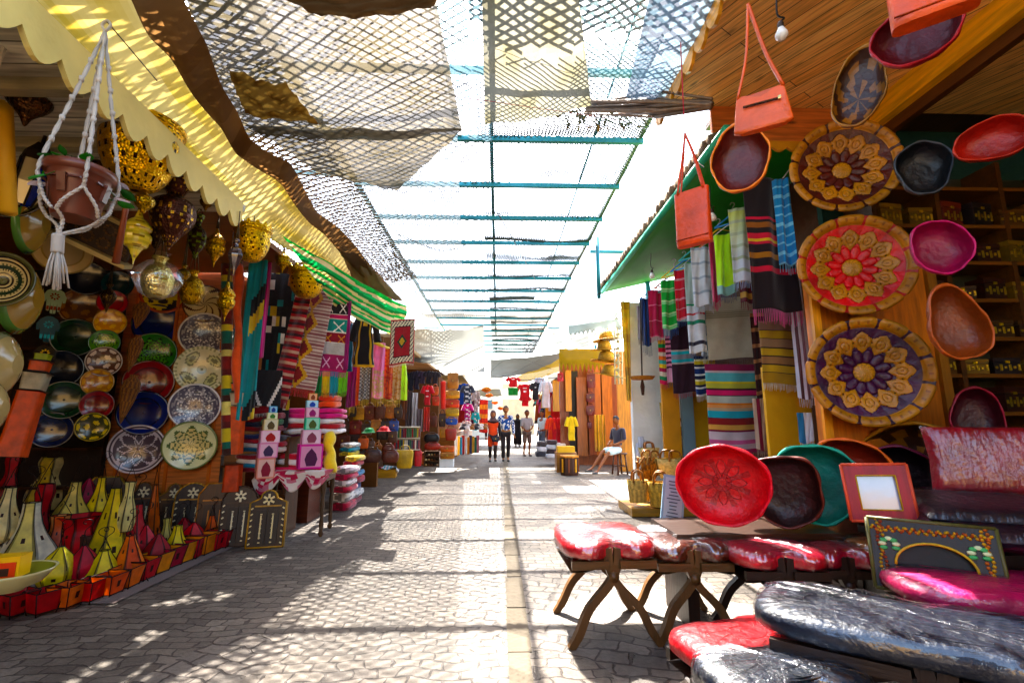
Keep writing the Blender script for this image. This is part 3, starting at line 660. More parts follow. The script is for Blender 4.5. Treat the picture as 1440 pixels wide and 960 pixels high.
# ---------- goatskin floor lanterns
def lantern(px, yt, yb, wpx, Y, kind, c, label, n=6, motif=True, spiral=1, tilt=0, c2=None, gy=None, turn=0.0):
    Y = at(px, yb, Z=.31 if (px < 200 and yb < 770) else .03).y
    pb = at(px, yb, Y=Y); pt = at(px, yt, Y=Y); H = pt.z - pb.z; md = at(px, (yt + yb) / 2, Y=Y); pb.x = md.x; R = px2w(wpx / 2, md) * 1.08
    prof = {'pear': [(.5, 0), (.85, .08), (1, .22), (.9, .36), (.58, .55), (.4, .7), (.3, .85), (.27, 1)],
            'pyramid': [(1, 0), (.82, .2), (.6, .45), (.4, .7), (.24, .9), (.2, 1)],
            'slim': [(.8, 0), (1, .15), (.85, .4), (.5, .65), (.42, .8), (.5, .95), (.52, 1)],
            'vase': [(.55, 0), (.62, .12), (.85, .35), (.82, .6), (.7, .75), (.85, .92), (1.05, 1)],
            'drop': [(.35, 0), (.75, .12), (1, .34), (.9, .55), (.5, .8), (.2, .95), (.12, 1)],
            'wave': [(.6, 0), (.95, .16), (.85, .4), (.5, .58), (.48, .72), (.62, .88), (.5, 1)]}[kind]
    root = thing('goatskin_lantern', label, 'lantern', pb, (tilt * .5, tilt, face_cam(pb) + turn))
    P = [(q.x * R, q.z * H) for q in cr([Vector((a, 0, b)) for a, b in prof], 3)]
    dk = mul(c, .22); cc = c2 or c
    def col(u, v):
        s = (u * n) % 1 - .5; k = int(u * n) % n; b = c if k % 2 == 0 else cc
        if abs(s) > .44: return mul(b, .35)
        if motif:
            for v0 in ((.32,) if H < .3 else (.25, .55)):
                y = (v - v0) * 9; x = s * 7; rr = sqrt(x * x + y * y)
                if rr < .3 + .55 * abs(cos(2 * atan2(y, x))): return h('2a120c')
        return mul(b, .85 if abs(v - .12) < .015 or v > .94 else 1.0)
    m = MB()
    ap = lambda u, v: cos(pi / n) / cos(((u * n) % 1 - .5) * 2 * pi / n)
    m.lathe(P, n * 10, col, rad=ap); m.build('goatskin_shade', HIDE, root)
    m = MB()
    def ring(r, z): m.tube([(r * cos((k + .0) / n * 2 * pi), r * sin((k + .0) / n * 2 * pi), z) for k in range(n + 1)], .0035, h('140c08'), 4)
    ring(P[0][0], P[0][1]); ring(P[-1][0], P[-1][1])
    for k in range(n):
        a = k / n * 2 * pi; m.tube([(r * cos(a) * 1.01, r * sin(a) * 1.01, z) for r, z in P[::3]] + [(P[-1][0] * cos(a), P[-1][0] * sin(a), P[-1][1])], .003, h('140c08'), 4)
        m.tube([(P[0][0] * cos(a), P[0][0] * sin(a), 0), (P[0][0] * cos(a) * 1.15, P[0][0] * sin(a) * 1.15, -.03)], .0035, h('140c08'), 4)
    m.build('wire_frame', IRON, root)
    if spiral:
        m = MB(); q = P[-1][0]; hh = min(.26, H * .5)
        for sx in ((-1, 1) if spiral > 1 else (1,)):
            m.tube(cr([(-q * sx, 0, H), (-q * .3 * sx, 0, H + hh * .5), (q * .2 * sx, 0, H + hh * .8)] + [(q * .2 * sx + sx * (.05 - .006 * k) * (sin(k * .9)), 0, H + hh * .8 + .03 + (.05 - .006 * k) * (-cos(k * .9)) * .8 + .02) for k in range(1, 8)], 4), .0035, h('140c08'), 4)
            m.tube([(q * sx, 0, H), (0, 0, H + hh * .55)], .003, h('140c08'), 4)
        m.build('wire_handle', IRON, root)
    return root

# ---------- cloth
def stripes(L):
    tot = sum(a for a, _ in L)
    def f(u, v):
        y = v * tot
        for a, c in L:
            if y < a: return c
            y -= a
        return L[-1][1]
    return f
def diamonds(bg, cols, nx=3, ny=8, line=None):
    def f(u, v):
        a, b = (u * nx) % 1 - .5, (v * ny) % 1 - .5; d = abs(a) + abs(b)
        k = int(hsh(int(u * nx), int(v * ny)) * len(cols))
        if d < .14: return cols[(k + 1) % len(cols)]
        if d < .3: return cols[k]
        if line and abs(b) > .45: return line
        return bg
    return f
def spots(bg, cols, n=9, dens=.3):
    def f(u, v):
        i, j = int(u * n), int(v * n * 2)
        return cols[int(hsh(i, j, 3) * len(cols))] if hsh(i, j) < dens else bg
    return f
def vstripes(cols, n):
    return lambda u, v: cols[int(u * n) % len(cols)]
def cloth(px0, py0, px1, py1, Y, pat, label, name='scarf', cat='scarf', mat=CLOTH, folds=3, amp=.025, fringe=None, fl=.07, rz=None, res=(24, 48), taper=1.0, group=None, lean=0, gather=1.0, parent=None, drape=.0, notop=True):
    cx, zt, zb, wd = rect(px0, py0, px1, py1, Y); H = zt - zb; p = Vector((cx, Y, zt)); ph = hsh(px0, py0) * 6
    rot = (0, lean, face_cam(p) * .6 if rz is None else rz)
    if rz is not None: wd = wd / max(.45, abs(cos(rz - face_cam(p))))
    def fn(u, v):
        g = (gather + (1 - gather) * min(1, v * 2.2)); x = (u - .5) * wd * g * (1 + (taper - 1) * v)
        y = amp * (.35 + .65 * v) * sin(u * folds * 2 * pi + ph) + amp * .3 * sin(u * 17 + v * 6 + ph) + drape * v
        return (x, y, -H * v + .012 * sin(u * 5 + ph) * v)
    m = MB(); m.grid(fn, res[0], res[1], pat)
    multi = bool(fringe)
    if not multi:
        o = m.build(name, mat, parent, loc=p, rot=rot, label=label, cat=cat, group=group); solid(o, .004, 0); return o
    root = thing(name, label, cat, p, rot, group)
    solid(m.build('cloth_body', mat, root), .004, 0); m = MB()
    n = max(10, int(wd / .012)); n = min(n, 60)
    for k in range(n):
        u = (k + .5) / n; a = Vector(fn(u, 1)); r = hsh(k, px0)
        m.tube([a, a + Vector(((r - .5) * .012, .004, -fl * (.75 + .4 * r)))], .0028, fringe if not isinstance(fringe, list) else fringe[k % len(fringe)], 3)
    m.build('fringe', mat, root); return root
def hanger(parent, w, col=h('3a78b8')):
    m = MB(); m.tube([(-w / 2, 0, -.02), (0, 0, .05), (w / 2, 0, -.02), (-w / 2, 0, -.02)], .006, col, 5)
    m.tube(cr([(0, 0, .05), (0, 0, .09), (.02, 0, .11), (.03, 0, .09)], 3), .003, h('888888'), 4); return m.build('hanger', PLAST, parent)
# ---------- folded pile
def pile(px0, py0, px1, py1, Y, cols, label, depth=.3, name='folded_textiles', cat='folded textiles', mat=PILE, wob=.02, rz=0, group=None):
    cx, zt, zb, wd = rect(px0, py0, px1, py1, Y); H = zt - zb; n = len(cols); m = MB()
    for i, c in enumerate(cols):
        z0 = H * i / n; hh = H / n * .94; dx = (hsh(i, px0) - .5) * wob; N = 20
        out = [(1, 1), (1, 0)]
        def fn(u, v):
            a = u * 2 * pi; x = max(-1, min(1, 1.25 * cos(a))); y = max(-1, min(1, 1.25 * sin(a)))
            b = abs(sin(v * pi)) ** .35 if 0 < v < 1 else 0
            return (dx + x * wd / 2 * (.93 + .07 * b) * (1 if v not in (0, 1) else .0001 + .9), y * depth / 2 * (.93 + .07 * b), z0 + hh * v + .006 * sin(a * 3 + i))
        m.grid(fn, N, 6, c if not callable(c) else c, closeu=True)
        k = len(m.v); m.add([fn(j / N, 1) for j in range(N)], [tuple(range(N))], c if not callable(c) else c(.3, .3))
    return m.build(name, mat, None, loc=(cx, Y, zb), rot=(0, 0, rz), label=label, cat=cat, group=group)
# ---------- bag builders
def bag(px, yt, yb, wpx, Y, c, kind, label, rz=None, group=None, hk=.0):
    cx, zt, zb, wd = rect(px - wpx / 2, yt, px + wpx / 2, yb, Y); H = zt - zb; D = min(wd * .4, .16)
    p = Vector((cx, Y, zb)); root = thing({'backpack': 'backpack', 'suitcase': 'suitcase', 'duffel': 'duffel_bag'}.get(kind, 'handbag'), label, {'backpack': 'backpack', 'suitcase': 'suitcase', 'duffel': 'duffel bag'}.get(kind, 'bag'), p, face_cam(p) * .6 if rz is None else rz, group)
    bh = H * (1 - hk); m = MB()
    def body(u, v):
        a = u * 2 * pi; e = .5; x = (abs(cos(a)) ** e) * (1 if cos(a) >= 0 else -1); y = (abs(sin(a)) ** e) * (1 if sin(a) >= 0 else -1)
        t = {'satchel': 1, 'tote': .85 + .15 * v, 'backpack': 1 - .25 * v * v, 'purse': .7 + .3 * sin(pi * (.15 + v * .7)), 'suitcase': 1, 'duffel': .8 + .2 * sin(pi * v), 'bucket': .9 + .12 * v}[kind]
        k = .0 if v in (0, 1) else 1
        return (x * wd / 2 * t * (.9 + .1 * k), y * D / 2 * (.8 + .2 * sin(pi * v)) * (.9 + .1 * k), bh * v)
    N = 16; m.grid(body, N, 8, c, closeu=True)
    m.add([body(j / N, 1) for j in range(N)], [tuple(range(N))], mul(c, .6)); m.add([body(j / N, 0) for j in range(N)], [tuple(reversed(range(N)))], mul(c, .6))
    m.build('bag_body', LEATH, root)
    m = MB(); q = mul(c, .75)
    if kind in ('satchel', 'purse', 'backpack', 'suitcase'):
        z0 = bh * .45; m.grid(lambda u, v: ((u - .5) * wd * .96 * (1 - .08 * (1 - v)), -D * .5 * (1 if v < .9 else .5) - .008, z0 + (bh * .98 - z0) * v - .0 + (.06 * bh * -sin(pi * u) if v < .1 else 0)), 10, 6, q)
        m.box(0, -D / 2 - .016, z0 + .02, wd * .1, .012, .035, h('b89a50')); m.build('flap', LEATH, root)
        m = MB()
    if kind in ('tote', 'purse', 'bucket', 'duffel', 'satchel', 'backpack'):
        t = H * max(hk, .18)
        for sy in (-1, 1): m.tube(cr([(-wd * .28, sy * D * .25, bh * .96), (-wd * .2, sy * D * .2, bh + t * .8), (0, 0, bh + t), (wd * .2, sy * D * .2, bh + t * .8), (wd * .28, sy * D * .25, bh * .96)], 3), .008, q, 5)
        m.build('handle', LEATH, root)
    else:
        m.box(0, 0, bh + .012, wd * .3, .02, .02, q); m.build('handle', LEATH, root)
    return root
# ---------- people
def figure(px, yt, yb, label, J, rz, skin, parts, hair, Y=None, head=.115):
    """J: joint name -> (x,y,z) in units of body height, front is -Y. parts: list of (name, chains, radii, colour fn)"""
    g = G(px, yb) if Y is None else Vector((at(px, yb, Y=Y).x, Y, at(px, yb, Y=Y).z)); H = at(px, yt, Y=g.y).z - g.z
    root = thing('person', label, 'person', g, rz)
    def skinmesh(name, edges, rad, mat, col, sub=1, rootj='pelvis'):
        ids = {}; vs = []; es = []
        for a, b in edges:
            for q in (a, b):
                if q not in ids: ids[q] = len(vs); vs.append(Vector(J[q]) * H)
            es.append((ids[a], ids[b]))
        me = bpy.data.meshes.new(name); me.from_pydata(vs, es, [])
        o = bpy.data.objects.new(name, me); COL.objects.link(o); sk = o.modifiers.new('skin', 'SKIN'); sk.use_smooth_shade = True
        me.skin_vertices if me.skin_vertices else None
        if not me.skin_vertices:
            bpy.context.view_layer.objects.active = o; bpy.ops.mesh.customdata_skin_add()
        for q, i in ids.items():
            r = rad[q] * H if not isinstance(rad[q], tuple) else None
            sv = me.skin_vertices[0].data[i]; sv.radius = (r, r) if r else (rad[q][0] * H, rad[q][1] * H)
            sv.use_root = (q == rootj) or (rootj not in ids and i == 0)
        s2 = o.modifiers.new('sub', 'SUBSURF'); s2.levels = 2; s2.render_levels = 2
        dg = bpy.context.evaluated_depsgraph_get(); ev = bpy.data.meshes.new_from_object(o.evaluated_get(dg)); bpy.data.objects.remove(o)
        m = MB(); m.add([v.co for v in ev.vertices], [tuple(p.vertices) for p in ev.polygons], [col((sum((ev.vertices[k].co for k in p.vertices), Vector()) / len(p.vertices)) / H) if callable(col) else col for p in ev.polygons], True)
        return m.build(name, mat, root)
    body = [('pelvis', 'chest'), ('chest', 'neck'), ('neck', 'chin'), ('chest', 'shL'), ('shL', 'elL'), ('elL', 'wrL'), ('wrL', 'haL'), ('chest', 'shR'), ('shR', 'elR'), ('elR', 'wrR'), ('wrR', 'haR'),
            ('pelvis', 'hipL'), ('hipL', 'knL'), ('knL', 'anL'), ('anL', 'toL'), ('pelvis', 'hipR'), ('hipR', 'knR'), ('knR', 'anR'), ('anR', 'toR')]
    rad = dict(pelvis=(.075, .055), chest=(.08, .055), neck=.028, chin=.03, shL=.034, elL=.022, wrL=.015, haL=.016, shR=.034, elR=.022, wrR=.015, haR=.016, hipL=.048, knL=.03, anL=.019, toL=.018, hipR=.048, knR=.03, anR=.019, toR=.018)
    bo = skinmesh('body', body, rad, SKIN, skin)
    hc = Vector(J['head']) * H; m = MB(); rr = .062 * H
    # head with brow, nose, chin
    def hf(u, v):
        a = u * 2 * pi; t = v * pi; x = sin(t) * cos(a); y = sin(t) * sin(a); z = -cos(t)
        k = 1 - .16 * max(0, -z) ; nose = .16 * exp(-((x / .14) ** 2 + ((z + .12) / .2) ** 2)) * (y < 0); eye = -.05 * (exp(-(((abs(x) - .32) / .14) ** 2 + ((z - .1) / .1) ** 2))) * (y < 0)
        return (hc.x + rr * .78 * x * k, hc.y + rr * (.95 + 0) * y * (1 + nose + eye) - (.1 * rr * nose * 6 if y < 0 else 0), hc.z + rr * 1.2 * z)
    def hcol(u, v):
        p = Vector(hf(u, v)) - hc; x, z = p.x / rr, p.z / rr / 1.2
        if p.y < 0 and abs(abs(x) - .26) < .1 and abs(z - .1) < .06: return h('1a0f0a')
        if p.y < 0 and abs(abs(x) - .26) < .14 and abs(z - .24) < .035: return h('2a160e')
        if p.y < 0 and abs(x) < .2 and abs(z + .42) < .05: return mul(skin, .5)
        return skin
    m.grid(hf, 28, 20, hcol)
    for sx in (-1, 1): m.box(hc.x + sx * rr * .78, hc.y, hc.z, .012 * H, .02 * H, .035 * H, skin)
    m.build('head', SKIN, root)
    if hair:
        c, kind = hair; m = MB(); lo = {'short': .1, 'scarf': -.9, 'bald': .6}[kind]
        def kf(u, v):
            a = u * 2 * pi; z = 1 - v * (1 - lo); z = max(z, lo if sin(a) > -.35 else (.45 if kind == 'short' else (.4 if kind == 'scarf' else .6)))
            s = sqrt(max(0, 1 - min(1, abs(z)) ** 2)); k = 1.1 if kind != 'scarf' else 1.2
            return (hc.x + rr * .8 * k * s * cos(a), hc.y + rr * .02 + rr * .98 * k * s * sin(a), hc.z + rr * 1.2 * z * k * .97)
        m.grid(kf, 20, 10, c, closeu=True)
        if kind == 'scarf': m.lathe([(rr * 1.5, -rr * 2.2), (rr * 1.1, -rr * 1.5), (rr * .75, -rr * 1.0), (rr * .9, -rr * .5)], 14, c, M=Matrix.Translation(hc + Vector((0, .01 * H, 0))))
        m.build('hair' if kind != 'scarf' else 'headscarf', HAIR if kind != 'scarf' else CLOTH, root)
    for nm, edges, rd, mat, col in parts:
        r2 = dict(rad); r2.update(rd); skinmesh(nm, edges, r2, mat, col, rootj=edges[0][0])
    # hands: five short fingers each
    for sd in 'LR':
        m = MB(); w, e = Vector(J['wr' + sd]) * H, Vector(J['ha' + sd]) * H; d = (e - w).normalized(); q = d.orthogonal().normalized(); q2 = d.cross(q)
        for k in range(4):
            a = e + q * (k - 1.5) * .0085 * H; m.tube([a - d * .01 * H, a + d * .02 * H, a + d * (.036 - .003 * abs(k - 1)) * H + q2 * .008 * H], [.0055 * H, .005 * H, .0035 * H], skin, 5)
        m.tube([e - q * .012 * H - d * .01 * H, e - q * .026 * H + d * .012 * H], [.006 * H, .004 * H], skin, 5)
        m.build('fingers', SKIN, root)
        m = MB(); t = Vector(J['to' + sd]) * H; an = Vector(J['an' + sd]) * H; c = (t * .62 + an * .38)
        fd = t - an; m.M = Matrix.Translation((c.x, c.y, min(t.z, an.z) - .006 * H)) @ Matrix.Rotation(atan2(fd.x, -fd.y), 4, 'Z')
        m.grid(lambda u, v: (.028 * H * cos(u * 2 * pi) * sin(v * pi), .075 * H * sin(u * 2 * pi) * sin(v * pi), .024 * H * (max(-.6, -cos(v * pi)))), 14, 8, h('1d1614')); m.build('shoe', LEATH, root)
    return root
STAND = dict(pelvis=(0, 0, .52), chest=(0, .005, .73), neck=(0, .005, .83), chin=(0, -.005, .87), head=(0, -.012, .925), shL=(.105, .005, .79), elL=(.135, .02, .62), wrL=(.14, -.02, .48), haL=(.14, -.03, .44),
             shR=(-.105, .005, .79), elR=(-.135, .02, .62), wrR=(-.14, -.02, .48), haR=(-.14, -.03, .44), hipL=(.05, 0, .49), knL=(.055, -.03, .27), anL=(.055, .01, .045), toL=(.06, -.085, .02), hipR=(-.05, 0, .49), knR=(-.055, -.01, .27), anR=(-.055, .05, .05), toR=(-.06, -.04, .02))
TORSO = [('pelvis', 'chest'), ('chest', 'shL'), ('chest', 'shR')]
SL = TORSO + [('shL', 'elL'), ('shR', 'elR')]
LS_ = SL + [('elL', 'wrL'), ('elR', 'wrR')]
LEG1 = [('pelvis', 'hipL'), ('hipL', 'knL'), ('pelvis', 'hipR'), ('hipR', 'knR')]
LEG2 = LEG1 + [('knL', 'anL'), ('knR', 'anR')]
RSH = dict(pelvis=(.085, .066), chest=(.093, .068), shL=.043, shR=.043, elL=.034, elR=.034, wrL=.024, wrR=.024)
RTR = dict(pelvis=(.082, .062), hipL=.056, hipR=.056, knL=.042, knR=.042, anL=.034, anR=.034)
# ================================================================== LEFT SHOP: PLATES
GW, GD, CRM, YEL = h('d9d4cc'), h('56505a'), h('d8cfa0'), h('d99a1a')
PY = 5.42; pg = 'ceramic plates on the wooden panel'; sg = 'small plates stacked in columns on the dark shelves'
plate(287, 470, 31, PY, rosette(GD, GW, 8), 'grey rosette plate, the highest pale one on the wooden panel', group=pg)
plate(283, 519, 33, PY - .03, paisley(h('cfcf9a'), h('e2dcb4')), 'cream and green plate with four paisley drops between two grey rosette plates', group=pg)
plate(274, 571, 32, PY - .06, rosette(h('5c5868'), h('e2dfe0'), 8), 'bluish grey rosette plate directly above the cream star plate', group=pg)
plate(267, 626, 34, PY - .09, star(h('dfe0b0'), h('d9c88a'), h('5a6b3a'), 8), 'cream plate with eight pointed star, lowest on the right of the panel', group=pg)
plate(193, 631, 34, PY - .09, knot(h('4d3f48'), h('c9bdc2')), 'purple grey plate with looping knot pattern behind the yellow lantern', group=pg)
plate(220, 456, 29, PY, plain(h('0e1d6b'), h('0a1240')), 'glossy cobalt plate above the green plate', group=pg)
plate(215, 496, 29, PY - .03, star(h('2f7d22'), h('4f9a2a'), h('163f12'), 10), 'leaf green plate between cobalt and dark red plates', group=pg)
plate(209, 537, 31, PY - .06, plain(h('8a1018'), h('4f0a0e')), 'large dark red plate below the leaf green plate', group=pg)
plate(201, 580, 31, PY - .09, plain(h('0b1c66'), h('081038')), 'cobalt plate below the large dark red plate', group=pg)
plate(230, 413, 28, PY, lambda r, a: h('b04a26') if r > .86 else (h('2a2a2a') if hsh(int(r * 5 * cos(a) + 9), int(r * 4 * sin(a) + 9)) > .72 else h('d8c63a')), 'terracotta rimmed plate painted with a yellow scene', group=pg)
plate(288, 427, 27, PY, lambda r, a: h('4a2a18') if abs(sin(a * 4 + r * 6)) < .42 or r > .95 else h('cdbb8a'), 'cream plate with dark swirling leaves below the brass jar', group=pg)
L = [(115, 431, 26, dots(h('5a3414'), h('8a5a22')), 'large amber brown plate in the left column'), (105, 474, 27, plain(h('14321a'), h('0c1f10')), 'dark green plate below the amber brown plate'),
     (122, 391, 24, plain(h('0d1226'), h('070a18')), 'nearly black blue plate above the amber brown plate'), (165, 399, 19, plain(h('103038'), h('081a20')), 'dark teal plate at the top of the small column'),
     (158, 425, 18, plain(h('a0141e'), h('5a0a10')), 'small red plate under the dark teal plate'), (155, 453, 19, dots(h('d08a18'), h('e8b840')), 'small amber plate above the small green plate'),
     (147, 481, 18, star(h('4c8a2a'), h('78a83a'), h('1f4a18'), 6), 'small green plate above the white patterned one'), (146, 508, 21, dots(h('5a3c30'), h('e2d2c4')), 'small brown plate with white circles'),
     (137, 537, 19, dots(h('b8741a'), h('e0a83a')), 'small ochre plate below the one with white circles'), (136, 569, 20, plain(h('8a121a'), h('4d0a0c')), 'small deep red plate above the yellow flowered one'),
     (130, 600, 20, dots(h('3a3a12'), h('e0c22a'), 7), 'small plate with yellow flowers, lowest of its column'), (85, 518, 26, plain(h('0c1020'), h('060812')), 'black blue plate beside the small ochre plate'),
     (89, 562, 27, plain(h('12301a'), h('0a1a0e')), 'bottle green plate beside the small deep red plate'), (72, 604, 25, plain(h('0e1740'), h('080c20')), 'navy plate behind the wire lantern handles')]
for i, (x, y, r, pt, lb) in enumerate(L): plate(x, y, r, 5.15 - .02 * i, pt, lb, group=sg)
# large bowls at the edge of the picture
bk = [h('23301f'), h('4b4a2a'), h('2a2018'), h('5a5a34')]; bg_ = 'large patterned bowls at the left edge'
plate(12, 262, 46, 3.1, bands(bk, h('c9b88a')), 'large dark patterned bowl with green rim, upper of two at the left edge', deep=.3, rz=.35, group=bg_, name='ceramic_bowl', cat='bowl')
plate(-2, 392, 40, 2.9, bands(bk[::-1], h('c4b080')), 'large dark patterned bowl with green rim, lower of two at the left edge', deep=.3, rz=.4, group=bg_, name='ceramic_bowl', cat='bowl')
def tanbowl(px, py, R, Y, label, rz, roll, c=h('a88a4e'), rim=h('5f8a4a')):
    p = at(px, py, Y=Y); r = px2w(R, p); m = MB()
    prof = [(.3, -.42), (.34, -.40), (.62, -.28), (.85, -.14), (1, 0), (.96, 0), (.8, -.13), (.55, -.27), (.0001, -.36)]
    m.lathe([(a * r, b * r * 1.0) for a, b in prof], 40, lambda u, v: rim if .42 < v < .66 else c, M=RXF, capb=True)
    m.build('ceramic_bowl', GLAZE, None, loc=p, rot=(0, roll, rz), label=label, cat='bowl', group='tan bowls seen from the side')
tanbowl(40, 312, 46, 3.3, 'tan bowl with green rim seen from the side, the topmost of four', -1.15, .28)
tanbowl(26, 418, 52, 3.2, 'tan bowl with green rim seen from the side beside the lower patterned bowl', -1.2, .32)
tanbowl(0, 512, 46, 3.1, 'pale tan bowl above the orange lantern tower at the left edge', -1.2, .3, h('b8a070'), h('8a8460'))
tanbowl(-14, 574, 38, 3.0, 'pale tan bowl half out of the picture beside the orange lantern tower', -1.2, .2, h('b8a070'), h('8a8460'))
plate(88, 352, 34, 3.9, plain(h('a89468'), h('8a7648')), 'plain beige dish behind the macrame tassel', rx=.5)
# carved hanging shelf
p = at(130, 322, Y=3.7); r = thing('carved_shelf', 'dark carved shelf with cream edges hanging behind the planter', 'shelf', p, (.35, .42, .4))
m = MB(); m.box(0, 0, 0, .62, .04, .26, h('2e1d12'))
for k in range(5):
    for j in range(2):
        for q in range(10):
            a = q / 10 * 2 * pi; m.box(-.24 + k * .12 + .04 * cos(a), -.024, -.06 + j * .12 + .04 * sin(a), .02, .012, .014, h('5c4020'))
m.build('carved_panel', WOOD, r)
m = MB(); m.box(0, -.03, -.15, .7, .14, .035, h('c9b98a')); m.box(0, -.03, .15, .7, .1, .03, h('b8a678')); m.build('edge_board', PAINT, r)
# hand amulets and scaled ornaments
def hamsa(px, yt, yb, Y, c, d, label):
    cx, zt, zb, wd = rect(px - 13, yt, px + 13, yb, Y); H = zt - zb; m = MB(); s = H
    pts = [(-.30, .55), (-.42, .3), (-.3, .02), (-.18, .05), (-.17, -.38), (-.06, -.42), (-.05, .0), (-.04, -.5), (.04, -.5), (.05, 0), (.06, -.42), (.17, -.38), (.18, .05), (.3, .02), (.42, .3), (.30, .55), (.1, .62), (-.1, .62)]
    pts = [(-.1, .62), (-.30, .5), (-.42, .25), (-.40, .02), (-.31, .0), (-.28, .12), (-.25, -.36), (-.15, -.4), (-.12, -.02), (-.10, -.48), (-.01, -.5), (0, 0), (.01, -.5), (.1, -.48), (.12, -.02), (.15, -.4), (.25, -.36), (.28, .12), (.31, 0), (.40, .02), (.42, .25), (.30, .5), (.1, .62)]
    m.prism([(x * s * .75, z * s * .85) for x, z in pts], -.012, .012, c, d)
    for k in range(8): a = k * pi / 4; m.box(.1 * s * cos(a), -.016, .22 * s + .1 * s * sin(a), .03 * s + .01, .01, .012, d, rot=(0, -a, 0))
    for x in (-.2, -.06, .06, .2): m.box(x * s * .75, -.016, -.22 * s, .018, .01, .14 * s, d)
    m.tube([(0, 0, .5 * s), (0, 0, .75 * s)], .003, h('3a2a18'), 4)
    p = Vector((cx, Y, (zt + zb) / 2)); m.build('hand_amulet', GLAZE, None, loc=p, rot=(0, 0, face_cam(p)), label=label, cat='amulet', group='hanging hand shaped amulets')
hamsa(76, 407, 444, 4.6, h('8fa080'), h('7a3a2a'), 'pale green hand shaped amulet, the topmost of three')
hamsa(67, 446, 484, 4.6, h('1d4a58'), h('3fa0b0'), 'dark teal hand shaped amulet between the pale and the yellow ones')
hamsa(62, 486, 522, 4.6, h('2a2014'), h('d8b030'), 'black hand shaped amulet with yellow fingers, the lowest')
for (x, yt, yb, w_, lb) in ((191, 424, 462, 20, 'scaled brown cone ornament hanging beside the cobalt plate'), (180, 470, 524, 17, 'scaled brown cone ornament hanging beside the green plate'), (169, 526, 596, 22, 'scaled brown cone ornament hanging above the knot plate')):
    pb = at(x, yb, Y=4.9); H = at(x, yt, Y=4.9).z - pb.z; R = px2w(w_ / 2, pb); m = MB()
    m.lathe([(a * R, b * H) for a, b in ((.05, 0), (.4, .2), (.75, .45), (1, .72), (.9, .86), (.4, .95), (.5, 1))], 24, lambda u, v: h('8a5a2e') if (int(u * 24) + int(v * 6)) % 2 else h('5f3818'), sy=.5)
    m.build('cone_ornament', STRAW, None, loc=pb, rot=(0, .12, face_cam(pb)), label=lb, cat='ornament', group='scaled cone ornaments on a cord')
# ================================================================== LAMPS UNDER THE EAVE
BR, BD, DK = h('c9962e'), h('3a2408'), h('3d2616')
lamp(40, 112, 178, 72, 2.35, P_TOP, h('4a3220'), h('241509'), 'dark bronze spinning top shaped lamp at the upper left', hang=2.95, flat=False, mat=BRASS)
o = lamp(196, 172, 268, 124, 2.75, P_BOWL, h('d9a83a'), h('2a1606'), 'wide pierced brass bowl lamp behind the hanging planter', hang=2.95, n=30)
lamp(203, 266, 300, 32, 2.8, P_URN, h('a8853a'), BD, 'small brass finial ball under the wide pierced bowl lamp', hang=2.6)
lamp(243, 254, 352, 66, 3.1, P_BULB, h('4a2f26'), h('c9a05a'), 'big dark ribbed lamp with flared collar and glass point', n=24, hang=2.95, ribs=10)
lamp(192, 296, 372, 46, 3.0, P_SPIKE, h('d8c060'), h('8a6a20'), 'pale yellow faceted glass lamp beside the orange pole', n=8, flat=True, mat=GLASSY, hang=2.9)
lamp(222, 362, 420, 48, 3.3, P_JAR, h('e0cf8a'), h('a88a40'), 'brass jar lamp bundled in clear plastic with a knot on top', n=8, hang=2.9)
p = at(222, 391, Y=3.3); m = MB(); R = px2w(28, p)
m.lathe([(R * .15, -R * 1.15), (R * .7, -R * .85), (R * 1.0, -R * .2), (R * .95, R * .3), (R * .5, R * .8), (R * .14, R * .98), (R * .3, R * 1.2), (R * .45, R * 1.3)], 18, (1, 1, 1), wob=.08)
m.build('plastic_wrap', WRAP, None, loc=p, label='crumpled clear plastic bag around the brass jar lamp', cat='plastic bag')
lamp(303, 322, 376, 30, 3.7, P_SPIKE, h('c09030'), BD, 'small brass spiked lamp under the white end of the scalloped board', hang=2.95)
lamp(277, 303, 365, 28, 3.7, P_URN, h('3a2a1c'), h('7a8a2a'), 'dark lantern with green glass behind the ribbed lamp', n=6, flat=True, hang=2.95)
lamp(270, 381, 428, 36, 3.9, P_JAR, h('b08a40'), h('6a4a1c'), 'matt brass jar hanging above the swirling leaf plate', hang=2.9)
lamp(318, 397, 452, 27, 4.0, P_SPIKE, h('c09434'), BD, 'brass spiked lamp hanging beside the banded rug roll', hang=2.9)
lamp(354, 322, 368, 54, 3.9, P_BOWL, h('d8a838'), h('4a2c0a'), 'round brass bowl lamp with crown rim near the green awning', crown=14, hang=2.9)
lamp(431, 383, 419, 52, 5.2, P_BOWL, h('dcb040'), h('4a2c0a'), 'second brass bowl lamp with crown rim above the banded rug', crown=14, hang=2.9)
lamp(331, 336, 388, 22, 3.6, P_TOP, h('4a3a38'), h('b0a8b0'), 'small dark glass pendant beside the spiked lamp', n=4, flat=True, mat=GLASSY, hang=2.9)
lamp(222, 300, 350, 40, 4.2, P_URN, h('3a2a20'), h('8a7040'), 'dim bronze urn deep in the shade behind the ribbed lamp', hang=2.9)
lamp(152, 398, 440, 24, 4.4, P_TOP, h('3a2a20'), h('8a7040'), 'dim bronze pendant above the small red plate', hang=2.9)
lamp(258, 372, 402, 20, 3.6, P_TOP, h('8a6a2a'), BD, 'little brass pendant between the wrapped jar and the matt jar', hang=2.9)
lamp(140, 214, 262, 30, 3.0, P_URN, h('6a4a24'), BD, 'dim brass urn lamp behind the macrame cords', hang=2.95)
lamp(290, 268, 300, 20, 3.4, P_SPIKE, h('7a5a2a'), BD, 'small bronze pendant high behind the scalloped board', hang=2.95)
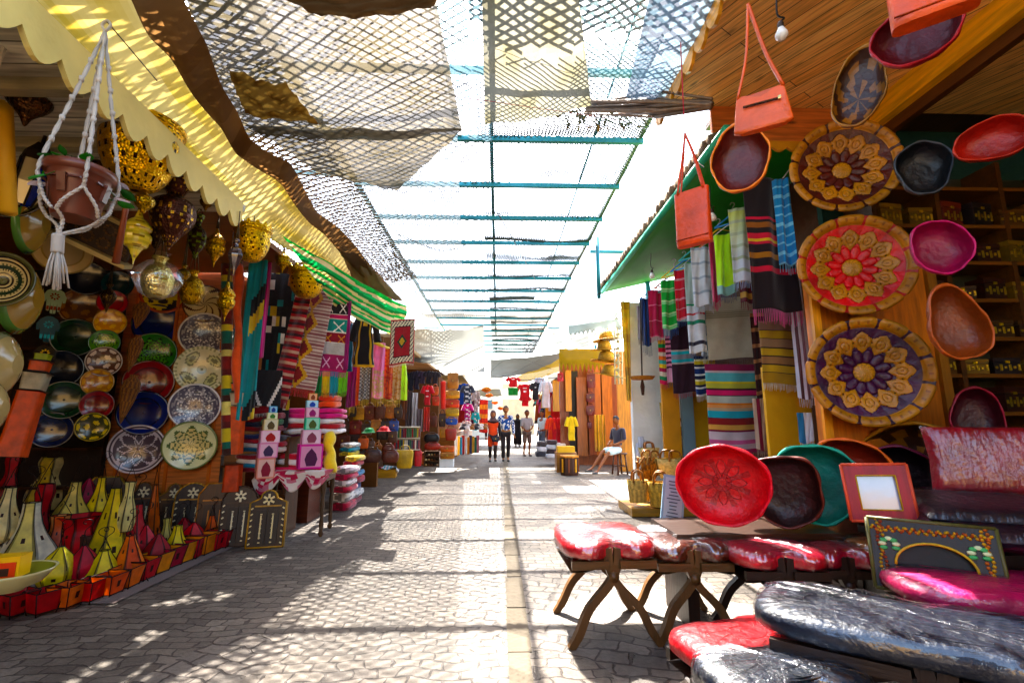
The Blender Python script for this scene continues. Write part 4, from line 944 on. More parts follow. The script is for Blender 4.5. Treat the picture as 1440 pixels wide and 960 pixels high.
lamp(398, 352, 384, 22, 4.8, P_SPIKE, h('b8903a'), BD, 'small brass spiked lamp between the two crowned bowls', hang=2.9)
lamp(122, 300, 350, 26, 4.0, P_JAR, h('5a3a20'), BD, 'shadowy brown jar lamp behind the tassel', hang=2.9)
# blue pane lantern and red shade
p = at(30, 290, Y=2.7); r = thing('pane_lantern', 'dark lantern with pale and blue panes at the upper left', 'lantern', p, (.05, .12, .5)); pt = at(30, 186, Y=2.7); H = pt.z - p.z; W = px2w(17, p)
m = MB()
for a in range(6):
    q = a / 6 * 2 * pi; m.tube([(W * .55 * cos(q), W * .55 * sin(q), 0), (W * cos(q), W * sin(q), H * .3), (W * cos(q), W * sin(q), H * .62), (W * .3 * cos(q), W * .3 * sin(q), H * .85)], .006, h('20140c'), 4)
m.lathe([(W * 1.05, H * .6), (W * .95, H * .72), (W * .4, H * .84), (W * .15, H * .86), (W * .15, H)], 6, h('24170e'), smooth=False); m.build('lantern_frame', IRON, r)
m = MB(); m.lathe([(W * .5, .01), (W * .94, H * .3), (W * .94, H * .6)], 6, lambda u, v: [h('b8ac88'), h('1d2f8a'), h('b8ac88'), h('22307a')][int(u * 6) % 4], smooth=False); m.build('pane', GLASSY, r)
p = at(80, 188, Y=2.9); m = MB(); W = px2w(26, p)
m.lathe([(W * .1, -W * .9), (W * .6, -W * .5), (W, W * .5), (W * .95, W * .6)], 5, h('a8141c'), smooth=False); m.build('star_lantern', HIDE, None, loc=p, rot=(.3, .5, 0), label='small crimson pointed shade behind the macrame cords', cat='lantern')
# planter
p = at(104, 308, Y=1.9); pt = at(104, 240, Y=1.9); H = pt.z - p.z; R = px2w(50, at(104, 262, Y=1.9)) * .76; r = thing('hanging_planter', 'brown plastic planter hanging in white knotted macrame cords', 'planter', p)
m = MB(); m.lathe([(R * .62, 0), (R * .66, .006), (R * .9, H * .82), (R * .92, H * .84), (R * 1.04, H * .86), (R * 1.06, H), (R * .96, H), (R * .88, H * .7)], 48, h('6b4034'), capb=True)
for k in range(4):
    a = k * pi / 2 + 4.9; m.M = Matrix.Rotation(a, 4, 'Z') @ Matrix.Translation((R * .84, 0, H * .55)); m.box(0, 0, 0, .02, .03, H * .34, h('5d362c'), rot=(0, .2, 0)); m.box(0, 0, H * .12, .012, .12, .006, h('5d362c')); m.M = Matrix.Identity(4)
m.lathe([(R * .9, H * .8), (.001, H * .82)], 24, h('2a1a10')); m.build('pot', PLAST, r)
top = at(148, 45, Y=1.98) - p; bot = at(78, 402, Y=1.86) - p; kn = at(82, 330, Y=1.84) - p; m = MB(); WH = h('cfc4b4')
def cord(pts, rr=.0055):
    P = cr(pts, 10); m.tube(P, rr, WH, 6)
    for s in (1, -1):   # twisted strands
        Q = [q + Vector((.005 * sin(i * 1.1), .005 * cos(i * 1.1), 0)) * s for i, q in enumerate(P)]; m.tube(Q, rr * .7, mul(WH, .9), 4)
def cage(a, rr, z): return Vector((R * rr * cos(a), R * rr * sin(a), z))
for k in range(4):
    a = k * pi / 2 + 4.0; hi = cage(a, 1.09, H * .95); mid = cage(a, 1.0, H * .5); l1 = cage(a - .7, .86, H * .02); l2 = cage(a + .7, .86, H * .02)
    cord([top, top.lerp(hi, .5) + Vector((0, 0, -.01)), hi, mid]); cord([mid, cage(a - .45, .97, H * .2), l1]); cord([mid, cage(a + .45, .97, H * .2), l2])
    cord([l1, cage(a - .7, .5, -.03), kn])
    for t in (.25, .4, .55, .7, .85): q = top.lerp(hi, t); m.tube([q - Vector((0, 0, .012)), q + Vector((0, 0, .012))], .0095, WH, 6)
cord([kn, kn + (bot - kn) * .35], .02)
for k in range(26):
    o = Vector((rnd.uniform(-.03, .03), rnd.uniform(-.03, .03), rnd.uniform(-.02, .02))); m.tube([kn + (bot - kn) * .3 + o * .3, kn + (bot - kn) * .6 + o * .7, bot + o], .0035, WH, 4)
m.tube(cr([top, top + Vector((.02, 0, .035)), top + Vector((0, 0, .06)), top + Vector((-.02, 0, .035)), top], 4), .006, WH, 6); m.tube([top + Vector((0, 0, .055)), Vector((top.x + .03, top.y + .3, 3.02 - p.z))], .003, h('3a3026'), 4)
m.build('macrame_cord', CLOTH, r)
m = MB()
for k in range(16):
    a = rnd.uniform(0, 6.28); rr = R * rnd.uniform(.7, 1.35); z = H * (1.05 if rr < R else rnd.uniform(.4, 1.05)); c = Vector((rr * cos(a), rr * sin(a), z)); s = rnd.uniform(.02, .036); A = Euler((rnd.uniform(-.8, .8), rnd.uniform(-.8, .8), a)).to_matrix()
    m.grid(lambda u, v: c + A @ Vector((s * 2 * (v - .2), s * 1.3 * (u - .5) * sin(pi * (v * .9 + .08)), s * .4 * abs(u - .5))), 4, 6, h('2f6b2a', rnd.uniform(.5, 1.4)) if k % 4 else h('d8c8cc'))
    m.tube([Vector((0, 0, H * .8)), c * .6 + Vector((0, 0, H * .5)), c], .002, h('3a5a22'), 4)
m.build('trailing_leaves', LEAF, r)
m = MB(); p = at(8, 55, Y=2.0)
for k in range(18): m.tube(cr([p + Vector((rnd.uniform(-.02, .02), 0, .5)), p + Vector((rnd.uniform(-.03, .03), rnd.uniform(-.02, .02), .1)), p + Vector((rnd.uniform(-.06, 0), 0, -.16))], 4), .005, WH, 4)
m.build('macrame_bundle', CLOTH, label='bundle of white macrame cords cut off by the top left corner', cat='macrame')
a, b = at(4, 80, Y=2.4), at(12, 300, Y=2.4); m = MB(); m.tube([a, b], .035, h('d8a020'), 8); m.build('yellow_pole', PAINT, label='yellow painted pole at the far left under the eave', cat='pole')
m = MB(); a, b = at(179, 282, Y=2.7), at(163, 370, Y=2.7); m.tube([a, a.lerp(b, .2), a.lerp(b, .21), b], [.014, .016, .014, .02], lambda t: h('c0621c') if int(t * 9) % 3 else h('7a3410'), 10); m.build('bamboo_flute', WOOD, label='orange brown bamboo flute hanging below the brass finial ball', cat='flute')
# white fringed cloth and green string at the top
P = [at(140, -20, Y=2.6), at(176, -20, Y=2.6), at(190, 62, Y=2.7), at(170, 50, Y=2.7)]
quadsheet(P, 10, 12, h('cfc8b8'), CLOTH, 'fringed_cloth', None, .0, .01, label='small whitish cloth corner with dark fringe at the top left', cat='cloth')
m = MB()
for k in range(22): t = k / 21; q = P[0].lerp(P[3], .3 + .7 * t); m.tube([q, q + Vector((-.02, 0, -.05))], .003, h('3a2618'), 4)
m.build('dark_fringe', CLOTH, bpy.data.objects['fringed_cloth']); bpy.data.objects['dark_fringe'].parent = bpy.data.objects['fringed_cloth']
m = MB(); a, b = at(187, 82, Y=2.7), at(177, 148, Y=2.75); m.tube([a, b], .0035, h('1fae7a'), 5); m.tube([at(189, 60, Y=2.7), a], .003, h('3a2618'), 4)
for k in range(6): m.tube([a, a + Vector((rnd.uniform(-.05, .05), 0, rnd.uniform(-.02, .04)))], .005, h('1fb58a'), 4)
m.build('green_string', PLAST, label='green plastic string knotted below the fringed cloth', cat='string')
# ================================================================== FLOOR LANTERNS
OR, RD, CR2, YL, MG, PK = h('e0561a'), h('c01420'), h('e6d9a8'), h('f0d020'), h('b0123c'), h('e88a5a')
for a in [(13, 638, 716, 30, 3.95, 'wave', RD, 'crimson goatskin lantern at the far left below the orange tower', dict(spiral=2)),
    (31, 647, 712, 26, 3.9, 'slim', OR, 'orange goatskin lantern squeezed between crimson and olive ones at the back', {}),
    (5, 685, 762, 44, 3.55, 'pear', CR2, 'cream pear shaped lantern cut by the left edge', {}),
    (66, 642, 716, 46, 4.3, 'wave', h('c9b060'), 'curved olive and cream lantern under the spiral wire', dict(c2=CR2, spiral=2)),
    (40, 706, 812, 66, 3.35, 'pear', h('dcd08a'), 'tall olive and white pear lantern beside the cream bowl', dict(c2=h('ece6d0'), spiral=2)),
    (54, 680, 786, 34, 3.75, 'wave', RD, 'tall slim crimson lantern behind the olive and white pear', {}),
    (78, 724, 800, 40, 3.6, 'slim', h('d8581e'), 'orange and peach hourglass lantern left of the flared red vase', dict(c2=h('efb088'))),
    (100, 677, 742, 40, 4.1, 'pear', h('e0cc84'), 'cream lantern with a rosette motif above the flared red vase', {}),
    (106, 638, 706, 34, 4.4, 'slim', MG, 'magenta lantern standing high below the yellow flowered plate', dict(c2=h('e07090'))),
    (121, 672, 724, 26, 4.3, 'drop', h('b01045'), 'small magenta drop lantern left of the bright yellow one', {}),
    (138, 671, 736, 32, 4.2, 'pear', h('ecd02a'), 'bright yellow lantern with black blossoms left of the tallest yellow', {}),
    (157, 686, 796, 58, 3.85, 'pyramid', YL, 'tallest yellow lantern in the middle of the floor display', dict(c2=h('d8c018'))),
    (178, 677, 746, 24, 4.3, 'slim', h('e2d8a0'), 'slim cream lantern right behind the tallest yellow one', {}),
    (112, 724, 796, 48, 3.5, 'vase', RD, 'flared dark red vase shaped lantern open at the top', dict(spiral=0)),
    (82, 768, 828, 48, 3.15, 'drop', h('dcd070'), 'low olive yellow lantern with a black bird motif at the front', {}),
    (146, 773, 820, 58, 3.4, 'pyramid', h('f2dc1c'), 'low bright yellow pyramid lantern in the front row', dict(c2=h('dfcf40'), spiral=2)),
    (118, 766, 822, 40, 3.3, 'drop', h('b81430'), 'low red lantern between the two low yellow ones', {}),
    (191, 709, 790, 46, 4.0, 'pear', RD, 'big glossy red pear lantern in front of the slim orange one', {}),
    (183, 752, 812, 50, 3.6, 'pyramid', h('d8501c'), 'orange brown pyramid lantern in front of the big red pear', dict(c2=h('e87a30'))),
    (216, 681, 765, 26, 4.4, 'pyramid', h('e8701c'), 'slim tall orange lantern left of the wooden mirror doors', {}),
    (205, 738, 790, 30, 4.1, 'drop', h('c8142a'), 'red drop lantern half hidden behind the orange brown pyramid', {}),
    (220, 750, 796, 32, 3.95, 'drop', h('a01020'), 'dark red drop lantern with an S shaped wire, right of the pyramid', {}),
    (247, 738, 785, 36, 4.2, 'pear', h('ecd41c'), 'small yellow pear lantern with a black cross motif', {}),
    (235, 728, 772, 18, 4.4, 'slim', h('e0d08a'), 'thin cream lantern behind the small yellow pear', {}),
    (258, 727, 762, 26, 4.7, 'drop', h('b41026'), 'small crimson lantern behind the glossy scarlet one', {}),
    (270, 734, 772, 34, 4.45, 'drop', h('d01824'), 'glossy scarlet onion lantern right of the small yellow pear', {}),
    (299, 724, 762, 30, 4.8, 'pyramid', h('e8601c'), 'small orange pyramid lantern, last at the right end of the display', {}),
    (165, 745, 790, 22, 4.1, 'slim', h('d84018'), 'narrow red orange lantern beside the tallest yellow one', {}),
    (0, 722, 790, 34, 3.7, 'slim', h('c8b050'), 'ochre lantern mostly hidden behind the cream bowl', {})]:
    k = dict(a[8]); kk = dict(tilt=rnd.uniform(-.05, .05), turn=rnd.uniform(-.4, .4)); kk.update(k)
    o = lantern(*a[:5], a[5], a[6], a[7], **kk); o['group'] = 'goatskin lanterns on the floor of the lamp shop'
# low display board under lanterns
m = MB(); m.add([tuple(G(-60, 850)) [:2] + (0,), tuple(G(160, 850))[:2] + (0,), tuple(G(345, 762))[:2] + (0,), (-3.1, 5.3, 0), (-5.3, 5.3, 0), (-5.3, 3.0, 0)], [(0, 1, 2, 3, 4, 5)], h('3a2015'))
m.M = Matrix.Translation((0, 0, .012)); m.build('shop_mat', CLOTH, loc=(0, 0, .01), label='dark mat spread under the floor lanterns', cat='mat')
m = MB()
for k in range(9):
    t = k / 8; a = Vector((-4.9 + .1 * t, 3.6 + .0 * t, 0)); 
m.box(-4.6, 4.68, .15, 1.4, 1.16, .28, h('3a1c12')); m.box(-3.6, 4.42, .15, .6, .34, .28, h('301710')); m.build('display_step', WOODX, label='dark stepped plank platform carrying the rear floor lanterns', cat='platform')
# row of small box shades
path = [(22, 848), (58, 846), (92, 838), (124, 830), (152, 822), (176, 812), (198, 802), (218, 793), (236, 785), (252, 779), (268, 773), (283, 768), (297, 763), (310, 759), (322, 755), (334, 751)]
bc = ['a01a1e', 'b81c22', 'e06a24', 'c02020', 'd8501c', 'e06c28', 'b8202a', 'e08a28', 'a01030', 'e0902c', 'b01a30', 'e8882a', 'd02030', 'c01828', 'e08030', 'd8501c']
names = 'first second third fourth fifth sixth seventh eighth ninth tenth eleventh twelfth thirteenth fourteenth fifteenth sixteenth'.split()
for i, ((x, y), c) in enumerate(zip(path, bc)):
    g0 = G(x, y + 17 - i * .5); c = h(c); s = px2w(19 if i < 3 else 17.5, g0) * 1.15; hh = s * (1.25 if i < 12 else 1.1); m = MB()
    root = thing('box_shade', f'{names[i]} small open {["dark red","red","orange","scarlet","burnt orange","orange","crimson","amber","wine red","golden orange","ruby","amber","bright red","red","orange","burnt orange"][i]} box shade of the row, counted from the left', 'lantern', g0, .55 + i * .03 + rnd.uniform(-.2, .2), 'small open box shades lined along the floor display')
    n = 4
    def bcol(u, v):
        a = (u * n) % 1 - .5; q = v - .5
        if abs(a) > .45 or v > .94 or v < .06: return mul(c, .25)
        x, y = a * 5, q * 5; rr = sqrt(x * x + y * y)
        return h('2a0d08') if rr < .5 + .7 * abs(cos(2 * atan2(y, x))) * .8 and i % 2 == 0 else c
    m.lathe([(s * (.78 + .3 * t / 6), hh * t / 6 + .02) for t in range(7)], 4 * 8, bcol, rad=lambda u, v: cos(pi / 4) / cos(((u * 4) % 1 - .5) * pi / 2)); m.build('goatskin_shade', HIDE, root)
    m = MB(); P = [(cos(k * pi / 2), sin(k * pi / 2)) for k in range(5)]
    for q, z in ((.78, .02), (1.08, hh + .02)): m.tube([(a * s * q, b * s * q, z) for a, b in P], .004, h('1c0b08'), 4)
    for a, b in P[:4]: m.tube([(a * s * .72, b * s * .72, 0), (a * s * .78, b * s * .78, .02), (a * s * 1.08, b * s * 1.08, hh + .02)], .004, h('1c0b08'), 4)
    m.build('wire_frame', IRON, root)
# cream bowl with a glowing looking candle box
p = at(12, 830, Y=2.75); R = px2w(46, p); r = thing('ceramic_bowl', 'wide cream bowl on the left holding a red and yellow box', 'bowl', p)
m = MB(); m.lathe([(R * .35, 0), (R * .4, .01), (R * .75, R * .2), (R * 1.0, R * .52), (R * 1.06, R * .6), (R * .98, R * .58), (R * .7, R * .25), (.001, R * .15)], 40, lambda u, v: h('d8cf9a') if v < .65 else h('8a8a40'), capb=True); m.build('bowl_body', GLAZE, r)
m = MB(); m.box(0, 0, 0, R * .8, R * .6, R * .62, h('f0b81c')); m.box(0, -R * .31, -.01, R * .66, .01, R * .42, h('e0442a')); m.box(.01, -R * .32, -.02, R * .25, .01, R * .22, h('3a2420')); m.build('candle_box', PLAST, None, loc=p + Vector((-.02, 0, R * .72)), rot=(0, 0, .3), label='small yellow box with red front standing in the cream bowl', cat='box')
# ================================================================== WOODEN MIRROR DOORS
def mdoor(px0, py0, px1, py1, Y, shape, c, edge, label, inlay=None, lean=-.12):
    cx, zt, zb, wd = rect(px0, py0, px1, py1, Y); H = zt - zb; hw = wd / 2
    if shape == 'arch': out = [(-hw, 0), (-hw, H * .72)] + [(-hw * cos(a * pi / 12), H * .72 + H * .28 * sin(a * pi / 12)) for a in range(1, 12)] + [(hw, H * .72), (hw, 0)]
    elif shape == 'oct': out = [(-hw, 0), (-hw, H * .82), (-hw * .55, H), (hw * .55, H), (hw, H * .82), (hw, 0)]
    elif shape == 'bump': out = [(-hw, 0), (-hw, H * .78), (-hw * .55, H * .84)] + [(-hw * .45 * cos(a * pi / 6), H * .86 + H * .14 * sin(a * pi / 6)) for a in range(0, 7)] + [(hw * .55, H * .84), (hw, H * .78), (hw, 0)]
    out = out[::-1]; z0 = Vector((cx, Y, 0)); root = thing('mirror_frame', label, 'mirror frame', z0, (lean, 0, face_cam(z0) * .5), 'carved wooden frames leaning in a row')
    m = MB(); m.prism(out, -.015, .02, c, edge); m.build('frame_board', WOOD, root)
    m = MB(); n = len(out)
    for i in range(n):
        a, b = out[i], out[(i + 1) % n]; m.tube([(a[0] * .95, -.02, .01 + a[1] * .98), (b[0] * .95, -.02, .01 + b[1] * .98)], .009, edge, 4)
    m.build('edge_trim', WOOD, root)
    m = MB(); iw = hw * .62
    for sx in (-1, 1): m.box(sx * iw * .5, -.022, H * .36, iw * .9, .014, H * .58, mul(c, .45)); m.box(sx * iw * .5, -.031, H * .36, .012, .008, H * .4, inlay if inlay else edge)
    m.box(0, -.022, H * .72, hw * 1.4, .012, .014, edge); m.build('shutter', WOOD, root)
    if inlay:
        m = MB()
        for cx_, cz_ in ((0, H * .83),):
            for k in range(6): a = k * pi / 3 + pi / 6; m.box(cx_ + hw * .2 * cos(a), -.02, cz_ + hw * .2 * sin(a), hw * .24, .008, hw * .11, inlay, rot=(0, -a, 0))
        for k in range(14):
            sx = -1 if k % 2 else 1; m.box(sx * hw * .82, -.022, H * (.08 + .1 * (k // 2)), .022, .008, .012, inlay, rot=(0, .6 * sx, 0)); m.box(sx * hw * .3, -.034, H * (.1 + .08 * (k // 2)), .018, .008, .01, inlay)
        m.build('bone_inlay', PLAST, root)
    return root
IV = h('cfc6a4')
mdoor(118, 650, 172, 740, 5.3, 'oct', h('2e1a10'), h('b08a3a'), 'dark octagonal frame behind the yellow lanterns, leftmost of the carved frames')
mdoor(176, 658, 222, 742, 5.25, 'bump', h('2b190f'), h('6b4a26'), 'dark crested frame with bone inlay behind the slim orange lantern', inlay=IV)
mdoor(222, 664, 262, 744, 5.3, 'bump', h('3d2414'), h('8a6a3a'), 'brown crested frame with white blossom inlay behind the yellow pear', inlay=IV)
mdoor(246, 660, 292, 744, 5.2, 'arch', h('22140d'), h('c08a3a'), 'round arched frame with tan edge right of the white blossom frame', inlay=IV)
mdoor(279, 660, 326, 746, 5.12, 'oct', h('4a2c14'), h('c07a2a'), 'octagonal frame with bright orange brown edge and carved top')
mdoor(312, 664, 361, 748, 5.05, 'arch', h('2a1a10'), h('3a2416'), 'very dark arched frame densely inlaid with small bone pieces', inlay=h('d8d0b0'))
mdoor(352, 666, 402, 746, 5.0, 'bump', h('2c1d12'), h('b0863a'), 'rightmost carved frame with a six petal blossom crest and gold edging', inlay=h('e0d0a0'))
# ================================================================== RUGS AND SCARVES OF THE SECOND STALL
m = MB(); a, b = at(318, 380, Y=4.9), at(466, 366, Y=5.9); m.tube([a, b], .016, h('a8732a'), 8); m.tube([at(392, 372, Y=5.4), at(392, 340, Y=5.4)], .006, h('a8732a'), 5)
m.build('bamboo_rod', WOOD, label='bamboo rod carrying the teal and magenta scarves', cat='rod')
m = MB(); a, b = at(496, 428, Y=7.4), at(548, 421, Y=7.6); m.tube([a, b], .02, h('a8732a'), 8); m.build('bamboo_rod', WOOD, label='short bamboo rod below the green striped awning', cat='rod')
rc = [h('5a1410'), h('c8b24a'), h('1d5a4a'), h('3a1a10'), h('e0d080'), h('7a1a14')]
p0, p1 = at(319, 372, Y=4.95), at(320, 640, Y=4.95); m = MB()
m.tube([p0.lerp(p1, k / 30) for k in range(31)], .055, lambda t: rc[int(t * 22) % 6], 14); m.build('rolled_rug', PILE, label='upright rolled rug banded maroon, green and cream beside the plates', cat='rolled rug')
def roll(px0, py0, px1, py1, Y, R, colf, label, Y2=None, n=14):
    a, b = at(px0, py0, Y=Y), at(px1, py1, Y=Y2 or Y); m = MB(); m.tube([a.lerp(b, k / 30) + Vector((.012 * sin(k * .5), 0, 0)) for k in range(31)], [R * (.85 + .15 * sin(k * .35)) for k in range(31)], colf, n)
    return m.build('rolled_cloth', PILE, label=label, cat='rolled cloth')
roll(335, 372, 334, 566, 4.95, .05, lambda t: h('e8551a'), 'bright orange cloth roll hanging beside the banded rug roll')
tl = [h('0f8f92'), h('0f8f92'), h('0f8f92'), h('16181c'), h('e0c060'), h('0f8f92')]
cloth(341, 362, 366, 590, 4.97, lambda u, v: tl[int((v * 9 + u * 1.6)) % 6] if u > .35 else h('13939a'), 'teal scarf with black and yellow slanted bars on the bamboo rod', folds=1.5, amp=.03)
cloth(360, 362, 376, 502, 5.05, lambda u, v: h('d81878') if int(u * 7) % 3 else h('b01060'), 'magenta scarf hanging right of the teal one', folds=2, amp=.03, taper=.9)
BKP = spots(h('14100f'), [h('d8d0c0'), h('2f7a78'), h('c8a83a')], 9, .16)
cloth(372, 372, 412, 600, 5.6, BKP, 'black rug with scattered small white and teal motifs', name='hanging_rug', cat='rug', folds=1, amp=.02, mat=PILE)
cloth(322, 462, 345, 560, 5.3, vstripes([h('1f6a8a'), h('d0c030'), h('16181c')], 5), 'blue and yellow cloth end showing between teal scarf and orange roll', folds=1, amp=.02)
def slant(px0, py0, px1, py1, wpx, Y, pat, label, fr, name='hanging_rug'):
    a, b = at(px0, py0, Y=Y), at(px1, py1, Y=Y); wd = px2w(wpx, a); d = b - a; L = d.length; ang = atan2(d.x, -d.z)
    root = thing(name, label, 'rug', a, (0, -ang, 0)); m = MB(); fn = lambda u, v: ((u - .5) * wd, .03 * sin(u * 5 + v * 3) , -L * v)
    m.grid(fn, 28, 80, pat); solid(m.build('cloth_body', PILE, root), .012, 0); m = MB()
    for k in range(36):
        q = Vector(fn((k + .5) / 36, 1)); m.tube([q, q + Vector((rnd.uniform(-.01, .01), 0, -.1))], .004, fr, 3)
    m.build('fringe', PILE, root)
KP = lambda u, v: (h('7a1a18') if abs(u - .5) + abs((v * 4) % 1 - .5) * .5 < .16 else h('c89a50')) if abs(u - .5) + abs((v * 4) % 1 - .5) * .5 < .26 else (h('c8b4a8') if int(v * 60) % 2 else h('8a5a5a'))
slant(430, 404, 391, 560, 24, 5.5, lambda u, v: [h('8a1218'), h('3a0a10'), h('b02028'), h('c8a088')][int(v * 40) % 4], 'narrow dark red striped rug hanging slanted beside the grey pink one', h('a01018'))
slant(447, 402, 415, 545, 52, 5.6, KP, 'grey pink patterned rug hanging slanted with red fringe', h('d02018'))
RUGL = [(14, h('e86a1c')), (1, h('e8e0d0')), (15, h('141010')), (1.2, h('e8e0d0')), (5, h('c81e5c')), (1, h('e8e0d0')), (15, h('0f8a7a')), (1.2, h('e8e0d0')), (12, h('8a1420')), (1.2, h('e8e0d0')), (14, h('b8b0a8')), (18, h('9a1250')), (2, h('c8306a'))]
sp = stripes(RUGL)
def rugpat(u, v):
    c = sp(u, v); y = v * 100.6
    for y0, hh, ink, n in ((0, 14, h('f0e8d8'), 2), (15, 15, h('f0e8e0'), 3), (39, 15, h('f4f0e0'), 2), (55, 12, h('e0902c'), 3), (83, 15, h('e8b8d0'), 3)):
        t = (y - y0) / hh
        if 0 < t < 1:
            q = abs((u * n) % 1 - .5) * 1.6; w_ = abs(t - .5)
            if abs(q - w_) < .07 and q < .42: return ink
    return c
cloth(434, 407, 489, 522, 5.75, rugpat, 'banded rug in orange, black, teal, maroon and magenta hung high', name='hanging_rug', cat='rug', mat=PILE, folds=.5, amp=.015, fringe=h('d860a0'), res=(60, 120))
cloth(486, 412, 492, 520, 5.8, lambda u, v: h('a0186a'), 'narrow magenta edge of a rug behind the banded rug', name='hanging_rug', cat='rug', folds=.5, amp=.01)
for i, (x, c, n) in enumerate(((448, '1f9a4a', 'green'), (459, 'd8c82a', 'yellow'), (470, '18a0b0', 'turquoise'), (482, '7ac83a', 'lime'))):
    cloth(x - 6, 522, x + 6, 552, 5.9, lambda u, v, c=c: h(c), f'short {n} fringed shawl end below the banded rug', name='shawl', cat='shawl', folds=2, amp=.02, fringe=h(c), fl=.05, res=(12, 12))
cloth(352, 520, 394, 572, 5.3, lambda u, v: h('e8e0d8') if abs(abs(u - .5) * 1.2 + v * .6 - .75) < .06 else h('141012'), 'black rug corner with white zigzag above the folded piles', name='hanging_rug', cat='rug', mat=PILE, folds=.5)
cloth(322, 552, 386, 580, 5.35, diamonds(h('9a141c'), [h('e8dcc8'), h('c8a070')], 4, 1), 'dark red rug with white diamonds lying over the shelf edge', name='hanging_rug', cat='rug', mat=PILE, folds=.5, fringe=h('e8e0d8'), fl=.04)
# shelf stand
SR = thing('shelf_rack', 'wooden rack stacked with folded textiles left of the small table', 'rack', (-2.95, 5.7, 0)); m = MB()
for z in (.1, .42, .74, 1.02): m.box(0, 0, z, 1.15, .36, .03, h('5a3418'))
m.build('shelf', WOODX, SR)
for sx in (-1, 1): MB().box(sx * .56, 0, .53, .04, .34, 1.06, h('4a2a14')).build('upright', WOOD, SR)
F1 = [h(c) for c in ('8a101c', '2a2f4a', 'a8202c', 'd8d0c8', '5a1020', '1f5a78')]
pile(338, 586, 372, 606, 5.6, F1[:3], 'dark red and navy folded cloths on the top shelf of the rack')
pile(374, 580, 398, 606, 5.6, [h('8a0f1a'), h('2a6a3a'), h('8a0f1a')], 'folded dark red and green cloths behind the leaning box tower')
pile(340, 610, 378, 634, 5.55, [h('16587a'), h('c8c0b8'), h('a01828'), h('2a2f5a')], 'blue, white and red folded cloths on the middle shelf')
pile(380, 612, 405, 634, 5.55, [h('d8ccc0'), h('a01828'), h('181a2a')], 'white and crimson folded cloths beside the leaning box tower')
pile(338, 638, 384, 662, 5.55, [h('8a1020'), h('1a7a9a'), h('e0d8d0'), h('8a1020')], 'crimson and turquoise folded cloths on the lowest shelf')
pile(396, 636, 432, 660, 5.7, [h('b81830'), h('e8e0e0'), h('c02838')], 'red and white folded cloths behind the pink box')
pile(404, 574, 482, 609, 5.9, [h('f0e8e4'), h('b0101c'), h('f0e8e4'), h('e0187a'), h('e0187a')], 'big folded stack of white, crimson and magenta towels', wob=.04)
pile(452, 556, 476, 572, 6.3, [h('e85a1c'), h('d04a18')], 'orange folded shawl lying behind the towel stack')
roll(462, 610, 466, 664, 5.75, .07, lambda t: h('f0c81c'), 'thick yellow cloth roll leaning at the end of the table', Y2=5.6)
roll(452, 606, 455, 662, 5.8, .045, lambda t: h('e0702a') if int(t * 12) % 2 else h('8a1a1c'), 'orange and maroon cloth roll behind the yellow one')
roll(443, 606, 447, 662, 5.85, .05, lambda t: h('0f8a90'), 'teal cloth roll beside the pink and white box')
pile(404, 610, 428, 636, 6.0, [h('6a2a5a'), h('e8e0e8'), h('8a3a6a'), h('e8e0e8'), h('6a2a5a')], 'violet and white striped folded cloths under the towel stack')
m = MB(); m.box(-2.75, 6.35, .36, .8, .4, .72, h('5a2a1a')); m.build('counter', WOODX, label='dark wooden counter under the towel stack', cat='counter')
# table
tg = G(438, 742); T_ = thing('side_table', 'small turned leg table with a floral cloth beside the carved frames', 'table', (tg.x - .08, 5.62, 0), .1)
tz = at(430, 663, Y=5.5).z; m = MB(); m.box(0, 0, tz, .78, .5, .035, h('8a5a24')); m.box(0, 0, tz - .06, .7, .42, .08, h('5a3a20')); m.build('tabletop', WOODX, T_)
for sx in (-1, 1):
    for sy in (-1, 1):
        m = MB(); m.lathe([(.016, 0), (.03, .03), (.018, .06), (.026, .12), (.018, .2), (.024, tz * .5), (.018, tz * .6), (.03, tz * .75), (.026, tz - .09)], 12, h('4a3624')); m.build('leg', WOOD, T_, loc=(sx * .32, sy * .2, 0))
flr = lambda u, v: h('c8405a') if hsh(int(u * 14), int(v * 12)) < .3 else (h('f0e4dc') if hsh(int(u * 9) + 3, int(v * 8)) < .7 else h('d88a9a'))
m = MB()
def tc(u, v):
    x = (u - .5) * .8; dep = .26 * (.35 + .65 * abs(sin(u * 9.5))) * (1 - .3 * u)
    if v < .4: return (x, .2 - v / .4 * .46, .022 + .004 * sin(u * 20))
    t = (v - .4) / .6; return (x + .02 * sin(t * 4 + u * 8), -.262 - .02 * sin(u * 18) * t, .022 - dep * t)
m.grid(tc, 40, 24, flr); o = m.build('tablecloth', CLOTH, loc=(tg.x - .08, 5.62, tz), rot=(0, 0, .1), label='white and pink floral cloth draped unevenly over the side table', cat='tablecloth'); solid(o, .004, 1)
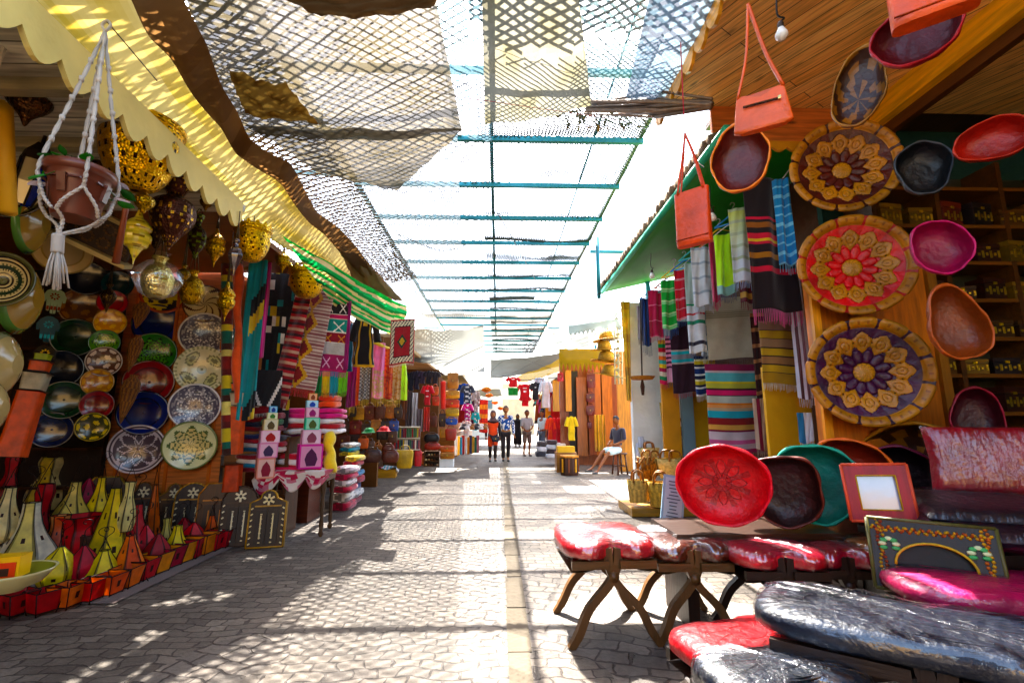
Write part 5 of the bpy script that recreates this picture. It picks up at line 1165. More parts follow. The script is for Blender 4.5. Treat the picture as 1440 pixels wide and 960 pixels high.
# box towers
def boxtower(L, Y, names):
    for (x0, y0, x1, y1, c, d, lb) in L:
        cx, zt, zb, wd = rect(x0, y0, x1, y1, Y); H = zt - zb; m = MB(); m.box(0, 0, H / 2, wd, wd * .8, H * .985, c)
        m.box(0, -wd * .4 - .002, H / 2, wd * .86, .004, H * .84, mix(c, (.9, .9, .85), .35))
        k = [(-.2, 0), (-.3, .3), (-.22, .55), (0, .8), (.22, .55), (.3, .3), (.2, 0)][::-1]
        m.prism([(a * wd * .9, H * (.12 + .9 * b)) for a, b in k], -wd * .4 - .009, -wd * .4 - .004, d); m.box(wd * .5 + .002, 0, H / 2, .004, wd * .5, H * .6, mul(d, 1.2))
        pp = Vector((cx, Y, zb)); m.build('incense_box', PAPER, None, loc=pp, rot=(0, 0, face_cam(pp) + .15), label=lb, cat='box', group=names)
boxtower([(361, 643, 384, 672, h('e09a8a'), h('8a2a3a'), 'salmon box at the bottom of the leaning box tower'), (364, 622, 388, 643, h('e89ac0'), h('3a2a4a'), 'pink and silver box, second from the bottom of the leaning tower'), (367, 605, 391, 622, h('f0c0d8'), h('a82a2a'), 'pale pink box with red arch in the middle of the leaning tower'),
          (371, 589, 389, 605, h('d8cc9a'), h('5a4a2a'), 'beige box above the pale pink one in the leaning tower'), (376, 580, 389, 589, h('e8e8b0'), h('4a7a3a'), 'small cream box near the top of the leaning tower'), (379, 571, 389, 580, h('58b0d8'), h('1a3a8a'), 'tiny sky blue box on top of the leaning tower')], 5.35, 'printed boxes stacked in two towers')
boxtower([(420, 624, 451, 658, h('d8409a'), h('4a1240'), 'large magenta box with dark arch standing on the side table'), (425, 604, 449, 624, h('e8b8d0'), h('8a4a5a'), 'pink and silver box right above the large magenta one'), (429, 587, 448, 604, h('58d0a0'), h('4a5a2a'), 'mint green box with a dark diamond in the upright tower'),
          (430, 573, 447, 587, h('f0a8c8'), h('9a2a6a'), 'light pink box above the mint green one'), (431, 563, 446, 573, h('a8dce8'), h('1f4ab0'), 'pale blue box with dark blue print near the tower top'), (434, 553, 445, 563, h('e8901c'), h('8a3a10'), 'little orange box crowning the upright tower')], 5.5, 'printed boxes stacked in two towers')
MB().box(0, 0, 0, .5, .03, .03, h('d8305a')).build('incense_box', PAPER, None, loc=(tg.x - .05, 5.5, tz + .035), label='flat pink box lying along the table edge', cat='box')
# goatskin tower lamps
def tower(px, yt, yb, wpx, Y, c, label, lean=0, tiers=((0, .62), (.64, .8), (.82, .92), (.93, 1.0))):
    pb = at(px, yb, Y=Y); H = at(px, yt, Y=Y).z - pb.z; W = px2w(wpx, pb) * .75; root = thing('tower_lantern', label, 'lantern', pb, (0, lean, .5 + face_cam(pb)))
    for i, (a, b) in enumerate(tiers):
        cc = [c, h('2a2218') if False else h('c8bca0'), c, h('b8c850')][i] if len(tiers) > 2 else c
        k = W * (1 - .16 * i); m = MB()
        def col(u, v, cc=cc):
            s = (u * 4) % 1 - .5
            if abs(s) > .46 or v < .03 or v > .97: return mul(cc, .3)
            y = (v - .5) * 5; x = s * 6; rr = sqrt(x * x + y * y); return h('401808') if rr < .4 + .5 * abs(cos(2 * atan2(y, x))) and i == 0 else cc
        m.lathe([(k * (.62 + .06 * t / 8 * (1 if i else -1)), H * (a + (b - a) * t / 8)) for t in range(9)], 40, col, rad=lambda u, v: cos(pi / 4) / cos(((u * 4) % 1 - .5) * pi / 2), capt=True); m.build('goatskin_tier', HIDE, root)
    for a, b in tiers: MB().lathe([(W * .5, H * a - .004), (W * .5, H * a + .006)], 4, h('1c120c'), capt=True, capb=True, smooth=False).build('tier_plate', IRON, root)
tower(326, 532, 638, 34, 5.0, h('ec5a1c'), 'tall orange square lantern tower right of the cream star plate')
tower(16, 495, 642, 42, 3.9, h('ee5a14'), 'tall leaning orange lantern tower under the pale bowls at the left edge', lean=.12)
tower(326, 652, 690, 30, 5.1, h('d8481c'), 'short orange lantern below the tall orange tower', tiers=((0, .98),))
# textile heap right of table
for i, (x0, y0, x1, y1, c, lb) in enumerate(((470, 655, 499, 690, ['c02840', 'f0e0dc', 'd84860', 'e8d0d0'], 'red and white printed cloth heap right of the side table'), (472, 690, 497, 728, ['e8e0d8', 'c03048', 'f0e8e0'], 'white cloths with red print reaching the ground by the table'),
    (486, 640, 506, 668, ['1f7aa8', 'e8e0d8', 'c82838', 'e8c030'], 'blue, white and red printed cloths near the bag stall'), (488, 668, 505, 706, ['8a1a2a', 'f0e8e0', '2a3a7a', 'c03048'], 'navy and maroon printed cloth heap in the corner'), (480, 622, 500, 640, ['f0d028', '18a0b8', 'e8e8e8'], 'yellow and turquoise folded cloths on top of the heap'))):
    pile(x0, y0, x1, y1, 6.9 + .25 * i, [(lambda u, v, q=h(q): q if hsh(int(u * 16), int(v * 6)) < .6 else mul(q, .35)) for q in c], lb, depth=.45, wob=.08)
# ================================================================== KAFTANS AND SHAWLS UNDER THE GREEN AWNING
def garment(px0, py0, px1, py1, Y, kind, pat, label, name=None, sleeves=True, rz=None, mat=CLOTH, group=None, mark=None):
    cx, zt, zb, wd = rect(px0, py0, px1, py1, Y); H = zt - zb; p = Vector((cx, Y, zt)); nm = name or kind
    root = thing(nm, label, {'kaftan': 'dress', 'shirt': 'shirt', 'shorts': 'shorts', 'trousers': 'trousers', 'jacket': 'jacket', 'dress': 'dress'}.get(kind, kind), p, face_cam(p) * .6 if rz is None else rz, group)
    m = MB(); w2 = wd / 2; body = .62 if kind != 'kaftan' else .5
    def fn(u, v):
        a = u * 2 * pi; k = w2 * (body * (.85 + .15 * min(1, v * 5)) if kind != 'kaftan' else (.45 + .35 * v)) * (min(1, .35 + v * 9)); 
        x = k * cos(a); y = .045 * sin(a) * (1 + .3 * sin(a * 3 + v * 4)); return (x + .006 * sin(v * 14), y, -H * v - .02)
    if kind in ('shorts', 'trousers'):
        for sx in (-1, 1): m.lathe([(w2 * .56, 0), (w2 * .5, -H * .35), (w2 * .48, -H)], 14, pat, M=Matrix.Translation((sx * w2 * .45, 0, 0)), sy=.4)
        m.lathe([(w2 * 1.0, 0), (w2 * .98, -H * .3)], 18, pat, sy=.3)
    else:
        m.grid(fn, 20, 24, pat, closeu=True)
    o = m.build('garment_body', mat, root)
    if kind not in ('shorts', 'trousers') and sleeves:
        for sx in (-1, 1):
            L = H * (.42 if kind != 'kaftan' else .5); m = MB(); m.tube([(sx * w2 * .5, 0, -.05), (sx * w2 * .78, 0, -.05 - L * .35), (sx * w2 * .98, 0, -.02 - L)], [.05, .05, .06], (lambda t: pat(.1, .3)) if callable(pat) else pat, 8, cap=False); m.build('sleeve', mat, root)
    if mark:
        m = MB()
        for (x, z, a, b) in mark: m.box(x * w2, -.062, -H * z, a * w2, .004, b * H, h('f4f0ee'))
        m.build('print', PAPER, root)
    return root
kp = lambda u, v: (h('d8a83a') if (abs(cos(u * 2 * pi)) < .12 and int(v * 30) % 2) or v > .95 or (v < .2 and abs(cos(u * 2 * pi)) < .3 and int(v * 40) % 2) or abs(abs(cos(u * 2 * pi)) - .7) < .08 else h('1a100c'))
garment(495, 443, 531, 514, 7.2, 'kaftan', kp, 'black kaftan with gold embroidery under the green awning', name='kaftan')
garment(488, 452, 498, 520, 7.3, 'kaftan', h('1f5a7a'), 'petrol blue garment half hidden behind the black kaftan', name='kaftan', sleeves=False)
fr = h('c8a820')
for x0, y0, x1, y1, Y, c, lb in ((488, 515, 500, 572, 7.5, lambda u, v: h('a82a7a'), 'purple shawl hanging left of the patterned grey shawl'), (506, 508, 520, 562, 7.4, lambda u, v: h('c8c0b8') if (int(u * 6) + int(v * 22)) % 2 else h('6a6460'), 'grey and white patterned shawl under the black kaftan'),
    (524, 482, 540, 560, 7.6, lambda u, v: h('f09ac0') if v < .5 else (h('d8b890') if hsh(int(u * 8), int(v * 30)) < .6 else h('f0b0c8')), 'pink shawl with a beige patterned lower half'), (539, 490, 552, 560, 7.7, lambda u, v: h('e06a3a') if hsh(int(u * 7), int(v * 30)) < .6 else h('c83a2a'), 'coral red patterned shawl between pink and cream shawls'),
    (551, 508, 564, 562, 7.8, lambda u, v: h('d8b88a') if hsh(int(u * 6), int(v * 24)) < .7 else h('c8985a'), 'cream beige patterned shawl right of the coral one')):
    cloth(x0, y0, x1, y1, Y, c, lb, name='shawl', cat='shawl', fringe=fr, folds=2, amp=.03, fl=.12, group='shawls hanging under the green awning')
cloth(500, 512, 507, 570, 7.6, lambda u, v: h('e0601c'), 'narrow orange shawl behind the grey patterned one', name='shawl', cat='shawl', folds=1)
cloth(561, 508, 572, 562, 8.3, lambda u, v: h('c8f018'), 'neon yellow green shawl hanging behind the small red carpet', name='shawl', cat='shawl', folds=2, amp=.03, taper=1.2, gather=.5)
m = MB(); a, b = at(518, 478, Y=7.3), at(556, 494, Y=7.9); m.tube([a, b], .03, h('e0b81c'), 6); m.build('yellow_pole', PAINT, label='yellow rail on which the pink and coral shawls hang', cat='rail')
def carpet(u, v):
    a, b = abs(u - .5) * 2, abs(v - .5) * 2; e = max(a * 1.0, b)
    if e > .93: return h('b0101c')
    if e > .68: return h('2a1a2a') if (int(u * 22) + int(v * 30)) % 3 == 0 else h('e8dcc0')
    if e > .64: return h('3a0a10')
    if abs(u - .5) * 5 + abs(v - .5) * 6 < 1: return h('d8b040') if abs(u - .5) * 5 + abs(v - .5) * 6 < .6 else h('1a3a2a')
    return h('a80f1c')
cloth(549, 449, 582, 512, 6.2, carpet, 'small red prayer carpet with white patterned border hanging in front', name='hanging_rug', cat='rug', mat=PILE, folds=.4, amp=.008, fringe=h('e8e0d8'), fl=.03, res=(60, 90), rz=-.35)
# ================================================================== BAG STALLS
cols = {'tan': 'b5702a', 'chestnut': '6a2c14', 'dark brown': '2e160d', 'orange': 'd8601c', 'black': '16100f', 'mustard': 'c89a2a', 'brick red': '9a2a1a', 'honey': 'd09040', 'cocoa': '4a2416', 'blue': '1f4a9a', 'coral': 'd8503c', 'grey brown': '5f4a3c'}
rowsA = [(478, 556, ['tan', 'dark brown', 'honey']), ]
specs = []
def bags(list_, Y, grp, suffix):
    for (x, yt, yb, w_, cn, kind, lb) in list_:
        specs.append(bag(x, yt, yb, w_, Y + (hsh(x, yt) - .5) * .3, h(cols[cn]), kind, lb + suffix, group=grp, hk=.22 if kind in ('tote', 'purse', 'bucket') else .1))
GB = 'leather bags of the bag stall under the shawls'
bags([(493, 568, 586, 17, 'black', 'purse', 'black purse at the top left'), (505, 570, 590, 16, 'mustard', 'satchel', 'mustard satchel, second in the top row'), (520, 568, 590, 16, 'chestnut', 'satchel', 'chestnut satchel below the grey shawl'), (534, 566, 588, 17, 'cocoa', 'tote', 'cocoa tote below the pink shawl'), (548, 566, 588, 16, 'tan', 'satchel', 'tan satchel below the coral shawl'), (560, 568, 588, 12, 'dark brown', 'purse', 'dark brown purse at the top right'),
      (485, 588, 608, 16, 'cocoa', 'tote', 'cocoa tote on the second row far left'), (500, 590, 610, 17, 'brick red', 'satchel', 'brick red satchel in the second row'), (516, 591, 612, 15, 'grey brown', 'purse', 'grey brown purse in the second row middle'), (529, 588, 607, 15, 'honey', 'satchel', 'honey satchel beside a grey brown purse'), (542, 588, 606, 13, 'black', 'purse', 'black purse right of the honey satchel'), (554, 590, 606, 13, 'blue', 'satchel', 'small blue satchel above the book rack'),
      (482, 610, 628, 20, 'chestnut', 'satchel', 'chestnut satchel leaning behind the cloth heap'), (498, 606, 634, 16, 'dark brown', 'backpack', 'dark brown backpack beside the cloth heap'), (511, 612, 630, 15, 'orange', 'bucket', 'orange bucket bag in the middle'), (538, 598, 618, 18, 'black', 'tote', 'black tote behind the red cap'), (552, 604, 622, 13, 'cocoa', 'satchel', 'cocoa satchel beside the book rack'),
      (505, 632, 646, 22, 'dark brown', 'duffel', 'dark brown duffel bag on the crate'), (520, 616, 634, 14, 'grey brown', 'bucket', 'grey brown bucket bag near the hats'), (531, 622, 636, 14, 'tan', 'purse', 'tan purse below the red cap'), (546, 624, 638, 18, 'chestnut', 'duffel', 'chestnut duffel bag at the lower right')], 8.4, GB, ' of the bag stall')
for x, y, c, n in ((519, 608, '1f8a4a', 'green'), (540, 606, 'd81820', 'bright red')):
    p = at(x, y, Y=8.0); R = px2w(7, p); m = MB(); m.lathe([(R * 1.5, 0), (R * 1.1, R * .1), (R, R * .5), (R * .7, R * .9), (.001, R)], 20, h(c)); m.build('felt_cap', CLOTH, None, loc=p, label=f'{n} felt cap lying among the leather bags', cat='cap')
bag(524, 632, 650, 26, 7.8, h('3a1a10'), 'duffel', 'long dark brown travel bag on the low bench'); bag(549, 634, 650, 24, 7.9, h('5a2414'), 'duffel', 'reddish brown travel bag beside the long dark one')
r = thing('crate', 'low plywood crate draped with pink and pale cloths on the ground', 'crate', tuple(G(542, 672)), .1); m = MB(); m.box(0, .2, .09, .42, .36, .18, h('b8863a')); m.build('crate_body', WOODX, r)
m = MB(); m.grid(lambda u, v: ((u - .5) * .5, .02 + v * .36, .2 + .03 * sin(u * 9 + v * 4) - (.07 if abs(u - .5) > .44 else 0)), 24, 10, lambda u, v: h('c81858') if u < .3 else (h('e8e0dc') if int(u * 12) % 2 else h('6ab8c0'))); solid(m.build('draped_cloth', CLOTH, None, loc=r.location, rot=(0, 0, .1), label='pink, white and aqua cloths spread over the low crate', cat='cloth'), .01, 1)
p = G(514, 668); MB().box(0, 0, .18, .5, .4, .36, h('3a2416')).build('bench', WOODX, None, loc=p + Vector((-.05, .6, 0)), label='low dark bench carrying the travel bags', cat='bench')
bag(569, 626, 658, 25, 8.6, h('c8a030'), 'tote', 'mustard yellow straw tote standing on the pavement', hk=.2)
# book rack
BKR = thing('book_rack', 'white rack filled with upright colourful notebooks', 'rack', at(572, 632, Y=9.0) * 1.0, .15); p = BKR.location; cx, zt, zb, wd = rect(556, 600, 592, 632, 9.0); H = zt - zb
m = MB(); m.box(0, .06, H / 2, wd, .02, H, h('c8c0b0'))
for z in (0, H * .5, H): m.box(0, 0, z, wd, .12, .015, h('d8d0c0'))
m.build('rack_frame', PAINT, BKR)
for j in range(2):
    for k in range(15):
        c = [h(q) for q in ('b02028', 'e8e0d0', '2a3a5a', 'c8a83a', '3a6a4a', 'e0d8c8', '8a2a3a', '4a4a5a')][int(hsh(k, j) * 8)]
        MB().box(-wd * .46 + k * wd * .066, -.0, H * .5 * j + H * .23, wd * .045, .09, H * (.36 + .06 * hsh(k, j, 2)), c).build('notebook', PAPER, BKR)
bag(588, 634, 655, 10, 9.0, h('c81c2c'), 'bucket', 'small red bucket bag beside the mustard straw tote')
# second bag stall
GB2 = 'leather goods of the far bag stall'
bags([(637, 522, 546, 16, 'tan', 'backpack', 'tan backpack hanging highest'), (636, 548, 560, 21, 'honey', 'satchel', 'honey satchel directly below the tan backpack'), (636, 561, 573, 20, 'coral', 'satchel', 'peach coral satchel in the middle of the hanging column'), (636, 574, 585, 19, 'mustard', 'satchel', 'mustard satchel, lowest of the hanging column'), (635, 586, 597, 17, 'blue', 'purse', 'denim blue purse under the hanging column'), (634, 598, 619, 17, 'brick red', 'tote', 'terracotta tote with a dark print'),
      (612, 540, 556, 10, 'orange', 'purse', 'orange purse behind the red tube'), (613, 556, 570, 10, 'coral', 'satchel', 'coral orange satchel left of the red tube'), (609, 580, 600, 12, 'chestnut', 'bucket', 'chestnut bucket bag hanging low'), (622, 576, 600, 10, 'dark brown', 'purse', 'dark brown purse between two columns'), (623, 599, 615, 10, 'honey', 'tote', 'honey tote beside the terracotta one'),
      (607, 609, 622, 22, 'black', 'duffel', 'big black duffel bag'), (608, 622, 632, 23, 'brick red', 'duffel', 'brick orange duffel bag under the black one'), (629, 626, 635, 20, 'orange', 'suitcase', 'orange leather case on top of another'), (629, 635, 645, 20, 'tan', 'suitcase', 'tan leather case on the white box'), (595, 636, 652, 6, 'orange', 'bucket', 'small orange bucket bag at the corner')], 11.8, GB2, ' of the far bag stall')
cx, zt, zb, wd = rect(619, 645, 638, 656, 11.8); MB().box(0, 0, (zt - zb) / 2, wd, .3, zt - zb, h('e8e4de')).build('white_box', PAPER, None, loc=(cx, 11.8, zb), label='white box under the stacked leather cases', cat='box')
cx, zt, zb, wd = rect(597, 634, 618, 655, 11.8); r = thing('shoe_crate', 'open crate of leather slippers below the duffel bags', 'crate', (cx, 11.8, zb)); H = zt - zb
m = MB(); m.box(0, .1, H / 2, wd, .02, H, h('2a1a10'))
for s in (-1, 1): m.box(s * wd / 2, 0, H / 2, .02, .2, H, h('6a4020'))
for z in (0, H / 3, 2 * H / 3, H): m.box(0, 0, z, wd, .2, .012, h('6a4020'))
m.build('crate_body', WOODX, r)
for j in range(3):
    for k in range(5):
        m = MB(); m.grid(lambda u, v: (.028 * cos(u * 2 * pi) * sin(v * pi), .07 * sin(u * 2 * pi) * sin(v * pi), .025 * (max(-.5, -cos(v * pi)))), 10, 6, [h('c8a070'), h('5a2a14'), h('e0c8a0'), h('8a4a20'), h('1a1210')][(j * 2 + k * 3) % 5]); m.build('slipper', LEATH, None, loc=(cx - wd * .38 + k * wd * .19, 11.76, zb + H / 3 * j + .035), label=f'{["cream","brown","pale","tan","black"][(j*2+k*3)%5]} slipper {["leftmost","second from left","in the middle","second from right","rightmost"][k]} on the {["bottom","middle","top"][j]} shelf of the slipper crate', cat='slipper', group='slippers in the crate')
m = MB(); a, b = at(623, 536, Y=11.5), at(623, 575, Y=11.5); m.tube([a.lerp(b, k / 24) for k in range(25)], [.055 + .012 * (k % 2) for k in range(25)], h('e02a14'), 12); m.build('padded_tube', CLOTH, label='bright red orange quilted tube hanging beside the satchels', cat='tube')
garment(594, 540, 608, 568, 11.2, 'shirt', h('c8101c'), 'small dark red shirt with white lettering at the far bag stall', name='shirt', mark=[(0, .35, .6, .04), (0, .62, .5, .04)])
for i, (x, yt, yb, c, n) in enumerate(((578, 522, 548, '1d1a24', 'black'), (586, 520, 546, '2a2230', 'charcoal'), (594, 521, 538, '3a2a3a', 'plum black'), (603, 520, 538, '221c22', 'ink black'), (612, 521, 540, '2c2426', 'brown black'))):
    garment(x - 6, yt, x + 6, yb, 12.2, 'jacket', h(c), f'{n} jacket, {["first","second","third","fourth","fifth"][i]} in the high row of dark jackets', name='jacket', group='dark jackets hanging high in the far bag stall')
for i, (x, yt, yb, c, n) in enumerate(((575, 550, 600, '4a3a3a', 'dark taupe'), (583, 552, 600, 'b8b0b0', 'silver grey'), (590, 575, 606, '6a5a5a', 'mauve brown'), (570, 548, 590, '8a4a2a', 'rust'), (600, 572, 606, 'c83020', 'scarlet'))):
    cloth(x - 4, yt, x + 4, yb, 10.6, lambda u, v, c=c: h(c), f'{n} scarf hanging beside the small dark red shirt', folds=2, amp=.03)
# garments further away
for i, (x0, y0, x1, y1, kind, c, lb) in enumerate(((649, 540, 666, 566, 'jacket', '3a3a48', 'dark patterned jacket left of the orange striped rug'), (651, 566, 664, 590, 'shirt', 'b83a7a', 'pink and white shirt below the dark patterned jacket'), (650, 590, 662, 612, 'shirt', 'e8c8c0', 'pale pink garment low beside the terracotta tote'), (664, 578, 673, 604, 'shirt', '1fa0a0', 'turquoise shirt left of the orange striped rug'), (665, 548, 674, 580, 'jacket', 'a89a94', 'grey jacket close to the orange striped rug'))):
    garment(x0, y0, x1, y1, 13.5 + .3 * i, kind, (lambda u, v, c=c: h(c) if hsh(int(u * 9), int(v * 12)) < .7 else h('e0d8d8')), lb)
cloth(674, 562, 686, 608, 14.5, lambda u, v: h('f08a18') if int(v * 7) % 2 else h('d8281c'), 'orange and red striped rug hanging far down the lane', name='hanging_rug', cat='rug', folds=.5, mat=PILE)
hc = ['e8e0d8', 'f0c030', '1a8ab0', 'c83a2a', 'e8e0d8', 'e0902a', '3a3a5a', 'd8b060', '2a6a5a', 'e8a0a8']
hn = ['white', 'yellow', 'sea blue', 'brick', 'ivory', 'amber', 'slate', 'straw', 'pine green', 'rose']
for i in range(10):
    x = 641 + i * 3.4; cloth(x - 2.2, 612 + 1.2 * (i % 3), x + 2.2, 640 - i * .4, 12.6 + .35 * i, lambda u, v, i=i: h(hc[i]), f'{hn[i]} scarf in the low row between the cases and the walkers', folds=1.5, amp=.02, group='low row of scarves by the far left stalls')
m = MB()
p = at(650, 604, Y=13.0)
for k in range(12): m.lathe([(.08, 0), (.09, .04), (.05, .1), (.001, .11)], 10, [h('2a2024'), h('d8c8c0'), h('8a5a3a')][k % 3], M=Matrix.Translation((p.x + .12 * (k % 6), p.y + .1 * k, p.z + .05 * (k // 6))))
m.build('heap_of_hats', CLOTH, label='heap of knitted hats above the low row of scarves', cat='hats', kind='stuff')
for i, (x, y, Y, s) in enumerate(((688, 556, 19, .17), (696, 566, 20, .15), (684, 548, 18, .2), (704, 574, 22, .15))):
    p = at(x, y, Y=Y); m = MB(); m.lathe([(s * .2, -s * .5), (s * .8, -s * .2), (s, .1 * s), (s * .5, s * .5), (.01, s * .6)], 12, h('f0902a')); m.build('orange_lantern', HIDE, None, loc=p, label=f'{["large","dim","highest","farthest"][i]} round orange lantern above the walking woman', cat='lantern', group='orange lanterns far down the lane')
# ================================================================== STITCHED LEATHER TRAYS
TAN = h('b0762a')
def tray(px, py, rpx, Y, A, label, tiltx=.0, n=12):
    rpx *= .88
    p = at(px, py, Y=Y); R = px2w(rpx, p); dk = h('2a120a')
    def shape(r, a):
        t = (a / (2 * pi) * n) % 1 - .5; t2 = (a / (2 * pi) * n + .5) % 1 - .5; k = int(a / (2 * pi) * n + .5) % n
        if r < .17: return (h('c08a3a') if (int(r * 40) + int(a * 6)) % 3 else h('a06a24')), .035 * sqrt(max(0, 1 - (r / .17) ** 2))
        if r < .19: return dk, 0
        if r < .42:
            w_ = .46 * max(0, sin(pi * min(1, (r - .13) / .31))) ** .55
            if abs(t) < w_ - .07: return A, .03 * sqrt(max(0, 1 - (t / max(.01, w_)) ** 2))
            if abs(t) < w_ or r < .36: return dk, 0
        if .37 < r < .8:
            q = abs((r - .575) / .2); w_ = .5 * max(0, 1 - q ** 1.8) * (1 + .10 * cos(r * 60))
            if abs(t2) < w_ - .05:
                d = sqrt((t2 * 2.4) ** 2 + ((r - .57) * 7) ** 2); ring = abs(d - .55) < .09 or d < .14
                return (h('7a4a18') if ring else TAN), .022 * (1 - q) + (.006 if not ring else 0)
            if abs(t2) < w_ + .015: return dk, 0
        if r < .84: return mul(A, .85 + .3 * hsh(k, 7)), .02 * abs(cos(t2 * pi)) * sin(pi * min(1, max(0, (r - .42) / .42)))
        if r < .865: return dk, .0
        if abs(t2) > .42: return mul(A, .6), .03
        d = abs(((a / (2 * pi) * n * 3) % 1) - .5)
        return (h('8a5420') if d < .12 and .9 < r < .96 else TAN), .05 * sqrt(max(0, 1 - ((r - .93) / .075) ** 2)) * (1 - (abs(t2) / .5) ** 8)
    m = MB(); m.disc(R, 64, 300, lambda v, u: shape(v, u)[0], lambda v, u: R * (.26 * v * v - .26) + R * 1.5 * shape(v, u * 2 * pi)[1])
    o = m.build('leather_tray', LEATH, None, loc=p, rot=(tiltx, 0, face_cam(p) * .55), label=label, cat='tray', group='round stitched leather trays on the wooden post'); solid(o, .012)
tray(1188, 233, 77, 3.3, h('4a140f'), 'stitched tan tray with dark brown petals, the highest on the wooden post')
tray(1203, 372, 81, 3.27, h('c80f14'), 'stitched tan tray with bright red petals between two darker trays')
tray(1221, 522, 86, 3.24, h('3a1230'), 'stitched tan tray with aubergine petals, the lowest on the wooden post')
# ================================================================== SOFT LEATHER BOWLS
def pot(px, py, rpx, Y, cin, cout, label, depth=.7, rz=0, rx=0, roll=0, sy=1.0, drop=0, group='soft leather bowls hanging around the wooden post', rim=None, wob=.03, pat=None, seed=0, flower=False):
    p = at(px, py, Y=Y); R = px2w(rpx, p) * (.93 if px > 1180 else .97); rim = rim or mul(cout, 1.5); m = MB()
    prof = [(.0001, -depth), (.5, -depth), (.72, -depth * .9), (.9, -depth * .55), (1.0, -depth * .2), (1.0, -.02), (.985, .02), (.95, .02), (.93, -.03), (.9, -depth * .25), (.8, -depth * .6), (.62, -depth * .84), (.4, -depth * .88), (.0001, -depth * .88)]
    P = [(a * R, b * R) for a, b in prof]; k = len(P) - 1
    def col(u, v):
        i = v * k
        if 5 < i < 8: return rim
        if i >= 8:
            if pat: return pat(u, v)
            if flower and i > 11.2 and abs((u * 8) % 1 - .5) < .12: return mul(cin, .6)
            return cin
        return cout
    def rad(u, v):
        a = u * 2 * pi; q = 1 + wob * sin(3 * a + seed) + wob * .6 * sin(5 * a + seed * 2) + .012 * sin(11 * a + v * 9)
        if drop: q *= 1 + drop * max(0, cos(a - pi / 2)) ** 5 - drop * .25 * (abs(cos(a)) ** 2)
        return q
    m.lathe(P, 72, col, M=RXF, sx=1, sy=sy, rad=rad)
    pp = Vector(p); root = m.build('leather_bowl', LEATH, None, loc=pp, rot=(rx, roll, face_cam(p) + rz), label=label, cat='leather bowl', group=group)
    if flower:
        f = MB()
        for j in range(8):
            a = j * pi / 4; q = [Vector((R * (.12 + .4 * t) * cos(a + .28 * sin(pi * t) * s), -.0, R * (.12 + .4 * t) * sin(a + .28 * sin(pi * t) * s))) for s in (1, -1) for t in [x / 8 for x in range(9)]]
            f.tube(q[:9], .004, mul(cin, .5), 4); f.tube(q[9:], .004, mul(cin, .5), 4)
        for rr in (.1, .2, .6): f.tube([(R * rr * cos(k * pi / 20), 0, R * rr * sin(k * pi / 20)) for k in range(41)], .004, mul(cin, .5), 4)
        f.build('stitching', LEATH, root, loc=(0, R * depth * .875, 0))
    return root
pot(1040, 226, 44, 2.5, h('5a1810'), h('d8701c'), 'drop shaped orange leather bowl with maroon inside near the green soffit', drop=.35, depth=.6, rz=-.15, sy=1.05)
pot(1300, 234, 35, 2.65, h('0e1014'), h('1a1c22'), 'black leather bowl beside the dark brown tray', depth=.75, rz=.35, sy=1.25, rim=h('3a4048'), wob=.05)
pot(1325, 346, 38, 2.6, h('8a0f3a'), h('a01450'), 'magenta leather bowl beside the red petal tray', depth=.8, rz=.4, sy=1.15, roll=-.35, rim=h('c82a68'), seed=2)
pot(1352, 462, 44, 2.6, h('7c340c'), h('964210'), 'caramel drop shaped leather bowl below the magenta one', depth=.7, rz=.5, drop=.45, sy=1.1, roll=-.2, seed=3)
pot(1398, 194, 46, 2.35, h('a02018'), h('8a1a14'), 'brick red leather bowl at the upper right edge', depth=.7, rz=.1, sy=.72, seed=4, rim=h('c03a28'))
pot(1376, 590, 36, 3.0, h('3a0812'), h('7a1024'), 'dark crimson leather bowl hanging above the red square cushion', depth=.7, rz=.4, drop=.3, sy=1.1, seed=5)
pot(1288, 44, 56, 1.7, h('5a0f14'), h('8a1018'), 'deep red leather bowl hanging under the plank ceiling', depth=.6, sy=.9, seed=6, rim=h('b81a24'))
vine = lambda u, v: h('3a1a0c') if sin(u * 40 + v * 22) * sin(v * 34 - u * 9) < .15 else h('8a5420')
pot(1206, 132, 40, 2.1, h('5a3014'), h('7a4a1c'), 'dark brown leather scoop tooled with vines above the top tray', depth=.5, drop=.6, sy=1.25, roll=.25, seed=7, rim=h('a06a2a'), pat=vine)
# floor display bench and bowls
BN = thing('display_bench', 'dark wooden bench carrying the standing leather bowls', 'bench', (0, 0, 0)); bz = at(1015, 737, Y=3.25).z
m = MB(); m.box(2.35, 3.25, bz - .03, 2.5, .5, .05, h('3a2214')); m.build('bench_top', WOODX, BN)
for x in (1.2, 2.3, 3.4): MB().box(x, 3.25, (bz - .055) / 2, .07, .4, bz - .055, h('2a180e')).build('leg', WOOD, BN)
GBW = 'leather bowls standing in a row on the bench'
def spot(px, py, rpx, Y, *a, **k): return pot(px, py, rpx, Y, *a, group=GBW, **k)
spot(1290, 658, 74, 3.3, h('4a2410'), h('9a6a24'), 'largest brown leather bowl with tooled gold brown rim at the back', depth=.5, rx=.12, rim=h('b07a2c'), sy=.95, pat=vine, wob=.02, rz=-.1)
spot(1268, 678, 54, 3.2, h('14080c'), h('4a1428'), 'nearly black leather bowl with plum rim inside the largest one', depth=.55, rx=.15, rim=h('6a2038'), sy=1.0, seed=9)
spot(1196, 670, 58, 3.22, h('7a1c0c'), h('d0501c'), 'orange rimmed leather bowl behind the white mirror frame', depth=.55, rx=.12, rim=h('e8681c'), sy=1.0, seed=8)
spot(1150, 680, 58, 3.14, h('0e6a58'), h('128a70'), 'teal green leather bowl with shiny creased inside', depth=.5, rx=.1, rim=h('1aa888'), sy=1.0, wob=.05, seed=1)
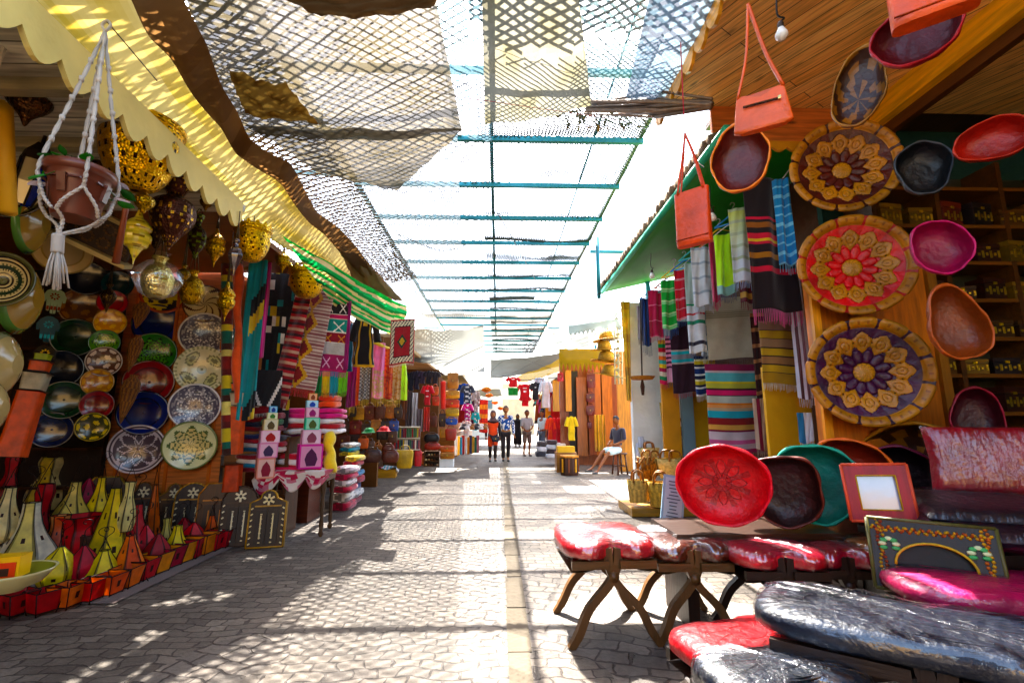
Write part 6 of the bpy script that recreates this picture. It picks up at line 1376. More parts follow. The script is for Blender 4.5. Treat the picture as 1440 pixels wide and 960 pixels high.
spot(1100, 690, 54, 3.08, h('1c0c0a'), h('3a1814'), 'dark brown leather bowl between the red and the teal bowls', depth=.5, rx=.1, rim=h('5a2c24'), sy=.96, wob=.06, seed=5)
spot(1016, 682, 65, 3.0, h('d00f18'), h('b80c18'), 'bright red leather bowl embossed with a flower, leftmost on the bench', depth=.42, rx=.08, rim=h('e82030'), sy=.9, wob=.015, flower=True)
# ================================================================== STOOLS WITH WRAPPED CUSHIONS
def cush(m, w_, l, t, col, notch=.16, z0=0, inf=0.0, crinkle=0, nu=64, band=None):
    prof = [(.0001, 0), (.5, -.002), (.92, 0), (1, t * .18), (1.0, t * .55), (.97, t * .8), (.86, t * .97), (.6, t * 1.06), (.3, t * 1.1), (.0001, t * 1.1)]
    k = len(prof) - 1
    def fn(u, v):
        s_, z = prof[round(v * k)]; a = u * 2 * pi; c, d = cos(a), sin(a); e = .55
        x = abs(c) ** e * (1 if c > 0 else -1) * w_ / 2; y = abs(d) ** e * (1 if d > 0 else -1) * l / 2
        nt = notch * exp(-((x / (w_ * .13)) ** 2)) if abs(d) > .5 else 0
        y *= (1 - nt * 2.0 * (s_ ** 3)); q = s_ + inf / w_ * (1 if s_ > .5 else 0)
        cr_ = crinkle * (1.4 * abs(sin(a * 11 + s_ * 2)) + abs(sin(a * 29 - s_ * 5)) + .7 * abs(sin(a * 47 + 9 * s_)) - .8) * min(1, s_ * 1.5)
        return (x * q, y * q, z0 + z + inf * (.6 if v > .5 else -.6) + cr_ - .02 * notch * 0)
    m.grid(fn, nu, k, (lambda u, v: band if band and .3 < v < .52 else col), closeu=True)
def camel_stool(p, rz, w_, l, hz, c, label, c2=None, wrap=True, leg=h('4f3622'), wraplabel=None, legs=True, notch=.16, tilt=(0, 0)):
    root = thing('saddle_stool', label, 'stool', p, (tilt[0], tilt[1], rz), 'low stools with curved crossed legs'); t = .085
    if legs:
        for sy in (-1, 1):
            for sx in (-1, 1):
                m = MB(); y = sy * l * .36
                P = cr([(-sx * .035, y, hz + .055), (-sx * .02, y, hz - .06), (sx * .03, y, hz - .15), (sx * w_ * .26, y * 1.05, hz * .42), (sx * w_ * .37, y * 1.1, hz * .16), (sx * w_ * .46, y * 1.12, 0)], 5)
                m.tube(P, [.037] * 5 + [.031] * (len(P) - 9) + [.028] * 4, leg, 4, smooth=False); m.build('leg', WOOD, root)
        m = MB(); m.tube([(0, -l * .34, hz - .1), (0, l * .34, hz - .1)], .014, leg, 8)
        m.lathe([(.001, 0), (.03, .005), (.03, .02), (.001, .028)], 12, leg, M=Matrix.Translation((0, -l * .38, hz - .1)) @ RXF); m.build('crossbar', WOOD, root)
    m = MB()
    for sx in (-1, 1): m.grid(lambda u, v: (sx * (.05 + u * w_ * .36), (v - .5) * l * .9, hz - .03 - .035 * sin(u * pi * .6)), 5, 4, leg); m.box(sx * w_ * .25, -l * .42, hz - .03, w_ * .38, .03, .045, leg); m.box(sx * w_ * .25, l * .42, hz - .03, w_ * .38, .03, .045, leg)
    m.build('seat_frame', WOODX, root)
    m = MB(); cush(m, w_, l, t, c, z0=hz, band=c2, notch=notch); cu = m.build('cushion', LEATH, root)
    m = MB()
    for rr in (.14, .3, .34): m.tube([(w_ * rr * cos(k * pi / 18), l * rr * sin(k * pi / 18), hz + t * (1.1 - rr * rr * .6)) for k in range(37)], .003, mul(c, .55), 4)
    for j in range(10): a = j * pi / 5; m.tube([(w_ * q * cos(a + (q - .14) * 2), l * q * sin(a + (q - .14) * 2), hz + t * (1.1 - q * q * .6)) for q in (.14, .2, .26, .3)], .003, mul(c, .55), 4)
    m.build('embossing', LEATH, cu)
    if wrap: m = MB(); cush(m, w_, l, t, (1, 1, 1), z0=hz, inf=.014, crinkle=.006, nu=260, notch=notch); m.build('plastic_wrap', WRAPB if w_ > .7 else WRAP, root)
    return root
def on_ground(px, py): return G(px, py)
for (px, yc, Y, w_, l, c, c2, rz, lb) in ((846, 758, 3.1, .56, .62, 'b01420', 'd01828', .05, 'leftmost wrapped stool with red cushion standing in the sunlight'), (955, 762, 3.12, .50, .6, '5a2818', '6a3020', -.02, 'wrapped stool with brown cushion right of the leftmost red one'),
        (1075, 772, 2.95, .52, .58, 'b01030', 'e01a2a', -.06, 'wrapped stool with crimson cushion below the bright red bowl'), (1160, 772, 3.0, .42, .55, 'a01228', 'c01830', -.1, 'narrow wrapped stool with dark red cushion below the teal bowl'), (1238, 768, 2.95, .40, .5, 'a05a1c', 'b0681c', -.15, 'wrapped tan cushion stool left of the painted arch frame')):
    p = at(px, yc, Y=Y); camel_stool((p.x, Y, 0), rz, w_, l, p.z - .045, h(c), lb, c2=h(c2), leg=h('5a4028') if px < 1000 else h('2e1c12'))
p = at(1050, 893, Y=2.15); camel_stool((p.x, 2.15, 0), .25, .62, .42, p.z - .08, h('c0101c'), 'low stool with unwrapped bright red embossed cushion at the bottom', wrap=False, leg=h('2a1c14'), notch=.26)
p = at(1095, 935, Y=1.8); camel_stool((p.x, 1.8, 0), .2, .58, .34, p.z - .08, h('0e1624'), 'low stool with black wrapped cushion at the bottom edge', leg=h('20140e'))
p = at(1285, 874, Y=1.80); camel_stool((p.x + .03, 1.80, 0), -.62, 1.08, .5, p.z - .08, h('0e1626'), 'largest stool with black cushion bagged in shiny plastic at the lower right', leg=h('24150e'), notch=.05)
p = at(1400, 822, Y=2.15); camel_stool((p.x + .06, 2.2, 0), -.3, .85, .5, p.z - .08, h('b81050'), 'stool with magenta wrapped cushion behind the largest black one', leg=h('24150e'), notch=.05)
# wrapped square cushions
def sqcush(px0, py0, px1, py1, Y, t, c, label, rx, rz=0, flat=False):
    cx, zt, zb, wd = rect(px0, py0, px1, py1, Y); H = (zt - zb) if not flat else flat; root = thing('square_cushion', label, 'cushion', (cx, Y, (zt + zb) / 2), (rx, 0, rz + face_cam((cx, Y)) * .5))
    for nm, inf, cr_, mt in (('cushion', 0, 0, LEATH), ('plastic_wrap', .012, .004, WRAPV)):
        m = MB()
        for s in (-1, 1):
            def fn(u, v):
                x, z = (u - .5) * 2, (v - .5) * 2; e = (1 - x ** 6) * (1 - z ** 6); q = 1 - .05 * (1 - abs(z)) * abs(x) ** 3
                return (x * (wd / 2 + inf) * q, s * (t / 2 * max(0, e) ** .4 + inf) + cr_ * (sin(x * 30 + z * 12) + sin(z * 44 - x * 9)), z * (H / 2 + inf))
            m.grid(fn, 30, 30, c)
        m.build(nm, mt, root)
sqcush(1322, 600, 1460, 694, 2.75, .13, h('90061c'), 'crimson square cushion in crinkled plastic standing at the right edge', -.15)
sqcush(1300, 704, 1460, 726, 2.6, .1, h('16121c'), 'black square cushion in plastic lying under the crimson one', -1.45, flat=.5)
sqcush(1310, 728, 1470, 752, 2.5, .1, h('1e1420'), 'second black wrapped cushion lying beneath the upper black one', -1.45, flat=.5)
m = MB(); z = at(1380, 752, Y=2.5).z; m.box(2.75, 2.7, (z - .06) / 2, .95, .7, z - .06, h('1c110b')); m.build('low_cabinet', WOODX, label='low dark cabinet under the black wrapped cushions', cat='cabinet')
# frames
def pframe(px0, py0, px1, py1, Y, label, face, edge, inner, iw, rx=-.15, roll=0, arch=False, cat='mirror frame', name='mirror_frame'):
    cx, zt, zb, wd = rect(px0, py0, px1, py1, Y); H = zt - zb; root = thing(name, label, cat, (cx, Y, zb), (rx, roll, face_cam((cx, Y)) * .7)); m = MB(); b = wd * iw
    m.box(-wd / 2 + b / 2, 0, H / 2, b, .03, H, face); m.box(wd / 2 - b / 2, 0, H / 2, b, .03, H, face); m.box(0, 0, H - b / 2, wd - 2 * b, .03, b, face)
    if not arch: m.box(0, 0, b / 2, wd - 2 * b, .03, b, face)
    if arch:
        hw = wd / 2 - b; zc_ = H - b - hw * .75
        for s in (-1, 1):
            out = [(s * hw, H - b)] + [(s * hw * cos(k * pi / 16), zc_ + hw * .72 * sin(k * pi / 16)) for k in range(9)]; out.append((0, H - b)); out = out if s < 0 else out[::-1]
            m.prism(out, -.013, .013, face)
    m.build('frame_board', WOOD, root); m = MB()
    for x0, z0, x1, z1 in ((-wd / 2, H, wd / 2, H), (-wd / 2, 0, -wd / 2, H), (wd / 2, 0, wd / 2, H), (-wd / 2, 0, wd / 2, 0)): m.tube([(x0, -.012, z0), (x1, -.012, z1)], .009, edge, 6)
    if arch: m.tube([(hw * cos(k * pi / 16), -.018, zc_ + hw * .72 * sin(k * pi / 16)) for k in range(17)], .006, h('c8a02a'), 5)
    if not arch:
        for x0, z0, x1, z1 in ((-1, 1, 1, 1), (-1, -1, -1, 1), (1, -1, 1, 1), (-1, -1, 1, -1)): m.tube([(x0 * (wd / 2 - b), -.017, H / 2 + z0 * (H / 2 - b)), (x1 * (wd / 2 - b), -.017, H / 2 + z1 * (H / 2 - b))], .004, h('c8a040'), 5)
    m.build('edge_trim', WOOD, root)
    MB().box(0, .01, H / 2, wd - 2 * b + .004, .008, H - (2 * b if not arch else b), inner).build('mirror', PAINT if arch else GLASSY, root)
    if arch:
        m = MB(); L = [h('c8641c'), h('b8902a'), h('d8a02a'), h('8a3a1a')]
        for k in range(70):
            s = -1 if k % 2 else 1; t = k / 70; x = s * (wd / 2 - b * .5) + .012 * sin(k * 1.7); zz = H * t
            m.lathe([(.001, 0), (.009, .001), (.001, .003)], 6, L[k % 4], M=Matrix.Translation((x, -.0165, zz)) @ RXF)
            x = (t - .5) * wd * .94; m.lathe([(.001, 0), (.008, .001), (.001, .003)], 6, L[(k + 1) % 4], M=Matrix.Translation((x, -.0165, H - b * .5 + .01 * sin(k * 1.3))) @ RXF)
        for s in (-1, 1):
            for j in range(7):
                a = -.5 + j * .7; m.lathe([(.001, 0), (.018, .002), (.010, .004), (.001, .006)], 10, [h('5aa86a'), h('d8e0b0')][j % 2], M=Matrix.Translation((s * wd * .34 + .028 * cos(a), -.0165, H - b * 1.3 + .028 * sin(a))) @ RXF, sy=.6)
        m.build('painted_flowers', PAINT, root)
    return root
pframe(1201, 653, 1276, 733, 2.72, 'red framed mirror with pale glass leaning against the bowls', h('a00f20'), h('e87a6a'), h('c8d0d8'), .2, roll=-.05)
pframe(1244, 736, 1386, 838, 2.3, 'green edged frame painted with flowers around a dark arch', h('120b07'), h('54502a'), h('080402'), .19, arch=True, roll=.02, rx=-.25)
# small bluish board
cx, zt, zb, wd = rect(927, 668, 957, 738, 3.6); m = MB(); m.box(0, 0, (zt - zb) / 2, wd, .02, zt - zb, h('8aa8b8')); m.box(0, -.012, (zt - zb) / 2, wd * .8, .004, (zt - zb) * .9, h('a8c0c8')); 
for k in range(12): m.box(0, -.0155, (zt - zb) * (.1 + .07 * k), wd * (.3 + .3 * hsh(k, 4)), .003, .008, h('4a5a6a'))
m.build('leaning_board', PAINT, None, loc=(cx, 3.6, zb), rot=(-.15, .15, -.2), label='narrow pale blue board leaning left of the bright red bowl', cat='board')
# handbags hung from the ceiling
def hbag(px0, py0, px1, py1, Y, top, c, label, box=False, rz=0):
    cx, zt, zb, wd = rect(px0, py0, px1, py1, Y); H = zt - zb; p = Vector((cx, Y, zb)); root = thing('handbag', label, 'bag', p, face_cam(p) + rz, 'leather handbags hung on strings'); m = MB(); D = wd * (.4 if box else .2)
    def body(u, v):
        a = u * 2 * pi; e = .45 if box else .6; x = abs(cos(a)) ** e * (1 if cos(a) > 0 else -1); y = abs(sin(a)) ** e * (1 if sin(a) > 0 else -1)
        w2 = wd / 2 * (1 if box else (1 - .2 * v)); k = min(1, .75 + v * 4, .8 + (1 - v) * 3)
        return (x * w2 * (k if not box else 1), y * D / 2 * (1 - (.45 if box else .8) * v) * k, H * v - (0 if box else .16 * H * exp(-((x / .6) ** 2)) * max(0, v - .6) * 2.5))
    m.grid(body, 40, 16, c, closeu=True); m.add([body(j / 40, 1) for j in range(40)], [tuple(range(40))], mul(c, .8)); m.add([body(j / 40, 0) for j in range(40)], [tuple(reversed(range(40)))], mul(c, 1.15)); m.build('bag_body', LEATH, root)
    m = MB()
    if not box: m.box(0, -D * .43, H * .62, wd * .6, .006, .008, h('3a2010'), rot=(-.1, .04, 0)); m.box(wd * .3, -D * .45, H * .62, .012, .008, .014, h('d8c890'))
    else: m.tube([(-wd * .48, -D * .5, H * .1), (wd * .48, -D * .5, H * .1)], .004, mul(c, .5), 4)
    m.build('zip_seam', BRASS, root); tp = Vector((top[0] - p.x, top[1] - p.y, top[2] - p.z)); R_ = Matrix.Rotation(-root.rotation_euler.z, 3, 'Z'); tp = R_ @ tp
    m = MB(); o = (0,) if not box else (-.3, .3)
    for y in o: m.tube(cr([(-wd * .38, y * D, H * .96), Vector((-wd * .22, y * D * .5, H * 1.5)).lerp(tp, .25), tp], 6), .0065, c, 6); m.tube(cr([(wd * .38, y * D, H * .96), Vector((wd * .22, y * D * .5, H * 1.5)).lerp(tp, .25), tp], 6), .0085, mul(c, .9), 6)
    m.build('strap', LEATH, root)
hbag(1034, 128, 1108, 182, 1.85, at(1052, 6, Y=1.85), h('d8541a'), 'small orange suede shoulder bag hanging below the light bulb')
hbag(951, 268, 998, 344, 2.75, at(963, 188, Y=2.75), h('d8481c'), 'orange boxy tote bag on red straps beside the green soffit', box=True, rz=-.35)
hbag(1262, -60, 1352, 26, 1.5, at(1300, -110, Y=1.5), h('e0501c'), 'orange bag base cut off by the top edge', box=True, rz=.2)
m = MB(); m.tube([at(963, 188, Y=2.75), at(960, 130, Y=2.75), at(957, 60, Y=2.75)], .004, h('c81e3a'), 5); m.build('string', CLOTH, label='crimson string holding the boxy tote bag', cat='string')
def bulb(px, py, Y, s, label, top):
    p = at(px, py, Y=Y); r = thing('light_bulb', label, 'light bulb', p); m = MB(); m.lathe([(.001, -s), (.5 * s, -.85 * s), (.9 * s, -.3 * s), (.92 * s, .1 * s), (.6 * s, .8 * s), (.42 * s, 1.2 * s)], 24, h('d8d0c4')); m.build('bulb_glass', GLAZE, r)
    m = MB(); m.lathe([(.45 * s, 1.15 * s), (.48 * s, 1.9 * s), (.3 * s, 2.3 * s), (.1 * s, 2.4 * s)], 16, h('3a2c22')); m.tube(cr([(0, 0, 2.3 * s), (.02, 0, 3 * s), (-.01, 0, 3.6 * s), (0, 0, top)], 4), .004, h('20160f'), 5); m.build('bulb_socket', IRON, r)
bulb(1099, 49, 1.75, .028, 'unlit light bulb hanging from the pine plank ceiling', .22)
bulb(1002, 306, 3.9, .035, 'unlit light bulb under the near part of the green soffit', .3)
bulb(917, 388, 5.6, .035, 'unlit light bulb under the far part of the green soffit', .3)
# boxes on the shelves
sc_ = ['421c10', '5c4418', '2a120c', '4a3018', '1c1010', '6a4c1a', '34200e', '561c10']
sn = ['maroon', 'brass coloured', 'dark walnut', 'hazel', 'ebony', 'gilt', 'umber', 'rust red']
shn = {1.3: 'at mid height', 1.6: 'below the row of glass fronted boxes', 1.9: 'on the row beside the black bowl', 1.02: 'near the bottom', 2.22: 'on the row above the black bowl', 2.54: 'on the row under the top one', 2.86: 'on the highest row'}
for z in (1.02, 1.3, 1.6, 1.9, 2.22, 2.54, 2.86):
    for k in range(8):
        x = 3.3 + k * .265; hh = .1 + .1 * hsh(k, z); c = h(sc_[int(hsh(k, z, 5) * 8)]); m = MB(); wb = .2
        root = thing('trinket_box', f'{sn[int(hsh(k, z, 5) * 8)]} trinket box {shn[z]}, number {["one","two","three","four","five","six","seven","eight"][k]} from the post', 'box', (x, 3.7, z + .016), (hsh(k, z) - .5) * .4, 'trinket boxes on the dark shelves')
        m.box(0, 0, hh * .38, wb, .14, hh * .76, c); m.build('box_body', WOODX, root); m = MB(); m.box(0, 0, hh * .9, wb * 1.04, .145, hh * .24, mul(c, 1.3))
        m.build('lid', WOODX, root); m = MB()
        for q in range(6): m.box(-wb * .42 + q * wb * .17, -.0735, hh * .4, .016, .005, hh * .4 if q % 2 else hh * .15, h('c8a85a'))
        m.box(0, -.0765, hh * .76, .03, .007, .02, h('d8b04a')); m.build('inlay', BRASS, root)
# ================================================================== SCARVES ON THE LINE
m = MB(); L = [at(1112, 236, Y=3.75), at(1062, 300, Y=4.1), at(1022, 318, Y=4.6), at(990, 345, Y=5.1), at(950, 382, Y=5.9), at(912, 412, Y=6.8), at(890, 424, Y=7.4)]
m.tube(cr(L, 6), .006, h('c8c0c0'), 5)
m.build('hanging_line', CLOTH, label='thin line running under the soffit from which the scarves hang', cat='line')
hcx = [h('1f7ac0'), h('e0b820'), h('e0601c'), h('1fa0a0')]; hn_ = ['blue', 'yellow', 'orange', 'turquoise']
for i, (x, y, Y) in enumerate(((1030, 300, 4.55), (1010, 322, 4.8), (996, 338, 5.0), (975, 350, 5.3), (962, 366, 5.6), (948, 376, 5.9), (936, 392, 6.2), (925, 402, 6.5), (915, 408, 6.8), (1058, 292, 4.15))):
    p = at(x, y, Y=Y); root = thing('coat_hanger', f'{hn_[i % 4]} plastic hanger, {["second","third","fourth","fifth","sixth","seventh","eighth","ninth","farthest","nearest"][i]} along the scarf line', 'hanger', p, -.9, 'plastic hangers along the scarf line')
    w_ = .2; m = MB(); m.tube([(-w_, 0, -.1), (0, 0, 0), (w_, 0, -.1), (-w_, 0, -.1)], .009, hcx[i % 4], 6); m.build('hanger_bar', PLAST, root); m = MB(); m.tube(cr([(0, 0, 0), (0, 0, .05), (.03, 0, .09), (.0, 0, .12), (-.02, 0, .1)], 4), .005, h('9a9a9a'), 5); m.build('hook', IRON, root)
SG = 'scarves hanging on the line under the green soffit'
W = h('d8dce0')
def sc(x0, y0, x1, y1, Y, pat, lb, fr, **k): cloth(x0, y0, x1, y1, Y, pat, lb, fringe=fr, group=SG, folds=k.pop('folds', 1.6), amp=k.pop('amp', .03), fl=k.pop('fl', .08), **k)
sc(1058, 250, 1110, 436, 3.8, stripes([(34, h('160b10')), (2, h('d01840')), (4, h('160b10')), (3, h('9a5a1c')), (5, h('160b10')), (4, h('d01838')), (2, h('e0c02a')), (3, h('c01838')), (8, h('160b10')), (3, h('a8701c')), (8, h('160b10')), (4, h('c81838')), (30, h('160b10'))]), 'long black scarf with red and yellow bars and magenta fringe', h('c81878'), fl=.12, rz=.1)
sc(1093, 252, 1113, 372, 3.75, stripes([(3, h('1f8ac8')), (1, h('90d0e8'))] * 9), 'light blue scarf squeezed beside the long black one', h('90c8e0'))
sc(1030, 292, 1064, 396, 4.2, lambda u, v: mix(h('c8d070'), W, min(1, v * 1.3)) if int(v * 24) % 4 else h('b8c0a0'), 'white scarf fading to pale yellow left of the long black one', h('b8d0e8'))
sc(1008, 330, 1031, 414, 4.6, lambda u, v: h('b8e838') if v < .85 else h('8ab0a8'), 'lime green scarf with bluish fringe', h('4a5a7a'))
sc(1000, 340, 1010, 424, 4.75, lambda u, v: h('b01848'), 'narrow magenta scarf beside the lime one', h('c83868'))
sc(974, 348, 1000, 430, 5.0, lambda u, v: W if int(v * 20) % 5 else h('a8b4c0'), 'plain white scarf with thin grey lines', h('c8ccd8'))
sc(966, 370, 990, 496, 5.35, stripes([(20, h('c0d0c8')), (1, h('3a9a6a')), (3, W), (1, h('c84a4a')), (3, W), (2, h('2a8a6a')), (8, W), (1, h('2a2a3a')), (4, W)]), 'long white scarf with thin green and red lines', h('3a4a6a'))
sc(950, 380, 970, 450, 5.6, stripes([(5, h('d02838')), (1, h('e0a0a8'))] * 5), 'red scarf with pale pink lines', h('4a6a9a'))
sc(931, 394, 952, 462, 6.0, stripes([(6, h('3aa848')), (1, h('c8e0a8')), (2, h('88c888'))] * 4), 'green scarf with pale bands and blue fringe', h('3a6aa8'), fl=.12)
sc(913, 408, 931, 474, 6.5, stripes([(10, h('c01848')), (1, h('e890a8'))] * 3), 'crimson pink scarf right of the dark blue one', h('c01848'))
sc(903, 420, 914, 486, 6.9, lambda u, v: h('1f3f7a') if int(u * 5) % 2 else h('101a3a'), 'dark blue scarf, farthest on the line', h('1a3a6a'), fl=.14)
sc(897, 430, 904, 478, 7.1, lambda u, v: h('8a7a7a'), 'thin taupe scarf just left of the dark blue one', h('6a5a5a'))
sc(1040, 330, 1060, 425, 4.5, lambda u, v: h('5a1a2a') if int(v * 14) % 3 else h('c8a060'), 'maroon scarf with ochre lines hanging behind the pale yellow one', h('8a2a3a'))
sc(985, 430, 1000, 500, 5.6, lambda u, v: h('2a6a8a') if int(v * 10) % 3 else h('c8d8d8'), 'steel blue scarf hanging low behind the long white one', h('c8d8d8'))
sc(940, 402, 952, 455, 6.2, lambda u, v: h('e07a2a') if int(v * 8) % 2 else h('e8c890'), 'orange and cream scarf behind the green one', h('e8c890'))
MG2 = 'textiles hanging below the scarf line'
def lo(x0, y0, x1, y1, Y, pat, lb, fr, **k): cloth(x0, y0, x1, y1, Y, pat, lb, name='shawl', cat='shawl', fringe=fr, group=MG2, folds=1, amp=.015, rz=k.pop('rz', None), fl=k.pop('fl', .07), res=(24, 90), **k)
lo(927, 478, 939, 540, 6.9, stripes([(1, h(c)) for c in ('e0b030', '3a9a5a', 'c83a4a', 'e8d8c0', 'e0702a', '5ab0a0', 'e0c040', 'b83a5a', 'e8d8c0', '3a8a5a', 'e04a6a')]), 'rainbow striped shawl with pink fringe by the white wall', h('d83a6a'))
lo(937, 472, 948, 538, 6.6, stripes([(1.2, h('f0a8c0')), (.8, h('5a1a3a'))] * 7 + [(6, h('f0b8cc'))]), 'pink shawl striped dark at its top', h('6a6a7a'))
lo(945, 452, 978, 552, 6.2, stripes([(22, h('2a0c1c')), (1.5, h('b8a8a0')), (2, h('3ab0b8')), (4, h('8a8a90')), (2, h('3ab0b8')), (1.5, h('b8a8a0')), (22, h('2a0c1c'))]), 'dark plum shawl with turquoise bands and crimson fringe', h('b01848'))
lo(978, 500, 998, 556, 5.9, stripes([(2, h('141c3a')), (1, h('e0d8b0')), (2, h('c8b02a')), (1, h('141c3a')), (1, h('e0e0e0')), (3, h('16306a')), (1, h('e8e8e0'))] * 2), 'navy shawl with yellow and white woven bands', h('d8d8d0'))
lo(996, 418, 1062, 504, 5.3, lambda u, v: h('b0a894') if not (.22 < v < .34 and int(v * 60) % 2) else h('8a8470'), 'plain beige shawl above the multicoloured striped blanket', h('4a3c36'), fl=.07)
lo(1000, 512, 1076, 636, 5.25, stripes([(9, h('8a1a4a')), (2, h('c8b8c0')), (11, h('68b0b8')), (3, h('d8c84a')), (6, h('b8b85a')), (2, h('3a1a2a')), (6, h('d0286a')), (1, h('3a1a2a')), (9, h('b8c0b8')), (2, h('e0802a')), (4, h('e0a878')), (4, h('b8a890')), (8, h('18a8c0')), (2, h('6a2a3a')), (7, h('8a3a3a')), (6, h('d0a868')), (2, h('7a1a3a')), (10, h('c8bcc4')), (5, h('c8709a')), (6, h('c8b0b8')), (5, h('a01858'))]), 'wide blanket striped in plum, aqua, yellow and pink', h('8a2a4a'), fl=.02, rz=.05)
lo(1076, 452, 1130, 540, 4.3, stripes([(7, h('8a7060')), (.6, h('3a2a1a')), (6, h('b89a3a')), (.6, h('3a2a1a')), (7, h('a08468')), (.6, h('3a2a1a')), (6, h('c8a41c')), (.6, h('3a2a1a')), (6, h('a8805a')), (.6, h('3a2a1a')), (6, h('d0a81c')), (.6, h('2a1a1a')), (8, h('b89030'))]), 'mustard and brown banded shawl with cream fringe', h('e0d8c0'), rz=.1)
lo(1060, 440, 1078, 560, 4.9, lambda u, v: h('3a1c1a') if int(v * 22) % 4 else h('a87a5a'), 'narrow dark brown shawl between the beige and the mustard ones', h('6a4a3a'))
lo(1062, 560, 1080, 632, 4.8, lambda u, v: h('7a2a3a') if int(u * 4) % 2 else h('b8a090'), 'wine red cloth end right of the wide striped blanket', h('b8a090'))
lo(1116, 386, 1138, 560, 3.9, vstripes([h('c8c8d0'), h('5a3a3a'), h('e0e0e8'), h('8a6a70')], 6), 'bunched white and maroon shawl beside the trays', h('d8d8e0'), gather=.7)
lo(1124, 580, 1142, 622, 3.7, lambda u, v: h('3a6a8a') if u < .4 else h('c8d0d8'), 'blue and white cloth end beside the lowest tray', h('c8d0d8'))
# ================================================================== STRAW AND YELLOW THINGS
HT = 'straw hats hung in a column'
for i, (x, y, w_) in enumerate(((853, 478, 40), (850, 492, 40), (853, 508, 46), (857, 528, 46))):
    Y = 8.6; p = at(x, y, Y=Y); R = px2w(w_ / 2, p); m = MB(); r = thing('straw_hat', f'{["topmost","second","third","lowest"][i]} pale straw hat of the hanging column', 'hat', p, (.1 * (i % 2), -.12 + .1 * i, 0), HT)
    m.lathe([(R, 0), (R * .98, .01), (R * .5, .02)], 28, h('a8803c')); m.build('brim', STRAW, r); m = MB(); m.lathe([(R * .52, .0), (R * .5, R * .3), (R * .42, R * .55), (R * .25, R * .66), (.001, R * .68)], 24, h('b08a48')); m.build('crown', STRAW, r)
    m = MB(); m.lathe([(R * .53, .02), (R * .525, .06)], 24, h('a87a30')); m.build('hat_band', CLOTH, r)
m = MB(); m.tube([at(855, 450, Y=8.6), at(853, 478, Y=8.6)], .008, h('c8a860'), 5); m.build('hat_string', CLOTH, label='string above the column of straw hats', cat='string')
m = MB()
for x in (864, 869, 874): m.tube(cr([at(866, 440, Y=8.2), at(x, 470, Y=8.2), at(x + 1, 540, Y=8.2)], 6), .012, h('e0d8b8'), 6)
for k in range(9): m.lathe([(.001, -.05), (.05, 0), (.001, .05)], 8, h('d8cfa8'), M=Matrix.Translation(at(869, 450 + k * 10, Y=8.2)))
m.build('shell_mobile', STRAW, label='pale dangling mobile of cords and beads beside the hats', cat='mobile')
cloth(876, 424, 888, 564, 7.8, lambda u, v: h('f0c818') if (int(v * 12) % 4) else h('d8a818'), 'long twisted yellow cloth hanging before the white wall', name='yellow_cloth', cat='cloth', folds=2, amp=.04, taper=.5)
m = MB(); p = at(903, 532, Y=7.0); q = at(900, 420, Y=7.0); R = px2w(18, p)
m.lathe([(.001, -.02), (R * .8, -.015), (R, .03), (R * .95, .03), (.001, 0)], 28, h('b87830'), M=Matrix.Translation(p)); m.build('hanging_tray', STRAW, label='flat brown basket tray hung on a cord before the white wall', cat='tray')
m = MB(); m.tube([q, p + Vector((0, 0, .01))], .012, h('4a3a34'), 6); m.lathe([(.02, -.25), (.035, -.12), (.015, -.02)], 10, h('4a3026'), M=Matrix.Translation(p)); m.build('cord_and_tassel', CLOTH, bpy.data.objects['hanging_tray'])
def basket(px0, py0, px1, py1, Y, c, label, handles=True, oval=.75, name='basket', pat=None, flare=1.08):
    cx, zt, zb, wd = rect(px0, py0, px1, py1, Y); H = zt - zb; hh = H * (.72 if handles else 1); r = thing(name, label, 'basket', (cx, Y, zb), hsh(px0, Y) - .5); m = MB(); R = wd / 2
    pt = pat or (lambda u, v: c if (int(u * 26) + int(v * 9)) % 2 else mul(c, .72))
    m.lathe([(R * .85, 0), (R * .92, hh * .3), (R * .98, hh * .6), (R * flare, hh), (R * flare * .94, hh), (R * .9, hh * .5), (R * .8, .02)], 52, pt, sy=oval, capb=True); m.build('basket_body', STRAW, r)
    if handles:
        for s in (-1, 1): MB().tube(cr([(-R * .5, s * R * oval, hh * .9), (-R * .4, s * R * oval * .8, H * .95), (0, s * R * oval * .7, H * 1.02), (R * .4, s * R * oval * .8, H * .95), (R * .5, s * R * oval, hh * .9)], 4), .014, h('8a5a30'), 6).build('handle', LEATH, r)
ST = h('d8b472')
m = MB(); a = at(881, 706, Y=6.6); b_ = at(975, 706, Y=6.6); m.box((a.x + b_.x) / 2, 6.7, .06, b_.x - a.x, .7, .1, h('a8814a')); m.build('pallet', WOODX, label='low wooden pallet under the straw baskets', cat='pallet')
basket(883, 662, 910, 706, 6.5, ST, 'round straw basket with leather handles at the front left of the pallet')
basket(912, 664, 945, 712, 6.4, h('d0a860'), 'larger straw basket with long handles at the front of the pallet')
basket(908, 684, 930, 704, 6.8, h('c89a50'), 'small straw basket squeezed between two larger ones', handles=False)
basket(900, 634, 930, 668, 6.9, h('c8a468'), 'straw basket lying in the middle of the pile')
basket(925, 634, 962, 672, 6.7, h('d8bc80'), 'wide pale woven basket with dark handles', pat=lambda u, v: h('d8bc80') if int(v * 14) % 2 else h('a8844a'))
basket(900, 622, 925, 648, 7.2, h('e0c890'), 'pale straw basket with ring handles at the back', flare=1.2)
basket(928, 552, 952, 602, 7.4, h('c8a868'), 'flat straw bag hanging on the wall below the striped shawls', oval=.25)
basket(938, 588, 962, 630, 7.3, h('e0a860'), 'checked orange straw basket above the yellow crate', pat=lambda u, v: h('c86a2a') if (int(u * 16) + int(v * 8)) % 2 else h('e8d0a0'))
